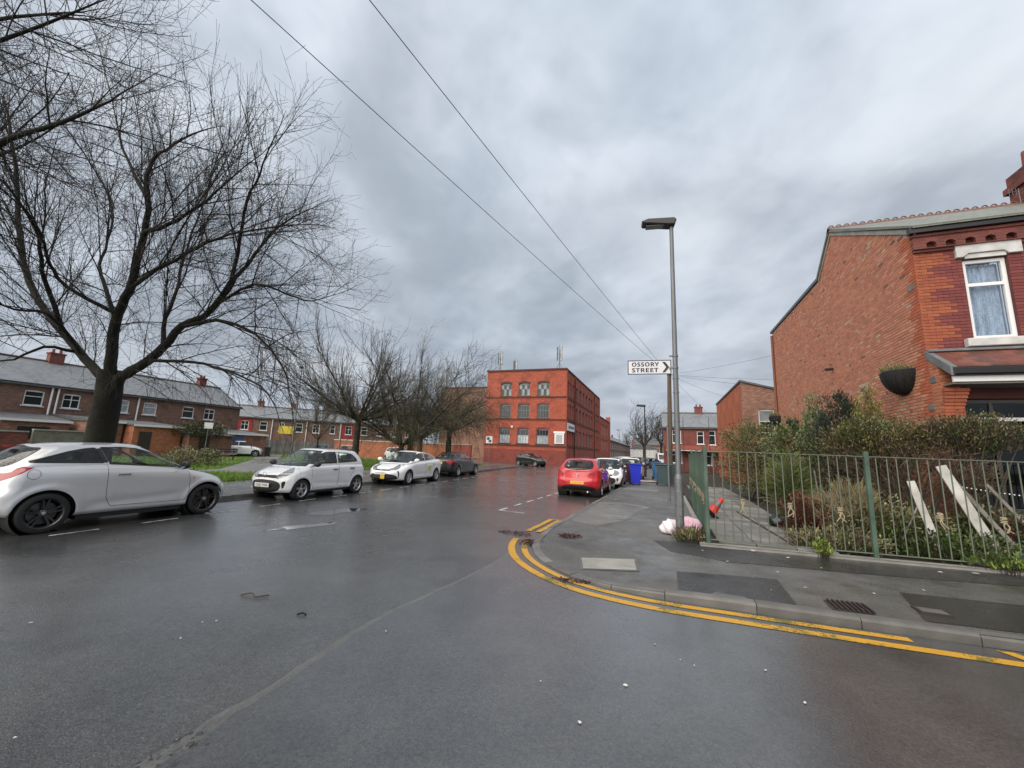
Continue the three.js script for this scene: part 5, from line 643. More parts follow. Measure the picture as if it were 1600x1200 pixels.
// ------------------------------------------------------------------ corner house with the big brick gable
{
  const X = 5.77, Z = -11.7, h = thing('corner_house', 'red brick corner house with a bare brick gable and white upstairs window', 'house', null, [8, 0, -16]);
  const outline = [[-24.7, 0], [-11.7, 0], [-11.7, 7.25], [-16.1, 9.8], [-17.5, 8.6], [-24.7, 8.6]], inside = sdPoly(outline), r = rng(101);
  const mortar = std({ color: lin(0.52, 0.43, 0.34), map: rep(texMottle, 1.7), roughness: 0.9, bumpMap: rep(texGrain, 0.6), bumpScale: 0.004 }), mortarRed = std({ color: lin(0.13, 0.045, 0.04), map: rep(texMottle, 1.7), roughness: 0.9 });
  hp(h, 'gable_wall', wallGeo(outline.map(p => [Math.min(p[0], -11.735), p[1]]), [], '-x', X + 0.010, 0.3), mortar);
  const brickStuff = std({ color: 0xffffff, vertexColors: true, roughness: 0.85, bumpMap: rep(texGrain, 0.5), bumpScale: 0.004 });
  // gable bricks: real bricks, joined
  const pos = [], nor = [], col = [], uv = [];
  const quad = (a, b, c, d, n, k) => { for (const p of [a, b, c, a, c, d]) { pos.push(p[0] - 8, p[1], p[2] + 16); nor.push(...n); col.push(...k); uv.push(p[2], p[1]); } };
  const brickAt = (z0, z1, y0, y1, x, k) => { const b = X + 0.02; quad([x, y0, z0], [x, y0, z1], [x, y1, z1], [x, y1, z0], [-1, 0, 0], k); quad([x, y1, z0], [x, y1, z1], [b, y1, z1], [b, y1, z0], [0, 1, 0], k); quad([b, y0, z0], [b, y0, z1], [x, y0, z1], [x, y0, z0], [0, -1, 0], k); quad([x, y0, z1], [b, y0, z1], [b, y1, z1], [x, y1, z1], [0, 0, 1], k); quad([b, y0, z0], [x, y0, z0], [x, y1, z0], [b, y1, z0], [0, 0, -1], k); };
  const pal = [[0.48, 0.20, 0.122], [0.51, 0.22, 0.138], [0.44, 0.182, 0.117], [0.53, 0.24, 0.153], [0.49, 0.205, 0.127], [0.41, 0.172, 0.112]];
  const quoinBricks = [];
  for (let c = 0; c < 130; c++) {
    const y0 = 0.06 + c * 0.075, off = (c % 4 === 3 ? 0.056 : c % 2 ? 0.1125 : 0), tooth = Math.floor(c / 4) % 2 ? 0.34 : 0.16;
    for (let k = 0; k < 62; k++) {
      const hd = c % 4 === 3, w = hd ? 0.1025 : 0.215; const z1 = Z - off - k * (w + 0.01) + (off ? 0 : 0), z0 = z1 - w; if (k === 0 && off) { const a = Z - off + 0.0; if (inside(Z - off / 2, y0 + 0.03) < -0.01 && y0 > 0) { const kk = [0.40, 0.115, 0.058]; brickAt(Z - off + 0.01, Z - 0.001, y0, y0 + 0.065, X - 0.003, kk); } }
      if (inside((z0 + z1) / 2, y0 + 0.032) > -0.05 || z0 < -24.69) continue;
      let p = pal[Math.floor(r() * pal.length)]; const t = 0.88 + 0.24 * r(); const pale = fbm(z0 * 0.09 + 3, y0 * 0.11, 16, 4, 6) ; let kcol = p.map(v => v * t);
      if (r() < 0.015 + 0.16 * sstep(0.58, 0.74, pale)) kcol = [0.50, 0.36, 0.26].map(v => v * (0.8 + 0.3 * r())); if (r() < 0.012) kcol = [0.16, 0.095, 0.075];
      if (z1 > Z - tooth) kcol = [0.42, 0.115, 0.055].map(v => v * (0.85 + 0.3 * r()));
      brickAt(z0, z1 - 0.003, y0, y0 + 0.060, X - 0.001 - 0.006 * r(), kcol); if (hd && k > 118) break;
    }
    if (c % 4 === 3) for (let k = 62; k < 116; k++) { const w = 0.1025, z1 = Z - off - k * (w + 0.01), z0 = z1 - w; if (inside((z0 + z1) / 2, y0 + 0.032) > -0.05) continue; const p = pal[Math.floor(r() * pal.length)], t = 0.82 + 0.36 * r(); brickAt(z0, z1 - 0.003, y0, y0 + 0.060, X - 0.001 - 0.006 * r(), p.map(v => v * t)); }
  }
  { const g = new THREE.BufferGeometry(); g.setAttribute('position', new THREE.Float32BufferAttribute(pos, 3)); g.setAttribute('normal', new THREE.Float32BufferAttribute(nor, 3)); g.setAttribute('color', new THREE.Float32BufferAttribute(col, 3)); g.setAttribute('uv', new THREE.Float32BufferAttribute(uv, 2)); const m = part('gable_bricks', g, brickStuff, h); m.userData.kind = 'stuff'; }
  // front wall: smooth dark red facing bricks, each a brick
  hp(h, 'front_wall', wallGeo([[X + 0.012, 0], [10.5, 0], [10.5, 7.2], [X + 0.012, 7.2]], [[6.62, 7.38, 4.55, 6.46, 0], [X + 0.36, 10.3, 0.25, 3.2, 0]], 'z', Z - 0.012, 0.28), mortarRed);
  const facing = [[0.225, 0.046, 0.042], [0.25, 0.052, 0.045], [0.205, 0.042, 0.040], [0.27, 0.06, 0.05]].map(c => std({ color: lin(...c), map: rep(texMottle, 0.9), roughness: 0.72 })), quoin = [[0.43, 0.115, 0.052], [0.38, 0.10, 0.05], [0.46, 0.135, 0.06]].map(c => std({ color: lin(...c), map: rep(texMottle, 0.9), roughness: 0.8 }));
  const bG = {}; const bg = (w) => bG[w.toFixed(3)] ??= rbox(0, w, 0, 0.068, -0.03, 0.0, 0.003);
  let nB = 0; const rest = [];
  for (let c = 0; c < 34; c++) {
    const y0 = 4.31 + c * 0.0745; if (y0 > 6.80) break; let x = X; const tooth = Math.floor(c / 4) % 2 ? 0.46 : 0.23; let first = c % 2 ? 0.106 : 0.215;
    while (x < 8.6) { let w = first || 0.219; first = 0; let x1 = x + w; if (y0 + 0.068 > 4.54 && y0 < 6.47) { if (x < 6.61 && x1 > 6.61) x1 = 6.61; if (x >= 6.605 && x < 7.39) { x = 7.39; continue; } } if (x1 - x < 0.03) { x = x1 + 0.005; continue; } const wd = x1 - x - 0.004; const mat = x < X + tooth - 0.02 ? quoin[Math.floor(r() * 3)] : facing[Math.floor(r() * 4)]; if (nB < 300 && x < 7.9) { const m = part('brick', bg(wd), mat, h); m.position.set(x - 8, y0, Z + 16 + 0.004 - 0.002 * r()); nB++; } else { const g = bg(wd).clone(); g.translate(x - 8, y0, Z + 16); rest.push(g); } x = x1 + 0.004 - 0.004; }
  }
  if (rest.length) { const m = part('facing_bricks', rest, facing[0], h); m.userData.kind = 'stuff'; }
  // arcaded brick cornice
  const holes = []; for (let i = 0; i < 14; i++) holes.push([5.98 + i * 0.345, 6.16 + i * 0.345, 6.80, 6.90, 0.045]);
  hp(h, 'arched_cornice', [wallGeo([[X - 0.03, 6.79], [10.5, 6.79], [10.5, 7.09], [X - 0.03, 7.09]], holes.map(q => [q[0], q[1], 6.81, 6.91, 0.05]), 'z', Z + 0.11, 0.10)], B.plum); hp(h, 'cornice_band', [box(X - 0.05, 10.5, 7.09, 7.15, Z, Z + 0.15), box(X - 0.02, 10.5, 6.73, 6.785, Z + 0.003, Z + 0.06)], B.plum);
  hp(h, 'gutter', [box(X - 0.12, 10.5, 7.16, 7.30, Z + 0.08, Z + 0.24)], W.gutter); hp(h, 'roof_front', (() => { const g = prism([[-11.42, 7.27], [-11.42, 7.33], [-16.1, 9.92], [-16.1, 9.80]], X - 0.08, 10.6, 'x'); return g; })(), R.moss); hp(h, 'roof_back', [prism([[-16.1, 9.80], [-16.1, 9.92], [-17.55, 8.72], [-17.55, 8.6]], X - 0.08, 10.6, 'x')], R.moss); hp(h, 'outrigger_roof', prism([[-17.5, 8.6], [-17.5, 8.72], [-24.8, 8.72], [-24.8, 8.6]], X - 0.06, 8.4, 'x'), R.dark); hp(h, 'verge_mortar', prism([[-11.5, 7.14], [-11.5, 7.27], [-16.1, 9.80], [-17.55, 8.60], [-17.55, 8.50], [-16.1, 9.66]], X - 0.035, X - 0.006, 'x'), W.stone); hp(h, 'rear_wall', box(X + 0.35, 8.4, 0, 8.5, -24.7, -24.5), B.brown);
  const ridgeHouse = std({ color: lin(0.20, 0.10, 0.075), map: rep(texMottle, 1), roughness: 0.75 });
  for (let i = 0; i < 14; i++) { const x0 = X - 0.08 + i * 0.45; hp(h, 'ridge_tile', [prism([[-16.28, 9.80], [-15.92, 9.80], [-16.1, 9.98]], x0, x0 + 0.44, 'x'), ...[0.11, 0.33].map(o => { const t = new THREE.TorusGeometry(0.065, 0.02, 6, 12, Math.PI); t.translate(x0 + o, 9.965, -16.1); return t.toNonIndexed(); })], ridgeHouse); }
  hp(h, 'downpipe', cyl([X - 0.07, 0, -24.5], [X - 0.07, 8.4, -24.5], 0.06), std({ color: lin(0.2, 0.07, 0.04), roughness: 0.6 })); hp(h, 'vent_stub', cyl([X + 0.02, 5.0, -17.0], [X - 0.25, 4.98, -17.0], 0.05), M.darkMetal);
  const ch = hp(h, 'chimney', [box(10.78, 12.0, 9.2, 10.55, -16.6, -15.6), box(10.70, 12.1, 10.55, 10.75, -16.7, -15.5), box(10.76, 12.0, 10.75, 11.1, -16.6, -15.6)], B.plum); hp(h, 'chimney_pot', cyl([11.05, 11.1, -16.1], [11.05, 11.7, -16.1], 0.16, 0.14), W.terracotta, ch); hp(h, 'tv_aerial', [cyl([10.62, 9.8, -16], [10.62, 10.4, -16], 0.012), cyl([10.36, 10.3, -16], [10.7, 10.34, -16], 0.01), ...[0, 1, 2].map(i => cyl([10.4 + i * 0.08, 10.2, -16], [10.4 + i * 0.08, 10.42, -16], 0.005))], M.galv);
  // upstairs window with lace curtain
  const w = hw_(h, [7.0, 4.56, Z - 0.07], 0, 0.75, 1.89, { rows: [0.70], frame: 0.075, bar: 0.075, depth: 0.07, glass: phys({ color: lin(0.9, 0.93, 0.95), transmission: 1, thickness: 0, roughness: 0.02 }), back: true });
  const lace = dataTex(512, 512, (u, v) => { const a = fbm(u, v * 0.35, 24, 4, 8), b = vnoise(u, v, 90, 3); const m = 0.55 + 0.5 * (a - 0.5) + 0.35 * (b > 0.55 ? 0.4 : 0); return [m * 0.86, m * 0.95, m * 1.12]; }, false);
  part('lace_curtain', (() => { const g = new THREE.PlaneGeometry(0.66, 1.72, 60, 1); const p = g.attributes.position; for (let i = 0; i < p.count; i++) p.setZ(i, 0.018 * Math.sin(p.getX(i) * 75) + 0.008 * Math.sin(p.getX(i) * 33)); g.computeVertexNormals(); g.translate(0, 0.95, -0.16); return g.toNonIndexed(); })(), std({ color: lin(0.75, 0.78, 0.8), map: lace, roughness: 0.9, side: THREE.DoubleSide }), w);
  hp(h, 'lintel', [prism([[6.50, 6.50], [6.50, 6.80], [7.62, 6.80], [7.62, 6.50], [7.40, 6.50], [7.32, 6.58], [6.72, 6.58], [6.62, 6.50]], Z - 0.05, Z + 0.07, 'z', 0.008)], W.painted); hp(h, 'lintel_panel', box(6.66, 7.36, 6.47, 6.575, Z - 0.06, Z + 0.03), W.painted); hp(h, 'window_sill', rbox(6.44, 7.58, 4.36, 4.545, Z - 0.02, Z + 0.14, 0.015), W.painted);
  const porchTile = [[0.17, 0.06, 0.045], [0.21, 0.075, 0.052], [0.14, 0.055, 0.045]].map(c => std({ color: lin(...c), map: rep(texMottle, 0.7), roughness: 0.45 }));
  // tiled porch roof, gutter and dark bay front
  hp(h, 'porch_flashing', rbox(X - 0.02, 10.4, 4.27, 4.33, Z, Z + 0.12, 0.008), W.lead);
  for (let k = 0; k < 5; k++) { const z = Z + 0.06 + k * 0.135, y = 4.25 - k * 0.088; for (let j = 0; j < 17; j++) { const x0 = X + 0.07 + j * 0.272 - (k % 2 ? 0.13 : 0); hp(h, 'roof_tile', prism([[z, y], [z + 0.17, y - 0.118], [z + 0.17, y - 0.088], [z, y + 0.022]], Math.max(X + 0.07, x0), x0 + 0.268, 'x'), porchTile[(j * 7 + k * 3) % 3]); } }
  hp(h, 'verge_board', prism([[Z, 4.14], [Z, 4.31], [Z + 0.78, 3.80], [Z + 0.78, 3.60]], X - 0.04, X + 0.068, 'x'), W.lead); hp(h, 'porch_gutter', rbox(X + 0.0, 10.4, 3.60, 3.77, Z + 0.68, Z + 0.82, 0.03), W.gutter); hp(h, 'porch_fascia', rbox(X + 0.03, 10.4, 3.47, 3.597, Z + 0.64, Z + 0.70, 0.006), W.upvc); hp(h, 'porch_soffit', box(X + 0.03, 10.4, 3.43, 3.466, Z, Z + 0.66), W.timber);
  hp(h, 'porch_side_wall', wallGeo([[Z + 0.002, 0], [Z + 0.32, 0], [Z + 0.32, 3.9], [Z + 0.002, 4.15]], [], '-x', X - 0.004, 0.33), B.orange);
  const pb = [quoin[0], quoin[1], quoin[2]]; for (let c = 0; c < 44; c++) { const y0 = 0.1 + c * 0.0745, pr = c > 38 ? (c - 38) * 0.022 : 0; hp(h, 'pier_brick', [rbox(X + 0.0, X + 0.165, y0, y0 + 0.069, Z + 0.2, Z + 0.345 + pr, 0.003), rbox(X + 0.169, X + 0.334 + pr * 0.6, y0, y0 + 0.069, Z + 0.2, Z + 0.345 + pr, 0.003)], pb[c % 3]); }
  const plaster = std({ color: lin(0.34, 0.30, 0.25), map: rep(texMottle, 2), roughness: 0.9 }), frameDark = std({ color: lin(0.05, 0.045, 0.042), roughness: 0.5 }); hp(h, 'bay_back_wall', box(X + 0.3, 10.5, 0, 3.4, Z - 2.6, Z - 2.4), plaster); hp(h, 'bay_ceiling', box(X + 0.3, 10.5, 3.25, 3.4, Z - 2.4, Z - 0.29), plaster); hp(h, 'bay_floor', box(X + 0.3, 10.5, 0, 0.2, Z - 2.4, Z - 0.29), W.timber); hp(h, 'bay_side_wall', [box(X + 0.312, X + 0.35, 0.2, 3.25, Z - 2.4, Z - 0.29), box(10.35, 10.5, 0.2, 3.25, Z - 2.4, Z - 0.29)], plaster); hp(h, 'bay_panel', rbox(X + 0.37, 10.3, 0.26, 0.88, Z - 0.15, Z - 0.08, 0.01), frameDark); hp(h, 'bay_beam', rbox(X + 0.42, 10.4, 2.68, 2.76, Z + 0.18, Z + 0.26, 0.006), W.painted); hp(h, 'bay_window', [0.37, 0.95, 1.55, 2.15, 2.75].map(o => box(X + o, X + o + 0.06, 0.89, 3.18, Z - 0.14, Z - 0.07)).concat([box(X + 0.431, X + 2.749, 3.1, 3.18, Z - 0.136, Z - 0.074)]), frameDark); hp(h, 'bay_glass', box(X + 0.37, 10.3, 0.9, 3.17, Z - 0.11, Z - 0.1), glassDark);
  // satellite-side boxes of repair on the corner
  for (const [y, z] of [[5.9, -11.95], [3.55, -11.6], [2.95, -11.78]]) hp(h, 'repair_patch', rbox(X - 0.016, X + 0.01, y, y + 0.14, z - 0.1, z + 0.1, 0.004), W.lead);
  // low garden wall
  const lw = thing('garden_wall', 'low red brick garden wall below the dark bay', 'wall', null, [7.4, 0, -10.1]); for (let c = 0; c < 9; c++) for (let k = 0; k < 12; k++) { const x = -1.75 + k * 0.225 + (c % 2 ? 0.11 : 0); part('brick', rbox(x, x + 0.215, 0.05 + c * 0.075, 0.115 + c * 0.075, -0.1, 0.1, 0.004), facing[(c * 5 + k * 3) % 4], lw); } part('mortar_core', box(-1.74, 1.05, 0.04, 0.715, -0.092, 0.092), mortarRed, lw); part('coping', rbox(-1.8, 1.1, 0.722, 0.78, -0.13, 0.13, 0.01), W.terracotta, lw);
}
// ------------------------------------------------------------------ railings, lamp posts, poles, wires, bins
const fenceM = std({ color: lin(0.135, 0.165, 0.12), map: rep(dataTex(512, 512, (u, v) => { const a = fbm(u, v, 10, 5, 3), b = vnoise(u, v, 120, 4); const rust = sstep(0.6, 0.75, a * 0.7 + b * 0.3); const m = 0.8 + 0.4 * (b - 0.5); return [lerp(m, 0.9, rust), lerp(m, 0.5, rust), lerp(m, 0.4, rust)]; }, false), 0.8), roughness: 0.55 }), fenceGreen = std({ color: lin(0.085, 0.14, 0.10), map: rep(texMottle, 0.9), roughness: 0.5 });
{
  const bar = cyl([0, 0.16, 0], [0, 1.74, 0], 0.0095, 0.0095, 6), post = rbox(-0.033, 0.033, 0, 1.83, -0.033, 0.033, 0.006);
  const run = (x0, z0, x1, z1, n, label, mat, sp) => {
    const f = thing('railing_panel', label, 'railing', 'green garden railings', [x0, 0.06, z0], Math.atan2(-(z1 - z0), x1 - x0)); const L = Math.hypot(x1 - x0, z1 - z0), N = Math.round(L / sp), r = rng(n);
    part('post', post.clone(), fenceGreen, f); for (let i = 1; i < N; i++) { const m = part('bar', bar, mat, f); m.position.set(i * L / N, 0, 0); m.rotation.z = (r() - 0.5) * 0.012; m.rotation.x = (r() - 0.5) * 0.01; }
    part('top_rail', rbox(0.034, L - 0.034, 1.735, 1.75, -0.018, 0.018, 0.003), mat, f); part('bottom_rail', rbox(0.034, L - 0.034, 0.15, 0.166, -0.018, 0.018, 0.003), mat, f); return f;
  };
  const xs = [0.74, 3.27, 5.72, 8.2, 10.7]; const lb = ['between the corner post and the first post', 'in front of the leaning white boards', 'before the low garden wall', 'past the bay'];
  for (let i = 0; i < 4; i++) run(xs[i], fenceZ(xs[i]), xs[i + 1], fenceZ(xs[i + 1]), i + 1, 'weathered green railing panel ' + lb[i], fenceM, 0.145);
  run(0.74, -8.44, 0.80, -11.2, 7, 'green railing panel along the street footway next to the lamp post', fenceGreen, 0.11); run(0.80, -11.2, 0.86, -14.0, 8, 'green railing panel along the street footway, middle of three', fenceGreen, 0.11); run(0.86, -14.0, 0.92, -16.8, 9, 'green railing panel along the street footway, farthest from the lamp post', fenceGreen, 0.11);
  structure('railing_edging', [quadStrip([[[0.6, fenceZ(0.6) + 0.09], [0.6, fenceZ(0.6) - 0.05]], [[11, fenceZ(11) + 0.09], [11, fenceZ(11) - 0.05]]], 1, () => 0.15), (() => { const g = box(0, 10.5, 0.02, 0.149, -0.05, 0.05); g.rotateY(Math.atan(0.105)); g.translate(0.6, 0, fenceZ(0.6) + 0.02); return g; })(), box(0.68, 0.8, 0.03, 0.15, -18, -8.5)], M.concrete, 'mossy concrete edging strip below the green railings');
  const rope = std({ color: lin(0.42, 0.36, 0.24), map: rep(texMottle, 0.2), roughness: 0.95 });
  const tie = (x, y, z, s, label, group) => { const r = rng(Math.round(x * 100 + z * 31)); const g = []; for (let i = 0; i < 4; i++) { const t = new THREE.TorusGeometry(0.02 * s, 0.008 * s, 5, 10); t.rotateX(Math.PI / 2 + (r() - 0.5) * 0.7); t.translate(0, i * 0.016 * s, 0); g.push(t.toNonIndexed()); } for (let i = 0; i < 3; i++) g.push(tube([[0, 0, 0.02 * s], [(r() - 0.5) * 0.06 * s, -0.04 * s, 0.03 * s], [(r() - 0.5) * 0.1 * s, -0.10 * s, 0.025 * s]], 0.006 * s, 4, 5)); const m = single('rope_tie', g, rope, label, 'rope', group); m.position.set(x, y, z); };
  for (const [i, y] of [[4, 0.87], [9, 0.86], [14, 0.84]]) { const x = 0.74 + i * 2.53 / 17; tie(x, y, fenceZ(x), 1.5, 'pale rope knot tied round a bar of the front railings', 'rope knots on the railings'); } for (const x of [4.2, 5.0]) tie(x, 0.85, fenceZ(x), 1.5, 'pale rope knot tied round a bar of the front railings', 'rope knots on the railings');
  for (let i = 0; i < 14; i++) tie(0.74 + i * 0.012, 0.92, -8.7 - i * 0.55, 1.15, 'pale rope binding on a bar of the street-side railings', 'rope bindings along the street railings');
}
function lampPost(name, label, at, ht, turn, o = {}) {
  const p = thing(name, label, 'lamp post', o.group, at, turn); const lo = o.lower ?? 1.15;
  part('base_column', [cyl([0, 0, 0], [0, lo, 0], 0.082, 0.082, 16), cyl([0, lo, 0], [0, lo + 0.09, 0], 0.082, 0.056, 16)], o.mat || M.galv, p); if (o.band) part('dark_foot', cyl([0, 0, 0], [0, 0.20, 0], 0.086, 0.086, 16), M.darkMetal, p); part('access_door', rbox(-0.035, 0.035, 0.42, 0.9, 0.074, 0.086, 0.006), o.mat || M.galv, p);
  part('shaft', cyl([0, lo + 0.09, 0], [0, ht, 0], 0.056, 0.042, 14), o.mat || M.galv, p);
  const hd = part('lantern', (() => { const g = prism([[0.10, 0.02], [0.06, -0.10], [-0.06, -0.1], [-0.62, -0.05], [-0.64, 0.0], [-0.5, 0.06], [0.05, 0.07]], -0.13, 0.13, 'z', 0.02); g.rotateZ(-0.06); g.translate(0, ht + 0.05, 0); return g; })(), M.darkMetal, p); part('lens', (() => { const g = box(-0.55, -0.15, -0.002, 0.002, -0.09, 0.09); g.rotateZ(-0.02); g.translate(0, ht - 0.032, 0); return g; })(), W.frosted, hd);
  return p;
}
{
  const lp = lampPost('lamp_post', 'tall grey lamp post carrying the street name sign by the railings', [0.29, 0.09, -8.92], 6.75, 0.12, { band: true });
  for (const y of [3.44, 3.70]) part('sign_clamp', [cyl([0, y - 0.02, 0], [0, y + 0.02, 0], 0.06, 0.06, 12), box(-0.12, -0.04, y - 0.015, y + 0.015, -0.012, 0.012)], M.galv, lp); for (const [y, s] of [[3.2, 1], [2.3, 0.8], [2.9, 0.7]]) part('pole_band', cyl([0, y, 0], [0, y + 0.03, 0], 0.06, 0.06, 12), M.galv, lp);
  const font = await new FontLoader().loadAsync('fonts/droid/droid_sans_bold.typeface.json');
  const sg = thing('street_sign', 'white street name sign with black letters and arrow on the lamp post', 'street sign', null, [-0.235, 3.56, -8.9], 0.1);
  part('plate', rbox(-0.445, 0.445, -0.155, 0.155, -0.006, 0.006, 0.004), std({ color: lin(0.62, 0.63, 0.66), map: rep(texPaint(), 0.9), roughness: 0.4 }), sg); const ink = std({ color: lin(0.012, 0.013, 0.02), roughness: 0.5 });
  part('border', [box(-0.445, 0.445, 0.140, 0.157, -0.0075, 0.0085), box(-0.445, 0.445, -0.157, -0.140, -0.0075, 0.0085), box(-0.447, -0.430, -0.139, 0.139, -0.0075, 0.0085), box(0.430, 0.447, -0.139, 0.139, -0.0075, 0.0085)], ink, sg);
  const txt = (s, y, w) => { const g = new TextGeometry(s, { font, size: 0.087, depth: 0.003, curveSegments: 4, bevelEnabled: false }); g.computeBoundingBox(); const b = g.boundingBox; g.translate(-b.min.x, 0, 0); g.scale(w / (b.max.x - b.min.x), 1.05, 1); g.translate(-0.36, y, 0.007); return g.index ? g.toNonIndexed() : g; };
  part('lettering', [txt('OSSORY', 0.02, 0.56), txt('STREET', -0.108, 0.545)], ink, sg);
  part('arrow', [prism([[0.265, 0.115], [0.325, 0.115], [0.405, 0.0], [0.325, -0.115], [0.265, -0.115], [0.345, 0.0]], 0.007, 0.010)], ink, sg);
  lampPost('street_lamp', 'slim dark lamp post on the far footway near the bins', [-1.28, 0.1, -33], 5.45, 0.1, { mat: M.darkMetal, lower: 0.9 });
  lampPost('park_lamp', 'grey lamp post standing at the back of the park lawn', [-28.9, 0.1, -24.9], 7.9, -0.5, { group: 'far grey lamp posts' }); lampPost('park_lamp', 'grey lamp post by the far terrace beyond the mill', [-9.6, 0, -98], 7.5, 0, { group: null });
  // thin post and telegraph pole
  const tp = thing('sign_post', 'thin grey bare post on the footway beside the green railings', 'post', null, [0.19, 0.1, -16]); part('tube', cyl([0, 0, 0], [0, 2.7, 0], 0.04, 0.04, 10), M.galv, tp); part('cap', cyl([0, 2.7, 0], [0, 2.73, 0], 0.043, 0.03, 10), M.darkMetal, tp);
  const wood = std({ color: lin(0.13, 0.105, 0.075), map: rep(texMottle, 1.2), roughness: 0.9, bumpMap: rep(texGrain, 0.7), bumpScale: 0.006 });
  const te = thing('telegraph_pole', 'brown wooden telegraph pole behind the street sign', 'telegraph pole', null, [0.42, 0, -28]); part('pole', cyl([0, 0, 0], [0.1, 7.35, 0], 0.17, 0.12, 12), wood, te); part('ring_bracket', [cyl([0.1, 7.05, 0], [0.1, 7.12, 0], 0.15, 0.15, 12)], M.darkMetal, te); for (let i = 0; i < 4; i++) part('insulator', cyl([0.1 + Math.cos(i * 1.6) * 0.16, 7.08, Math.sin(i * 1.6) * 0.16], [0.1 + Math.cos(i * 1.6) * 0.16, 7.22, Math.sin(i * 1.6) * 0.16], 0.035, 0.02, 8), W.white, te);
  const top = [0.52, 7.1, -28], wire = (b, sag, label, r = 0.008, group) => { const P = []; for (let i = 0; i <= 24; i++) { const t = i / 24; P.push([lerp(top[0], b[0], t), lerp(top[1], b[1], t) - sag * 4 * t * (1 - t), lerp(top[2], b[2], t)]); } single('overhead_wire', tube(P, r, 5, 48), M.black, label, 'wire', group); };
  wire([-7.86, 9.35, 2.6], 0.12, 'overhead wire running from the telegraph pole towards the big tree', 0.008); wire([-5.52, 9.35, 1.8], 0.12, 'overhead wire running from the telegraph pole across the junction', 0.008);
  for (const [i, b] of [[8, 7.9, -24.6], [9, 7.0, -30.2], [8.5, 6.4, -30.4], [5.2, 6.6, -36], [4.9, 5.2, -42]].entries()) wire(b, 0.15, 'thin service wire from the telegraph pole to the houses by the railings', 0.007, 'service wires to the houses');
}
function wheelieBin(label, at, turn, c, s = 1, name = 'wheelie_bin', lidC) {
  const b = thing(name, label, 'bin', null, at, turn), m = std({ color: lin(...c), map: rep(texPaint(), 0.7), roughness: 0.45 }), l = lidC ? std({ color: lin(...lidC), roughness: 0.45 }) : m;
  const body = (() => { const g = new THREE.BoxGeometry(0.56, 0.92, 0.66, 1, 4, 1); g.translate(0, 0.53, 0); const p = g.attributes.position; for (let i = 0; i < p.count; i++) { const k = lerp(0.80, 1, clamp((p.getY(i) - 0.07) / 0.92)); p.setX(i, p.getX(i) * k); p.setZ(i, p.getZ(i) * k); } g.computeVertexNormals(); return g.toNonIndexed(); })();
  part('body', [body, box(-0.3, 0.3, 0.93, 0.99, -0.35, 0.35)], m, b); part('lid', (() => { const g = rbox(-0.3, 0.3, 0, 0.07, -0.36, 0.37, 0.03); g.rotateX(-0.03); g.translate(0, 1.0, 0); return g; })(), l, b); part('handle', cyl([-0.25, 0.98, -0.42], [0.25, 0.98, -0.42], 0.018, 0.018, 6), l, b); for (const x of [-0.24, 0.24]) part('wheel', cyl([x - 0.03, 0.1, -0.26], [x + 0.03, 0.1, -0.26], 0.1, 0.1, 14), M.black, b); b.scale.setScalar(s); return b;
}
wheelieBin('bright blue wheelie bin at the kerb behind the white car', [-1.45, 0.1, -23.5], 0.15, [0.012, 0.03, 0.55], 1.05, 'blue_bin'); wheelieBin('maroon wheelie bin tucked behind the bright blue one', [-1.75, 0.1, -24.6], 0.1, [0.08, 0.012, 0.03], 1.05, 'maroon_bin');
wheelieBin('dark slate green wheelie bin beside the thin grey post', [-0.05, 0.1, -23.9], 0.1, [0.045, 0.075, 0.085], 1.08, 'green_bin'); wheelieBin('second dark green wheelie bin pushed against the railings end', [0.52, 0.1, -24.4], -0.2, [0.04, 0.065, 0.07], 1.08, 'green_bin'); wheelieBin('pale blue wheelie bin beyond the dark green pair', [-0.35, 0.1, -29.5], 0.3, [0.04, 0.16, 0.33], 1.08, 'pale_blue_bin');
wheelieBin('blue wheelie bin on the grass by the grey board fence', [-40.6, 0.1, -30.1], 0.8, [0.02, 0.2, 0.42], 1.1, 'park_bin'); wheelieBin('black bin on the grass by the grey board fence', [-37.2, 0.1, -29.3], 0.8, [0.012, 0.012, 0.012], 0.9, 'black_bin');
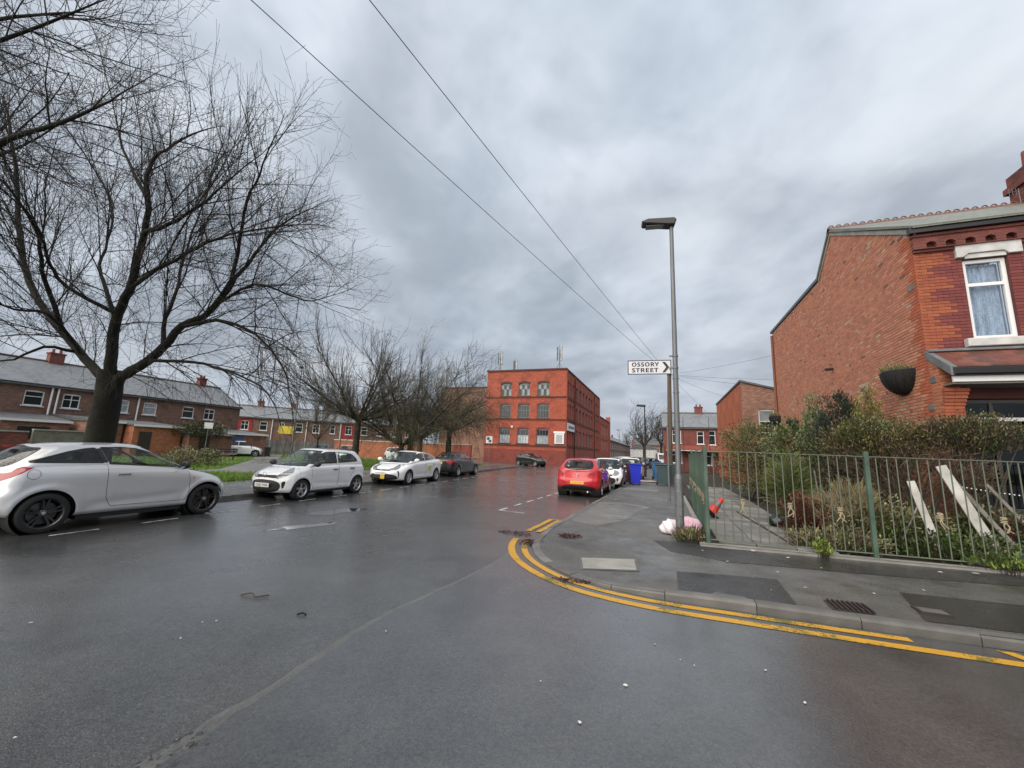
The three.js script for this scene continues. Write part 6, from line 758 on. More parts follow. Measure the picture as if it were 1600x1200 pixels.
{ // flattened cardboard, small signs, bench
  const cb = std({ color: lin(0.5, 0.42, 0.33), map: rep(texMottle, 0.7), roughness: 0.85 }), card = (x, z, w, d, t, label, y = 0.11) => { const g = new THREE.PlaneGeometry(w, d, 6, 6); g.rotateX(-Math.PI / 2); const p = g.attributes.position, r = rng(Math.round(x * 77 + 500)); for (let i = 0; i < p.count; i++) p.setY(i, 0.02 + 0.05 * r()); const lo = g.clone(); lo.translate(0, -0.006, 0); g.computeVertexNormals(); lo.computeVertexNormals(); const m = single('cardboard_sheet', [g.toNonIndexed(), lo.toNonIndexed()], cb, label, 'cardboard'); m.position.set(x, y, z); m.rotation.y = t; };
  card(-0.95, -26.5, 1.3, 0.8, 0.3, 'flattened pale cardboard lying beside the blue bin'); card(-2.0, -23.0, 0.5, 0.5, 0.9, 'crumpled cardboard in the gutter beside the blue bin', 0.02);
  const sign = (name, label, at, ht, w, hh, mat, turn, pm) => { const s = thing(name, label, 'sign', null, at, turn); part('post', cyl([0, 0, 0], [0, ht, 0], 0.04, 0.04, 8), pm || M.galv, s); part('plate', rbox(-w / 2, w / 2, ht - hh, ht, 0.04, 0.06, 0.005), mat, s); return s; };
  const ns = sign('parking_sign', 'small white sign with dark symbols on a post before the mill', [-22.0, 0, -49.8], 3.5, 0.85, 0.95, W.white, 0.4); part('symbol', [box(-0.3, 0.05, 3.02, 3.32, 0.061, 0.066), box(0.0, 0.3, 2.72, 2.98, 0.061, 0.066)], M.darkMetal, ns);
  sign('notice_sign', 'pale square notice board on a post in the park', [-22.6, 0.1, -23.6], 4.1, 0.85, 0.95, std({ color: lin(0.55, 0.6, 0.66), roughness: 0.5 }), 0.7); sign('yellow_board', 'yellow board on a pole in front of the grey fence', [-35.5, 0.1, -29.7], 3.1, 1.3, 0.75, std({ color: lin(0.7, 0.55, 0.06), roughness: 0.5 }), 0.8); sign('white_notice', 'small white notice standing by the dense shrub', [-36, 0.1, -22.6], 2.9, 0.6, 0.5, W.white, 1.0);
  const bn = thing('park_bench', 'dark bench on the lawn in front of the sheds', 'bench', null, [-31.4, 0.1, -20.9], 0.9); part('seat', [0, 1, 2].map(i => rbox(-1, 1, 0.42, 0.47, -0.22 + i * 0.16, -0.08 + i * 0.16, 0.01)), W.timber, bn); part('backrest', [0, 1].map(i => rbox(-1, 1, 0.58 + i * 0.17, 0.7 + i * 0.17, -0.3, -0.26, 0.01)), M.darkMetal, bn); for (const x of [-0.8, 0.8]) part('leg', [box(x - 0.03, x + 0.03, 0, 0.42, 0.12, 0.2), box(x - 0.03, x + 0.03, 0, 0.9, -0.34, -0.28), box(x - 0.03, x + 0.03, 0.36, 0.42, -0.28, 0.12)], M.darkMetal, bn);
}
const limbs = [[[[-14.08,3.19,-6.02],[-14.51,3.36,-5.98],[-15.13,3.89,-5.80],[-15.89,4.63,-5.54],[-16.59,5.39,-5.29],[-17.11,6.18,-5.11],[-17.47,7.20,-4.95],[-17.74,7.96,-4.86],[-17.97,8.96,-4.75],[-18.24,9.77,-4.66],[-18.57,11.02,-4.46]],0.13,0.035],
  [[[-15.62,4.58,-5.45],[-15.36,5.32,-5.09],[-15.12,5.83,-4.76],[-14.73,6.49,-4.47],[-14.47,6.81,-4.18],[-14.39,7.20,-3.82],[-14.24,7.40,-3.51]],0.065,0.018],
  [[[-13.96,3.23,-6.06],[-13.81,4.11,-5.89],[-13.60,4.87,-5.78],[-13.22,5.49,-5.75],[-12.95,6.23,-5.66],[-12.69,6.97,-5.57],[-12.49,7.57,-5.48],[-12.47,8.15,-5.32],[-12.22,8.74,-5.25],[-11.85,8.96,-5.29],[-11.15,9.37,-5.43]],0.14,0.022],
  [[[-13.74,4.82,-5.80],[-14.48,5.90,-5.70],[-15.02,6.43,-5.78],[-15.24,7.36,-5.91],[-15.54,8.33,-6.00],[-16.25,9.40,-5.92],[-17.61,11.10,-5.47]],0.055,0.014],
  [[[-13.61,4.85,-5.73],[-13.75,5.03,-5.28],[-14.08,5.48,-4.72],[-13.87,5.86,-4.37],[-13.43,6.10,-4.13],[-13.29,6.56,-3.74],[-13.32,6.82,-3.32]],0.058,0.014],
  [[[-13.72,3.20,-6.15],[-13.31,3.53,-6.33],[-12.77,4.08,-6.51],[-12.35,4.71,-6.64],[-11.86,5.02,-6.85],[-11.42,5.59,-6.99],[-11.14,6.16,-7.07],[-10.72,6.82,-7.20],[-10.19,7.62,-7.33],[-9.54,8.19,-7.56]],0.145,0.018],
  [[[-13.18,5.38,-5.81],[-12.41,5.79,-5.72],[-11.37,6.12,-5.74],[-10.55,6.30,-5.72],[-9.54,6.48,-5.76],[-8.26,6.57,-5.93],[-7.50,6.47,-5.93]],0.06,0.012],
  [[[-12.75,4.19,-6.40],[-13.05,4.96,-6.58],[-13.17,5.92,-6.80],[-13.54,6.57,-6.97],[-13.62,8.00,-7.12],[-13.60,9.37,-7.31],[-13.70,10.80,-7.45]],0.065,0.014],
  [[[-11.71,4.97,-6.76],[-10.75,5.87,-6.69],[-10.23,6.83,-6.43],[-9.78,7.68,-6.17],[-9.23,8.18,-6.00],[-8.70,8.71,-5.83]],0.07,0.015],
  [[[-12.27,4.63,-6.61],[-11.13,4.78,-6.74],[-10.16,4.55,-6.87],[-9.29,3.96,-7.02],[-8.73,3.27,-7.08],[-8.40,2.66,-7.03]],0.06,0.012],
  [[[-12.92,3.60,-6.44],[-11.55,3.64,-6.58],[-10.31,3.37,-6.72],[-9.24,2.99,-6.81],[-8.55,2.46,-6.79]],0.05,0.012],
  [[[-11.50,5.28,-6.90],[-10.64,5.97,-7.27],[-9.89,5.80,-7.74],[-9.38,5.67,-8.12],[-8.90,5.96,-8.42]],0.045,0.01],
  [[[-14.98,4.03,-5.57],[-15.33,3.88,-5.18],[-15.65,3.49,-4.84],[-15.92,3.35,-4.47]],0.05,0.015],
  [[[-14.80,3.84,-5.68],[-14.71,4.66,-4.91],[-14.60,4.57,-4.32],[-14.40,4.68,-3.73]],0.055,0.015],
  [[[-12.48,6.88,-5.48],[-11.57,6.94,-5.51],[-10.53,7.29,-5.55],[-9.68,7.66,-5.51],[-8.77,8.07,-5.49]],0.06,0.012],
  [[[-12.43,7.62,-5.36],[-13.17,8.60,-5.34],[-14.02,9.90,-5.21],[-14.38,10.89,-5.33]],0.06,0.012]];
// ------------------------------------------------------------------ bare trees
class TubeMesh {
  constructor() { this.p = []; this.n = []; this.uv = []; this.i = []; }
  tube(pts, r0, r1, sides, pw = 1) {
    const N = pts.length, b = this.p.length / 3; let ux = 0, uy = 0, uz = 0, L = 0;
    for (let k = 0; k < N; k++) {
      const a = pts[Math.max(0, k - 1)], c = pts[Math.min(N - 1, k + 1)]; let tx = c[0] - a[0], ty = c[1] - a[1], tz = c[2] - a[2]; const l = Math.hypot(tx, ty, tz) || 1; tx /= l; ty /= l; tz /= l;
      if (k === 0) { if (Math.abs(ty) < 0.9) { ux = -tz; uy = 0; uz = tx; } else { ux = 1; uy = 0; uz = 0; } }
      const d = ux * tx + uy * ty + uz * tz; ux -= d * tx; uy -= d * ty; uz -= d * tz; const ul = Math.hypot(ux, uy, uz) || 1; ux /= ul; uy /= ul; uz /= ul;
      const vx = ty * uz - tz * uy, vy = tz * ux - tx * uz, vz = tx * uy - ty * ux; if (k) L += Math.hypot(pts[k][0] - pts[k - 1][0], pts[k][1] - pts[k - 1][1], pts[k][2] - pts[k - 1][2]);
      const r = lerp(r0, r1, (k / (N - 1)) ** pw);
      for (let s = 0; s < sides; s++) { const an = s / sides * 6.28318, ca = Math.cos(an), sa = Math.sin(an), nx = ux * ca + vx * sa, ny = uy * ca + vy * sa, nz = uz * ca + vz * sa; this.p.push(pts[k][0] + nx * r, pts[k][1] + ny * r, pts[k][2] + nz * r); this.n.push(nx, ny, nz); this.uv.push(s / sides * 0.8, L); }
    }
    for (let k = 0; k < N - 1; k++) for (let s = 0; s < sides; s++) { const q = b + k * sides, t = (s + 1) % sides; this.i.push(q + s, q + t, q + sides + s, q + t, q + sides + t, q + sides + s); }
  }
  geo() { const g = new THREE.BufferGeometry(); g.setAttribute('position', new THREE.Float32BufferAttribute(this.p, 3)); g.setAttribute('normal', new THREE.Float32BufferAttribute(this.n, 3)); g.setAttribute('uv', new THREE.Float32BufferAttribute(this.uv, 2)); g.setIndex(this.i); return g; }
}
const V3 = (a, b) => [b[0] - a[0], b[1] - a[1], b[2] - a[2]], nrm = v => { const l = Math.hypot(...v) || 1; return v.map(x => x / l); };
function growPath(p, d, len, n, wig, up, r, bend) { const o = [p]; let q = p.slice(), v = d.slice(); for (let i = 0; i < n; i++) { const t = i / n; v = nrm([v[0] + (r() - 0.5) * wig + (bend ? bend[0] : 0), v[1] + (r() - 0.5) * wig + up(t), v[2] + (r() - 0.5) * wig + (bend ? bend[1] : 0)]); const s = len / n * (0.8 + 0.4 * r()); q = [q[0] + v[0] * s, q[1] + v[1] * s, q[2] + v[2] * s]; o.push(q); } return o; }
const barkTex = dataTex(512, 512, (u, v) => { const a = fbm(u * 1, v, 20, 5, 3), m = fbm(u, v, 5, 5, 17), k = 0.6 + 0.8 * (a - 0.5) ; const moss = sstep(0.52, 0.68, m); return [lerp(k, 0.9, moss * 0.7), lerp(k, 1.15, moss * 0.8), lerp(k, 0.5, moss * 0.7)]; }, false);
const bark = (c) => std({ color: lin(...c), map: rep(barkTex, 0.8, 1.2), bumpMap: rep(barkTex, 0.8, 1.2), bumpScale: 0.02, roughness: 0.9 });
const T_ = { dark: bark([0.018, 0.0165, 0.012]), twig: std({ color: lin(0.028, 0.022, 0.020), roughness: 0.8 }), olive: std({ color: lin(0.09, 0.083, 0.046), roughness: 0.85 }), brown: std({ color: lin(0.055, 0.048, 0.035), roughness: 0.85 }), pale: bark([0.16, 0.15, 0.12]), midBark: bark([0.045, 0.04, 0.028]) };
// branches off a limb path, recursively
function twigs(tm, path, r0, r1, lv, L, r, o) {
  const d = L[lv]; if (!d) return; let acc = 0, next = d.start ?? 0.3, tot = 0; for (let i = 1; i < path.length; i++) tot += Math.hypot(...V3(path[i - 1], path[i]));
  for (let i = 1; i < path.length; i++) {
    const a = path[i - 1], b = path[i], sl = Math.hypot(...V3(a, b)), dir = nrm(V3(a, b));
    while (next < acc + sl) {
      const t = (next - acc) / sl, pt = [lerp(a[0], b[0], t), lerp(a[1], b[1], t), lerp(a[2], b[2], t)], f = next / tot; next += d.gap * (0.6 + 0.8 * r());
      if (r() < (d.skip || 0)) continue;
      const th = r() * 6.283; let ax = nrm([dir[1] * 0.3 + Math.cos(th), Math.sin(th) * (d.flat ?? 1), Math.sin(th + 1.3)]); const dd = ax[0] * dir[0] + ax[1] * dir[1] + ax[2] * dir[2]; ax = nrm([ax[0] - dd * dir[0], ax[1] - dd * dir[1], ax[2] - dd * dir[2]]);
      const an = d.ang * (0.7 + 0.6 * r()), v = nrm([dir[0] * Math.cos(an) + ax[0] * Math.sin(an), dir[1] * Math.cos(an) + ax[1] * Math.sin(an) + (d.lift || 0), dir[2] * Math.cos(an) + ax[2] * Math.sin(an)]);
      if (d.out && o.c) { const q = nrm(V3(o.c, pt)); for (let z = 0; z < 3; z++) v[z] += q[z] * d.out; const l = Math.hypot(...v); for (let z = 0; z < 3; z++) v[z] /= l; }
      const len = d.len * (0.55 + 0.8 * r()) * (d.taper ? lerp(1, d.taper, f) : 1); const rr = Math.min(lerp(r0, r1, f) * 0.62, d.r * (0.7 + 0.5 * r())); const low = o.droop ? o.droop(pt) : 0;
      const p = growPath(pt, v, len, d.n, d.wig, tt => (d.up || 0) * (1 - low) - low * (d.dr ?? 0.16) * (0.4 + tt), r); if (o.floor) { const z = p.findIndex(q => q[1] < o.floor); if (z > 0 && z < 3) continue; if (z > 0) p.length = z; }
      tm.tube(p, rr, Math.max(d.rmin, rr * 0.3), d.sides); twigs(tm, p, rr, Math.max(d.rmin, rr * 0.3), lv + 1, L, r, o);
    }
    acc += sl;
  }
}
const bigLv = [{ gap: 0.30, start: 0.6, len: 3.0, ang: 1.0, n: 9, wig: 0.2, up: 0.0, r: 0.017, rmin: 0.004, sides: 5, taper: 0.55, out: 0.3 }, { gap: 0.20, start: 0.25, len: 1.3, ang: 0.85, n: 6, wig: 0.22, up: 0.01, r: 0.0075, rmin: 0.0034, sides: 3, taper: 0.6, out: 0.12 }, { gap: 0.19, start: 0.12, len: 0.42, ang: 0.85, n: 3, wig: 0.25, up: 0.03, r: 0.0046, rmin: 0.0028, sides: 3, out: 0.06 }];
const smooth = (pts, n = 3) => new THREE.CatmullRomCurve3(pts.map(p => new THREE.Vector3(...p)), false, 'centripetal').getPoints((pts.length - 1) * n).map(v => [v.x, v.y, v.z]);
{
  const t = thing('bare_tree', 'big bare spreading tree with dark forked trunk behind the silver hatchback', 'tree', null, [-14.35, 0.1, -6.25]); const r = rng(404), tr = new TubeMesh(), cr = new TubeMesh(); const rel = p => [p[0] + 14.35, p[1] - 0.1, p[2] + 6.25];
  tr.tube(smooth([[0, -0.1, 0], [0.02, 0.25, 0], [0.05, 1.0, 0], [0.14, 1.9, 0.03], [0.28, 2.6, 0.1], [0.34, 3.3, 0.18]], 4), 0.46, 0.27, 18, 0.35);
  const done = [];
  for (const [pts0, r0, r1] of limbs) { const pts = pts0.slice(); if (r0 < 0.12) { let best = 1e9, bp; for (const q of done) { const d = Math.hypot(...V3(q, pts[0])); if (d < best) { best = d; bp = q; } } if (bp) pts[0] = bp; } { const c = new THREE.CatmullRomCurve3(pts.map(p => new THREE.Vector3(...p))); for (const v of c.getPoints(40).slice(2)) done.push([v.x, v.y, v.z]); }
    const P = smooth(pts.map(rel), 3).map((p, i) => i ? [p[0] + (r() - 0.5) * 0.04, p[1] + (r() - 0.5) * 0.04, p[2] + (r() - 0.5) * 0.04] : p); if (r0 > 0.14) { P.unshift([0.26, 2.35, 0.08]); } tr.tube(P, r0, r1, r0 > 0.1 ? 12 : 8, 0.8); twigs(cr, P, r0, r1, 0, bigLv, r, { floor: 2.35, c: [0.3, 3.2, 0.1], droop: p => clamp((5.6 - p[1]) / 3.5) * clamp((p[0] + 2.5) / 3.5) }); const tip = growPath(P[P.length - 1], nrm(V3(P[P.length - 2], P[P.length - 1])), 0.9, 6, 0.2, () => 0.0, r); tr.tube(tip, r1, 0.004, 6); twigs(cr, tip, r1, 0.005, 1, bigLv, r, {}); }
  part('trunk', tr.geo(), T_.dark, t); part('crown', cr.geo(), T_.twig, t);
}
{ // tree whose trunk stands out of frame beyond the big one's near side
  const t = thing('bare_tree', 'bare tree overhanging the street corner of the park, trunk near the silver hatchback rear', 'tree', null, [-14.5, 0.1, 1.6]); const r = rng(77), tr = new TubeMesh(), cr = new TubeMesh(), rel = p => [p[0] + 14.5, p[1] - 0.1, p[2] - 1.6];
  tr.tube(smooth([[0, -0.1, 0], [0, 0.3, 0], [0.1, 1.5, -0.1], [0.2, 3.2, -0.3]], 4), 0.42, 0.25, 16, 0.4);
  const LB = [[[[-14.3, 3.2, 1.3], [-14, 4.6, 0.2], [-13.6, 5.9, -1.4], [-13.1, 6.87, -2.74], [-11.6, 7.11, -2.8], [-10.04, 7.22, -2.98], [-9.25, 7.62, -3.21]], 0.16, 0.03], [[[-14.3, 3.2, 1.3], [-14.2, 5.2, 0.6], [-13.9, 7.4, -0.9], [-13.5, 9.2, -2.1], [-12.2, 9.6, -2.4], [-10.4, 9.4, -2.7]], 0.15, 0.03], [[[-14.3, 3.2, 1.3], [-15.4, 5, 1.4], [-16.3, 7.4, 0.6], [-16.8, 9.6, -0.6]], 0.13, 0.03], [[[-13.8, 5.4, -0.8], [-12.6, 6.6, -1.4], [-11.4, 8.0, -2.0], [-10.2, 8.8, -2.5], [-9.3, 9.3, -2.8]], 0.09, 0.02], [[[-13.6, 5.9, -1.4], [-14.6, 7.2, -2.8], [-14.8, 8.6, -3.8], [-14, 10, -4.4]], 0.08, 0.02], [[[-14.2, 5.2, 0.6], [-12.8, 6.0, 1.0], [-11.2, 7.2, 0.4], [-10, 8.2, -0.4]], 0.08, 0.02]];
  for (const [pts, r0, r1] of LB) { const P = smooth(pts.map(rel), 3); if (r0 > 0.12) P.unshift([0.2, 2.6, -0.28]); tr.tube(P, r0 * 0.85, r1 * 0.6, 9, 0.8); twigs(cr, P, r0 * 0.85, r1 * 0.6, 0, bigLv, r, { c: [0.2, 3, -0.3] }); const tip = growPath(P[P.length - 1], nrm(V3(P[P.length - 2], P[P.length - 1])), 1.1, 6, 0.25, () => 0.02, r); tr.tube(tip, r1 * 0.6, 0.004, 6); twigs(cr, tip, r1 * 0.6, 0.004, 1, bigLv, r, {}); }
  part('trunk', tr.geo(), T_.dark, t); part('crown', cr.geo(), T_.twig, t);
}
// procedural park trees
function parkTree(label, at, o, group) {
  const t = thing(o.name || 'park_tree', label, 'tree', group, at); const r = rng(o.seed), tr = new TubeMesh(), cr = new TubeMesh(); const S = o.scale || 1;
  tr.tube(smooth([[0, -0.1, 0], [0.02, 0.3, 0], [0.05 * (r() - 0.5), o.fork * 0.6, 0], [o.lean || 0, o.fork, 0]], 4), o.r * 1.3, o.r * 0.85, 12, 0.5); const top = [o.lean || 0, o.fork - 0.15, 0];
  for (let i = 0; i < o.limbs; i++) { const a = i / o.limbs * 6.283 + r() * 0.6, e = lerp(o.e0, o.e1, Math.sqrt(r())), le = lerp(1.15, 0.78, e / 1.4); const v = nrm([Math.cos(a) * Math.sin(e), Math.cos(e), Math.sin(a) * Math.sin(e)]); const P = growPath(top, v, o.limbLen * le * (0.85 + 0.25 * r()), 9, o.wig ?? 0.2, tt => o.up ?? 0.06, r); tr.tube(P, o.r * 0.42, 0.014 * S, 7); twigs(cr, P, o.r * 0.42, 0.014 * S, 0, o.lv, r, { droop: o.droop }); }
  part('trunk', tr.geo(), o.bark || T_.midBark, t); part('crown', cr.geo(), o.mat || T_.brown, t); if (o.grow) t.scale.setScalar(o.grow); return t;
}
const fanLv = [{ gap: 0.28, start: 0.6, len: 2.0, ang: 0.5, n: 6, wig: 0.2, up: 0.0, r: 0.02, rmin: 0.007, sides: 4, lift: 0.1 }, { gap: 0.30, start: 0.2, len: 1.1, ang: 0.5, n: 4, wig: 0.2, up: 0.04, r: 0.011, rmin: 0.006, sides: 3 }, { gap: 0.34, start: 0.15, len: 0.5, ang: 0.5, n: 3, wig: 0.2, up: 0.05, r: 0.007, rmin: 0.005, sides: 3 }];
const weepLv = [{ gap: 0.36, start: 0.9, len: 2.4, ang: 0.9, n: 7, wig: 0.3, up: -0.02, r: 0.026, rmin: 0.009, sides: 4 }, { gap: 0.28, start: 0.2, len: 1.7, ang: 0.7, n: 6, wig: 0.22, up: -0.22, r: 0.011, rmin: 0.006, sides: 3 }, { gap: 0.32, start: 0.2, len: 0.8, ang: 0.5, n: 4, wig: 0.2, up: -0.3, r: 0.007, rmin: 0.005, sides: 3 }];
const openLv = [{ gap: 0.34, start: 0.8, len: 2.2, ang: 0.8, n: 7, wig: 0.35, up: 0.03, r: 0.026, rmin: 0.009, sides: 4 }, { gap: 0.34, start: 0.2, len: 1.1, ang: 0.7, n: 5, wig: 0.3, up: 0.0, r: 0.011, rmin: 0.006, sides: 3 }, { gap: 0.36, start: 0.12, len: 0.5, ang: 0.7, n: 3, wig: 0.3, up: 0, r: 0.007, rmin: 0.005, sides: 3 }];
parkTree('dense dome-shaped bare tree with upright twigs behind the white city car', [-20.3, 0.1, -22.7], { grow: 1.17, seed: 5, fork: 2.9, r: 0.2, limbs: 17, e0: 0.1, e1: 1.4, limbLen: 4.9, lv: fanLv, mat: T_.brown, up: -0.005, wig: 0.14 });
parkTree('open bare tree with pale twin stem behind the white taxi', [-17.9, 0.1, -24.7], { grow: 1.17, seed: 12, fork: 1.5, r: 0.19, limbs: 10, e0: 0.2, e1: 1.15, limbLen: 6.6, lv: openLv, mat: T_.brown, bark: T_.midBark, up: -0.02 });
parkTree('weeping bare tree with drooping olive twigs behind the white taxi', [-16.9, 0.1, -25.6], { seed: 21, fork: 2.3, r: 0.2, limbs: 8, e0: 0.5, e1: 1.15, limbLen: 4.2, lv: weepLv, mat: T_.olive, bark: T_.pale, up: 0.0 });
parkTree('weeping bare tree with dense drooping twigs beside the mill', [-18.4, 0.1, -32.5], { grow: 1.08, seed: 33, fork: 3.0, r: 0.24, limbs: 9, e0: 0.5, e1: 1.2, limbLen: 5.4, lv: weepLv, mat: T_.olive, bark: T_.dark, up: 0.02 });
parkTree('tall open bare tree on the lawn before the mill front', [-20.5, 0.1, -29.5], { grow: 1.17, seed: 34, fork: 2.4, r: 0.2, limbs: 9, e0: 0.15, e1: 1.1, limbLen: 6.6, lv: openLv, mat: T_.brown, bark: T_.dark, up: -0.02 });
parkTree('small bare young tree with thin stem by the grey fence', [-29.6, 0.1, -28.2], { seed: 44, fork: 2.0, r: 0.09, limbs: 6, e0: 0.2, e1: 0.9, limbLen: 2.2, lv: fanLv, mat: T_.brown, bark: T_.dark });
const farLv = [{ gap: 0.45, start: 0.7, len: 2.3, ang: 0.7, n: 5, wig: 0.3, up: 0.08, r: 0.06, rmin: 0.02, sides: 4 }, { gap: 0.35, start: 0.2, len: 1.2, ang: 0.7, n: 4, wig: 0.3, up: 0.05, r: 0.026, rmin: 0.016, sides: 3 }];
parkTree('bare street tree left of the far lamp post', [-2.6, 0, -64], { name: 'street_tree', seed: 51, fork: 3.2, r: 0.22, limbs: 8, e0: 0.15, e1: 0.9, limbLen: 4.2, lv: farLv, mat: T_.brown }); parkTree('bare street tree right of the far lamp post', [-0.2, 0, -67], { name: 'street_tree', seed: 52, fork: 3.4, r: 0.2, limbs: 7, e0: 0.15, e1: 0.8, limbLen: 4.0, lv: farLv, mat: T_.brown });
for (const [i, x] of [-14, -8, -1, 6, 13, 20, 27].entries()) parkTree('distant bare tree in the row closing the horizon', [x, 0, -175 - (i % 3) * 8], { name: 'distant_tree', seed: 60 + i, fork: 4, r: 0.35, limbs: 8, e0: 0.1, e1: 0.9, limbLen: 5.5, lv: [{ ...farLv[0], gap: 0.8, len: 3, rmin: 0.05, r: 0.09 }, { ...farLv[1], gap: 0.7, len: 1.8, rmin: 0.04, r: 0.05 }], mat: T_.brown }, 'distant trees');
// ------------------------------------------------------------------ garden behind the railings
{
  structure('garden_soil', flat([[0.75, -8.45], [11, fenceZ(11) - 0.05], [11, -11.8], [5.7, -11.7], [5.7, -30], [0.9, -30]], 0.1), M.soil, 'dark garden soil behind the green railings');
  const pathT = thing('garden_path', 'pale flagstone path leading back beside the gable', 'path', null, [1.8, 0.1, -8.7]); const r = rng(12), fm = [0.22, 0.26, 0.3, 0.18].map(c => std({ color: lin(c, c * 0.97, c * 0.9), map: rep(texMottle, 1.1), roughness: 0.7, bumpMap: rep(texGrain, 0.8), bumpScale: 0.004 }));
  for (let j = 0; j < 34; j++) for (let i = 0; i < 3; i++) { const z = -j * 0.47, x = -0.85 + i * 0.62 + (j > 6 ? Math.min(0.25, (j - 6) * 0.02) : 0); const s = part('flagstone', rbox(x, x + 0.605, 0.0, 0.045 + 0.012 * r(), z - 0.455, z, 0.008), fm[Math.floor(r() * 4)], pathT); s.rotation.z = (r() - 0.5) * 0.006; }
}
const LC = { olive: [[0.12, 0.145, 0.045], [0.155, 0.16, 0.06], [0.10, 0.125, 0.038], [0.18, 0.165, 0.08]], fresh: [[0.15, 0.21, 0.07], [0.19, 0.24, 0.09], [0.12, 0.18, 0.06], [0.24, 0.27, 0.13]], dark: [[0.022, 0.038, 0.022], [0.03, 0.045, 0.028], [0.018, 0.03, 0.02]], lime: [[0.15, 0.155, 0.03], [0.18, 0.175, 0.035], [0.11, 0.13, 0.03], [0.2, 0.17, 0.06]], hedge: [[0.055, 0.085, 0.022], [0.075, 0.10, 0.03], [0.10, 0.095, 0.04], [0.05, 0.07, 0.02]], dead: [[0.13, 0.085, 0.05], [0.10, 0.065, 0.04], [0.16, 0.11, 0.07]], rust: [[0.13, 0.035, 0.018], [0.10, 0.028, 0.015], [0.16, 0.055, 0.025]], straw: [[0.30, 0.25, 0.14], [0.24, 0.2, 0.12], [0.2, 0.18, 0.09]], green: [[0.07, 0.12, 0.02], [0.10, 0.16, 0.03], [0.05, 0.09, 0.02]], bright: [[0.2, 0.26, 0.03], [0.14, 0.2, 0.03]] };
const leafM = std({ color: 0xffffff, vertexColors: true, roughness: 0.65, side: THREE.DoubleSide });
function leafGeo(list) {   // list of [x,y,z, dirx,diry,dirz, len, width, colour]
  const p = [], c = [], n = []; const r = rng(1);
  for (const [x, y, z, dx, dy, dz, L, w, k] of list) { let ux = -dz, uz = dx, uy = (r() - 0.5) * 1.2; const ul = Math.hypot(ux, uy, uz) || 1; ux *= w / ul; uy *= w / ul; uz *= w / ul; const mx = x + dx * L * 0.5, my = y + dy * L * 0.5 + L * 0.06, mz = z + dz * L * 0.5, tx = x + dx * L, ty = y + dy * L, tz = z + dz * L; p.push(x, y, z, mx + ux, my + uy, mz + uz, tx, ty, tz, x, y, z, tx, ty, tz, mx - ux, my - uy, mz - uz); for (let i = 0; i < 6; i++) c.push(...k); }
  const g = new THREE.BufferGeometry(); g.setAttribute('position', new THREE.Float32BufferAttribute(p, 3)); g.setAttribute('color', new THREE.Float32BufferAttribute(c, 3)); g.computeVertexNormals(); g.setAttribute('uv', new THREE.Float32BufferAttribute(new Float32Array(p.length / 3 * 2), 2)); return g;
}
function shrub(name, label, at, o) {   // stems, twigs and leaf clumps through the crown's volume
  const s = thing(name, label, o.cat || 'shrub', o.group, at); const r = rng(o.seed), tm = new TubeMesh(), L = [];
  const clumps = []; for (let i = 0; i < o.clumps; i++) { let a, b, c; do { a = r() * 2 - 1; b = r() * 2 - 1; c = r() * 2 - 1; } while (a * a + b * b + c * c > 1); const sh_ = Math.cbrt(a * a + b * b + c * c) > 0.4 ? 1 : 1.3; const taper = o.cone ? lerp(1, 0.25, clamp((b + 1) / 2) * o.cone) : 1; const lump = 0.75 + 0.5 * fbm(a * 0.13 + o.seed, c * 0.13, 16, 3, o.seed); clumps.push([a * o.rx * sh_ * taper * lump, o.h * (o.y0 ?? 0.5) + b * o.ry * lump, c * o.rz * sh_ * taper * lump]); }
  for (let i = 0; i < (o.stems ?? 7); i++) { const c = clumps[Math.floor(r() * clumps.length)]; const b = [(r() - 0.5) * o.rx * 0.5, 0, (r() - 0.5) * o.rz * 0.5]; tm.tube(smooth([b, [lerp(b[0], c[0], 0.3), c[1] * 0.45, lerp(b[2], c[2], 0.3)], c], 4), 0.03, 0.008, 5); }
  for (const c of clumps) {
    if (c[1] < 0.05) c[1] = 0.05 + r() * 0.1; const k = o.col[Math.floor(r() * o.col.length)], out = nrm([c[0] + 0.01, (c[1] - o.h * 0.45) * 0.6 + (o.upBias ?? 0.25), c[2]]);
    const q = growPath([c[0] * 0.75, c[1] - 0.18, c[2] * 0.75], out, 0.35, 3, 0.4, () => 0.05, r); tm.tube(q, 0.008, 0.003, 3);
    for (let j = 0; j < o.leaves; j++) { const rr = o.cr * Math.cbrt(r()), t = r() * 6.283, e = Math.acos(2 * r() - 1); const d = nrm([out[0] + (r() - 0.5) * o.spread, out[1] + (r() - 0.5) * o.spread + (o.droop || 0), out[2] + (r() - 0.5) * o.spread]); const f = 0.75 + 0.5 * r(); L.push([c[0] + rr * Math.sin(e) * Math.cos(t), Math.max(0.02, c[1] + rr * Math.cos(e)), c[2] + rr * Math.sin(e) * Math.sin(t), ...d, o.ll * (0.6 + 0.8 * r()), o.lw * (0.7 + 0.6 * r()), k.map(v => v * f)]); }
  }
  part('stems', tm.geo(), T_.brown, s); part('foliage', leafGeo(L), leafM, s); return s;
}
shrub('rounded_shrub', 'rounded olive green shrub spilling over the far end of the path', [3.55, 0.1, -18.8], { seed: 1, rx: 1.3, ry: 1.45, rz: 1.5, h: 3.3, y0: 0.52, clumps: 640, leaves: 18, cr: 0.22, ll: 0.085, lw: 0.026, spread: 1.6, col: [...LC.olive, [0.16, 0.16, 0.075]] });
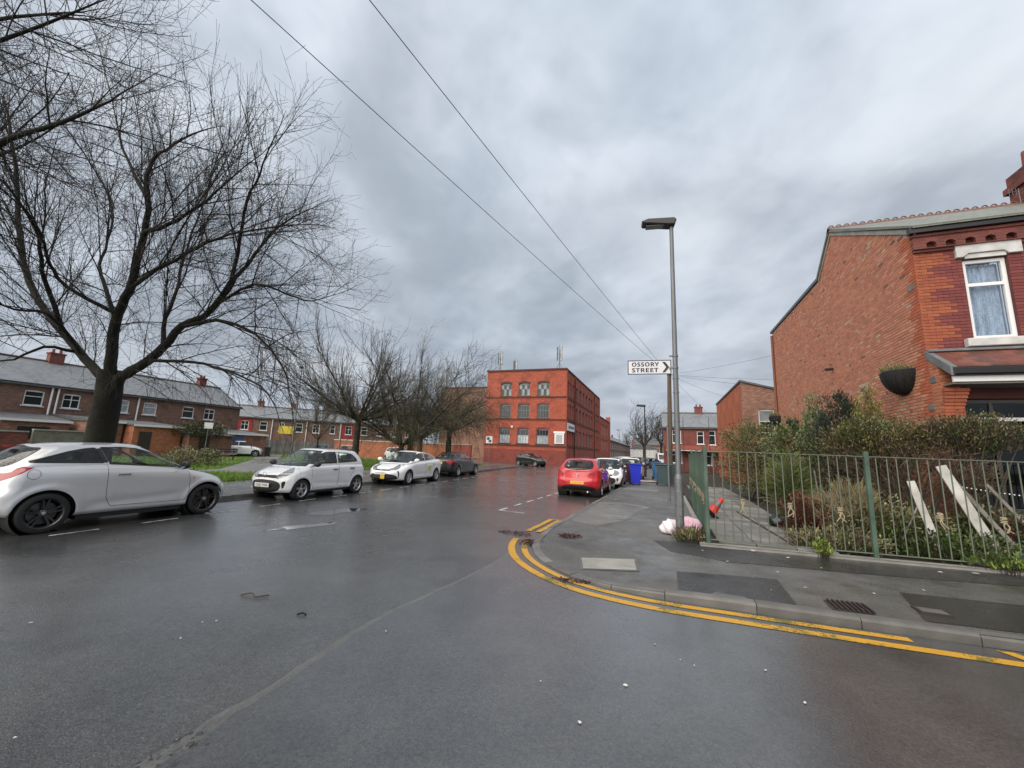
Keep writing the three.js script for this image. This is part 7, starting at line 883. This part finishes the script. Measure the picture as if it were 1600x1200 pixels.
shrub('overhanging_shrub', 'dark green drooping shrub with a hanging dead frond near the gable', [4.15, 0.1, -16.2], { seed: 2, rx: 1.05, ry: 1.1, rz: 1.2, h: 3.0, y0: 0.62, clumps: 330, leaves: 16, cr: 0.2, ll: 0.11, lw: 0.022, spread: 1.3, droop: -0.3, col: [...LC.hedge, ...LC.fresh] });
shrub('pale_conifer', 'pale green pointed conifer against the gable', [4.45, 0.1, -14.9], { seed: 3, rx: 0.75, ry: 1.75, rz: 0.75, h: 3.6, y0: 0.52, clumps: 420, leaves: 18, cr: 0.15, ll: 0.075, lw: 0.016, spread: 1.4, cone: 1, col: [...LC.fresh, [0.2, 0.23, 0.14], [0.16, 0.2, 0.1]] });
shrub('dark_conifer', 'very dark green conifer against the gable', [4.72, 0.1, -13.9], { seed: 4, rx: 0.62, ry: 1.5, rz: 0.7, h: 3.5, y0: 0.60, clumps: 430, leaves: 22, cr: 0.15, ll: 0.10, lw: 0.014, spread: 1.2, upBias: 0.7, col: LC.dark });
shrub('golden_shrub', 'yellow green bushy conifer beside the dark one', [5.0, 0.1, -12.9], { seed: 5, rx: 0.55, ry: 1.4, rz: 0.6, h: 3.5, y0: 0.58, clumps: 330, leaves: 18, cr: 0.14, ll: 0.08, lw: 0.015, spread: 1.2, cone: 0.7, upBias: 0.6, col: LC.lime });
shrub('overgrown_hedge', 'overgrown green hedge leaning in front of the house corner', [4.35, 0.1, -11.1], { seed: 6, rx: 0.95, ry: 0.55, rz: 0.7, h: 2.6, y0: 0.78, clumps: 420, leaves: 24, cr: 0.2, ll: 0.075, lw: 0.015, spread: 1.8, col: [...LC.hedge, ...LC.lime, ...LC.dead], stems: 22 });
shrub('overgrown_hedge', 'ragged hedge half covering the dark bay of the house', [5.75, 0.1, -10.75], { seed: 7, rx: 0.85, ry: 0.36, rz: 0.5, h: 2.6, y0: 0.86, clumps: 300, leaves: 22, cr: 0.17, ll: 0.07, lw: 0.014, spread: 1.8, col: [...LC.hedge, ...LC.dead], stems: 18 });
shrub('dead_hedge', 'tangle of dead brown hedge branches under the green top growth', [4.7, 0.1, -10.7], { seed: 8, rx: 1.3, ry: 0.65, rz: 0.5, h: 2.1, y0: 0.72, clumps: 260, leaves: 12, cr: 0.22, ll: 0.13, lw: 0.006, spread: 2.2, col: LC.dead, stems: 30 });
shrub('bramble', 'tangled brown and green bramble filling the bed behind the front railings', [3.9, 0.1, -9.9], { seed: 40, rx: 0.9, ry: 0.42, rz: 0.45, h: 0.95, y0: 0.45, clumps: 230, leaves: 16, cr: 0.17, ll: 0.09, lw: 0.02, spread: 2, col: [...LC.dead, ...LC.olive, ...LC.green, ...LC.straw], stems: 26, cat: 'plant' });
shrub('bramble', 'leafy bramble thicket below the ragged hedge by the bay', [5.6, 0.1, -10.0], { seed: 41, rx: 0.8, ry: 0.4, rz: 0.4, h: 0.9, y0: 0.45, clumps: 200, leaves: 15, cr: 0.16, ll: 0.09, lw: 0.022, spread: 2, col: [...LC.dead, ...LC.green, ...LC.hedge], stems: 22, cat: 'plant' });
shrub('bracken', 'rust red dead bracken clump behind the front railings', [2.75, 0.1, -10.2], { seed: 9, rx: 0.42, ry: 0.42, rz: 0.4, h: 0.95, y0: 0.5, clumps: 120, leaves: 16, cr: 0.12, ll: 0.09, lw: 0.018, spread: 1.6, col: LC.rust, cat: 'plant' });
shrub('dry_grass', 'pale straw tussock beside the rust red bracken', [3.45, 0.1, -10.1], { seed: 10, rx: 0.5, ry: 0.5, rz: 0.4, h: 1.15, y0: 0.48, clumps: 130, leaves: 16, cr: 0.14, ll: 0.26, lw: 0.006, spread: 1.5, upBias: 0.8, col: LC.straw, cat: 'plant' });
shrub('tall_grass', 'tall drooping green grass clump beside the path', [2.95, 0.1, -12.2], { seed: 11, rx: 0.35, ry: 0.8, rz: 0.4, h: 1.8, y0: 0.5, clumps: 110, leaves: 16, cr: 0.15, ll: 0.3, lw: 0.008, spread: 0.9, droop: -0.5, col: [...LC.green, ...LC.olive], cat: 'plant' });
shrub('weeds', 'mixed green weeds at the foot of the leaning white boards', [4.6, 0.1, -9.45], { seed: 12, rx: 1.0, ry: 0.25, rz: 0.5, h: 0.5, y0: 0.4, clumps: 230, leaves: 14, cr: 0.12, ll: 0.08, lw: 0.02, spread: 1.5, upBias: 0.6, col: [...LC.green, ...LC.hedge], stems: 4, cat: 'plant' });
shrub('weeds', 'low straggling weeds edging the path behind the railings', [2.9, 0.1, -9.2], { seed: 13, rx: 0.8, ry: 0.2, rz: 0.4, h: 0.35, y0: 0.4, clumps: 170, leaves: 12, cr: 0.12, ll: 0.1, lw: 0.014, spread: 1.6, upBias: 0.5, col: [...LC.straw, ...LC.olive, ...LC.dead], stems: 6, cat: 'plant' });
shrub('weeds', 'leafy weeds before the low brick garden wall', [6.3, 0.1, -9.5], { seed: 14, rx: 1.0, ry: 0.25, rz: 0.3, h: 0.4, y0: 0.4, clumps: 180, leaves: 14, cr: 0.12, ll: 0.08, lw: 0.022, spread: 1.5, upBias: 0.6, col: LC.green, stems: 4, cat: 'plant' });
shrub('weeds', 'bright yellow green weed poking through the railings', [2.5, 0.12, -8.48], { seed: 15, rx: 0.12, ry: 0.1, rz: 0.08, h: 0.25, y0: 0.45, clumps: 22, leaves: 12, cr: 0.06, ll: 0.06, lw: 0.022, spread: 1.5, upBias: 0.7, col: LC.bright, stems: 3, cat: 'plant' });
shrub('weeds', 'bright green weeds on the edging near the second post', [4.9, 0.12, -8.78], { seed: 16, rx: 0.4, ry: 0.1, rz: 0.1, h: 0.25, y0: 0.45, clumps: 60, leaves: 12, cr: 0.07, ll: 0.06, lw: 0.02, spread: 1.5, upBias: 0.7, col: [...LC.bright, ...LC.green], stems: 3, cat: 'plant' });
shrub('weeds', 'brown and green weeds round the lamp post foot', [0.45, 0.1, -8.55], { seed: 17, rx: 0.35, ry: 0.1, rz: 0.18, h: 0.25, y0: 0.4, clumps: 70, leaves: 12, cr: 0.08, ll: 0.08, lw: 0.014, spread: 1.6, upBias: 0.6, col: [...LC.dead, ...LC.green, ...LC.straw], stems: 4, cat: 'plant' });
shrub('dense_shrub', 'broad grey green shrub covering the shed below the terrace', [-37.2, 0.1, -23.0], { seed: 18, rx: 1.3, ry: 0.7, rz: 1.9, h: 3.0, y0: 0.75, clumps: 300, leaves: 10, cr: 0.3, ll: 0.16, lw: 0.05, spread: 1.7, col: [[0.07, 0.08, 0.035], [0.09, 0.09, 0.045], [0.06, 0.07, 0.03]] });
for (const [i, [x, z]] of [[-24.5, -14.2], [-26.3, -15.4], [-28.2, -16.6], [-30.0, -17.6], [-25.5, -16.3]].entries()) shrub('border_shrub', 'low straggly shrub in the flower bed beside the park path', [x, 0.1, z], { seed: 30 + i, rx: 0.9, ry: 0.4, rz: 0.7, h: 1.0, y0: 0.5, clumps: 90, leaves: 9, cr: 0.2, ll: 0.12, lw: 0.03, spread: 1.7, col: [...LC.dead, ...LC.olive], group: 'flower bed shrubs' });
{ // hanging baskets on the gable
  const basket = (label, z, y, s, seed) => { const b = thing('wall_basket', label, 'hanging basket', null, [5.77, y, z]); const g = new THREE.SphereGeometry(1, 20, 10, Math.PI / 2, Math.PI, Math.PI / 2, Math.PI / 2); g.scale(0.44 * s, 0.58 * s, 0.52 * s); g.rotateY(0); const p = g.attributes.position; let mx = 0; for (let i = 0; i < p.count; i++) mx += p.getX(i); if (mx > 0) g.rotateY(Math.PI); part('bowl', g.toNonIndexed(), std({ color: lin(0.010), roughness: 0.7, side: THREE.DoubleSide, bumpMap: rep(texGrain, 0.2), bumpScale: 0.01 }), b); const t = new THREE.TorusGeometry(0.5 * s, 0.012, 6, 24, Math.PI); t.rotateX(Math.PI / 2); t.scale(1, 1, 0.86); t.rotateY(Math.PI / 2); let q = 0; const tp = t.attributes.position; for (let i = 0; i < tp.count; i++) q += tp.getX(i); if (q > 0) t.rotateY(Math.PI); part('rim', t.toNonIndexed(), M.darkMetal, b);
    for (let i = 0; i < 9; i++) { const a = Math.PI / 2 + (i + 0.5) / 9 * Math.PI, P = []; for (let k = 0; k <= 6; k++) { const e = k / 6 * Math.PI / 2; P.push([Math.cos(a) * 0.45 * s * Math.cos(e), -0.59 * s * Math.sin(e), Math.sin(a) * 0.53 * s * Math.cos(e)]); } part('wire', tube(P, 0.006, 4, 8), M.darkMetal, b); }
    const L = [], r = rng(seed); for (let i = 0; i < 420 * s; i++) { const a = Math.PI / 2 + r() * Math.PI, rr = Math.sqrt(r()); const k = [...LC.green, ...LC.straw][Math.floor(r() * 6)], tall = r() < 0.12; L.push([Math.cos(a) * 0.4 * s * rr, 0.0, Math.sin(a) * 0.48 * s * rr, ...nrm([(r() - 0.5) * 1.2 - 0.3, 0.9, (r() - 0.5) * 1.2]), (tall ? 0.3 : 0.13) * (0.6 + r() * 0.8), 0.008, k]); } part('plants', leafGeo(L), leafM, b); };
  basket('large black half-round wire basket with grass on the gable near the porch', -12.72, 4.02, 1.0, 1); basket('black wall basket on the gable beyond the conifers', -21.7, 3.5, 0.85, 2); basket('black wall basket near the far end of the gable', -24.6, 4.0, 0.95, 3);
}
{ // loose things in the garden
  const board = (label, a, b, w, t, m, name = 'white_board') => { const A = new THREE.Vector3(...a), B_ = new THREE.Vector3(...b), L = A.distanceTo(B_); const g = rbox(-w / 2, w / 2, 0, L, -t / 2, t / 2, 0.005); g.applyQuaternion(new THREE.Quaternion().setFromUnitVectors(new THREE.Vector3(0, 1, 0), B_.clone().sub(A).normalize())); const o = single(name, g, m, label, 'plank'); o.position.set(...a); };
  const wb = std({ color: lin(0.55, 0.54, 0.5), map: rep(texMottle, 0.8), roughness: 0.75 });
  board('long white painted board leaning across the weeds behind the railings', [5.2, 0.2, -9.35], [4.78, 1.7, -9.75], 0.16, 0.025, wb); board('shorter white board leaning in the weeds next to the long one', [4.45, 0.25, -9.4], [4.3, 1.4, -9.7], 0.12, 0.025, wb); board('thin brown stick leaning against the shorter white board', [4.02, 0.4, -9.5], [4.33, 1.0, -9.6], 0.025, 0.02, W.timber, 'garden_stick'); board('weathered timber leaning behind the long white board', [5.6, 0.2, -9.5], [5.0, 1.45, -9.9], 0.07, 0.04, W.timber, 'garden_timber'); board('second weathered timber leaning towards the garden wall', [5.95, 0.3, -9.5], [5.45, 1.4, -9.9], 0.05, 0.04, W.timber, 'garden_timber'); board('thin cane standing behind the red bracken', [3.15, 0.3, -10.5], [3.05, 1.5, -10.5], 0.022, 0.022, W.timber, 'garden_cane'); board('dark stick lying across the path slabs', [2.15, 0.2, -8.75], [1.55, 0.5, -10.6], 0.03, 0.03, T_.brown, 'garden_stick');
  // bead string
  const beads = []; for (let i = 0; i < 26; i++) { const t = i / 25, s = new THREE.SphereGeometry(0.013, 6, 5); s.translate(lerp(5.3, 6.9, t), lerp(1.32, 1.18, t) - 0.03 * Math.sin(t * 3.14), -10.25); beads.push(s.toNonIndexed()); } const bs = thing('bead_string', 'string of white beads hung before the dark bay', 'bead string', null, [0, 0, 0]); beads.forEach(b => part('bead', b, W.white, bs)); part('cord', tube([[5.28, 1.32, -10.25], [6.1, 1.22, -10.25], [6.92, 1.18, -10.25]], 0.003, 4), M.black, bs);
  // red and black garden tool on the path
  const cn = thing('traffic_cone', 'tilted red traffic cone lying on the path behind the railing corner', 'traffic cone', null, [1.12, 0.16, -11.9], 0.4); part('cone', (() => { const g = new THREE.LatheGeometry([[0.03, 0.62], [0.05, 0.6], [0.155, 0.04], [0.17, 0.03]].map(p => new THREE.Vector2(...p)), 20); return g.toNonIndexed(); })(), std({ color: lin(0.55, 0.03, 0.015), roughness: 0.5 }), cn); part('base', rbox(-0.2, 0.2, 0, 0.035, -0.2, 0.2, 0.012), M.black, cn); part('reflective_band', (() => { const g = new THREE.CylinderGeometry(0.078, 0.108, 0.15, 20, 1, true); g.translate(0, 0.37, 0); g.scale(1.03, 1, 1.03); return g.toNonIndexed(); })(), M.galv, cn); cn.rotation.z = -0.75; cn.position.y = 0.26; cn.scale.setScalar(0.85);
  const sack = (name, label, at, s, m, seed) => { const g = new THREE.IcosahedronGeometry(1, 4), p = g.attributes.position; for (let i = 0; i < p.count; i++) { const x = p.getX(i), y = p.getY(i), z = p.getZ(i), k = 1 + 0.5 * (fbm(x * 0.11 + seed, z * 0.11 + y * 0.07, 16, 4, seed) - 0.5) + 0.22 * Math.abs(fbm(x * 0.3 + seed, z * 0.3 + y * 0.23, 16, 3, seed + 4) - 0.5) + 0.14 * Math.sin(9 * x + 5 * y + seed) * Math.abs(Math.sin(7 * z + 3 * y)); p.setXYZ(i, x * k * s[0], Math.max(-0.75, y * k) * s[1] + 0.75 * s[1], z * k * s[2]); } const q = mergeVertices(g.deleteAttribute('normal') && g); q.computeVertexNormals(); const o = single(name, q, m, label, 'bag'); o.position.set(...at); return o; };
  sack('carrier_bag', 'pink and white stuffed carrier bag behind the lamp post foot', [0.46, 0.11, -9.3], [0.26, 0.2, 0.18], std({ color: lin(0.78, 0.6, 0.66), map: rep(dataTex(256, 256, (u, v) => { const a = fbm(u, v, 6, 4, 2); return a > 0.5 ? [0.95, 0.9, 0.95] : [1, 0.72, 0.82]; }, false), 0.5), roughness: 0.35 }), 3); sack('carrier_bag', 'crumpled end of a pink bag on the footway side of the lamp post', [0.12, 0.11, -9.2], [0.2, 0.16, 0.15], std({ color: lin(0.78, 0.7, 0.72), roughness: 0.35 }), 5);
  sack('rubbish_sack', 'black plastic rubbish sack among the weeds by the path', [2.55, 0.14, -11.4], [0.24, 0.16, 0.2], std({ color: lin(0.015, 0.016, 0.018), roughness: 0.25 }), 7); sack('rubbish_sack', 'smaller black sack behind the red bracken', [2.72, 0.25, -11.0], [0.18, 0.14, 0.16], std({ color: lin(0.02, 0.02, 0.022), roughness: 0.3 }), 9);
}
{ // litter and leaves on the ground
  const r = rng(2024), bits = [[-0.29, -3.32, 0.025], [-0.52, -2.78, 0.02], [0.73, -4.02, 0.015], [0.89, -3.64, 0.018], [-0.87, -3.11, 0.01], [-3.34, -1.37, 0.012], [-5.21, -2.08, 0.018], [-3.96, -2.71, 0.012], [-3.88, -2.78, 0.012], [-3.8, -2.44, 0.01], [-2.37, -3.28, 0.014], [0.1, -3.9, 0.01], [0.2, -3.85, 0.01], [-0.1, -4.1, 0.012], [-1.6, -3.6, 0.01], [-5.6, -4.2, 0.014], [-4.8, -5.2, 0.015], [-6.9, -3.4, 0.02], [-1.2, -4.6, 0.01]], pav = [[0.9, -7.3, 0.02], [1.5, -7.0, 0.02], [1.65, -6.35, 0.015], [2.4, -6.5, 0.02], [3.1, -7.0, 0.015], [0.6, -7.9, 0.02], [1.9, -8.1, 0.03], [3.9, -8.3, 0.03], [4.4, -8.5, 0.04], [2.2, -7.6, 0.018], [1.2, -6.0, 0.012], [2.0, -5.75, 0.012], [-1.6, -14.9, 0.05], [-1.9, -16, 0.04], [1.45, -8.35, 0.05]];
  const wm = std({ color: lin(0.6, 0.6, 0.57), roughness: 0.7 }); const bit = (x, z, s, y) => { const g = new THREE.CircleGeometry(s, 7); const p = g.attributes.position; for (let i = 0; i < p.count; i++) p.setXYZ(i, p.getX(i) * (0.8 + 0.5 * r()), p.getY(i) * (0.5 + 0.5 * r()), 0.004 * r()); g.rotateX(-Math.PI / 2); g.rotateY(r() * 6); const b = g.clone(); b.translate(0, -0.003, 0); g.computeVertexNormals(); b.computeVertexNormals(); const m = single('litter_scrap', [g.toNonIndexed(), b.toNonIndexed()], wm, 'tiny white scrap of litter on the wet ground', 'litter', 'litter scraps'); m.position.set(x, y, z); };
  for (const [x, z, s] of bits.slice(0, 14)) bit(x, z, s * 0.7, 0.012); for (const [x, z, s] of pav) bit(x, z, s, paveH(x, z) + 0.012);
  const lf = std({ color: lin(0.035, 0.014, 0.012), roughness: 0.7, side: THREE.DoubleSide }); const heap = (cx, cz, rx, rz, n, y, label) => { const L = []; for (let i = 0; i < n; i++) { const a = r() * 6.283, q = Math.sqrt(r()); L.push([cx + Math.cos(a) * rx * q, y(cx, cz) + 0.004 + 0.02 * r() * (1 - q), cz + Math.sin(a) * rz * q, ...nrm([r() - 0.5, 0.15 * (r() - 0.3), r() - 0.5]), 0.04 + 0.03 * r(), 0.012, [0.035 + 0.03 * r(), 0.014, 0.012]]); } const m = single('leaf_litter', leafGeo(L), leafM, label, 'leaf litter'); m.userData.kind = 'stuff'; };
  heap(-1.75, -8.1, 0.22, 0.2, 240, (x, z) => paveH(x, z) + 0.004, 'dark red sodden leaves heaped on the corner footway'); heap(-2.3, -7.35, 0.2, 0.25, 260, () => 0.012, 'dark sodden leaves in the gutter at the kerb break'); heap(-2.85, -8.0, 0.35, 0.18, 160, () => 0.008, 'dark wet leaves smeared across the end of the yellow lines'); heap(-1.15, -5.5, 0.25, 0.05, 90, () => 0.014, 'thin line of leaves in the gutter beside the kerb');
  single('twig', tube([[-4.3, 0.012, -3.31], [-4.2, 0.03, -3.36], [-4.12, 0.015, -3.33], [-4.02, 0.02, -3.42]], 0.009, 5), T_.brown, 'curled brown twig lying alone on the wet road', 'twig'); single('twig', tube([[-3.36, 0.012, -3.2], [-3.31, 0.022, -3.23], [-3.27, 0.014, -3.22]], 0.009, 5), T_.dark, 'small dark twig lying on the wet road', 'twig');
  // grass tufts of the lawn edge
  const blade = new THREE.BufferGeometry(); { const p = [], q = rng(3); for (let i = 0; i < 7; i++) { const a = q() * 6.28, x = (q() - 0.5) * 0.08, z = (q() - 0.5) * 0.08, h = 0.05 + 0.07 * q(), lx = Math.cos(a) * 0.04, lz = Math.sin(a) * 0.04; p.push(x - 0.006, 0, z, x + 0.006, 0, z, x + lx, h, z + lz); } blade.setAttribute('position', new THREE.Float32BufferAttribute(p, 3)); blade.computeVertexNormals(); blade.setAttribute('uv', new THREE.Float32BufferAttribute(new Float32Array(p.length / 3 * 2), 2)); }
  const N = 26000, im = new THREE.InstancedMesh(blade, std({ color: lin(0.12, 0.21, 0.03), roughness: 0.8, side: THREE.DoubleSide }), N), mt = new THREE.Matrix4(), qq = new THREE.Quaternion(), cc = new THREE.Color(); im.name = 'grass'; im.userData = { kind: 'stuff', label: 'short green grass blades covering the park lawn', category: 'grass' };
  const onPath = sdPoly([[-21.2, -12.4], [-18.2, -14.4], [-15.6, -17.5], [-15.8, -21], [-19.5, -19.3], [-31, -25.5], [-42, -35], [-43.5, -33], [-31, -23.2], [-25, -17.6], [-21.8, -14.6]]); let k = 0; while (k < N) { const z = -3 - 36 * r(), x = leftKerb(z) - 3.72 - 26 * r() * r(); if (onPath(x, z) < 0.05) continue; qq.setFromAxisAngle(new THREE.Vector3(0, 1, 0), r() * 6.28); const s = 0.7 + 0.8 * r(); mt.compose(new THREE.Vector3(x, 0.1, z), qq, new THREE.Vector3(s, s * (0.7 + 0.6 * r()), s)); im.setMatrixAt(k, mt); const t = 0.7 + 0.6 * r(); cc.setRGB(t * (0.9 + 0.3 * r()), t, t * 0.8); im.setColorAt(k, cc); k++; }
  scene.add(im);
}
renderer.render(scene, camera);
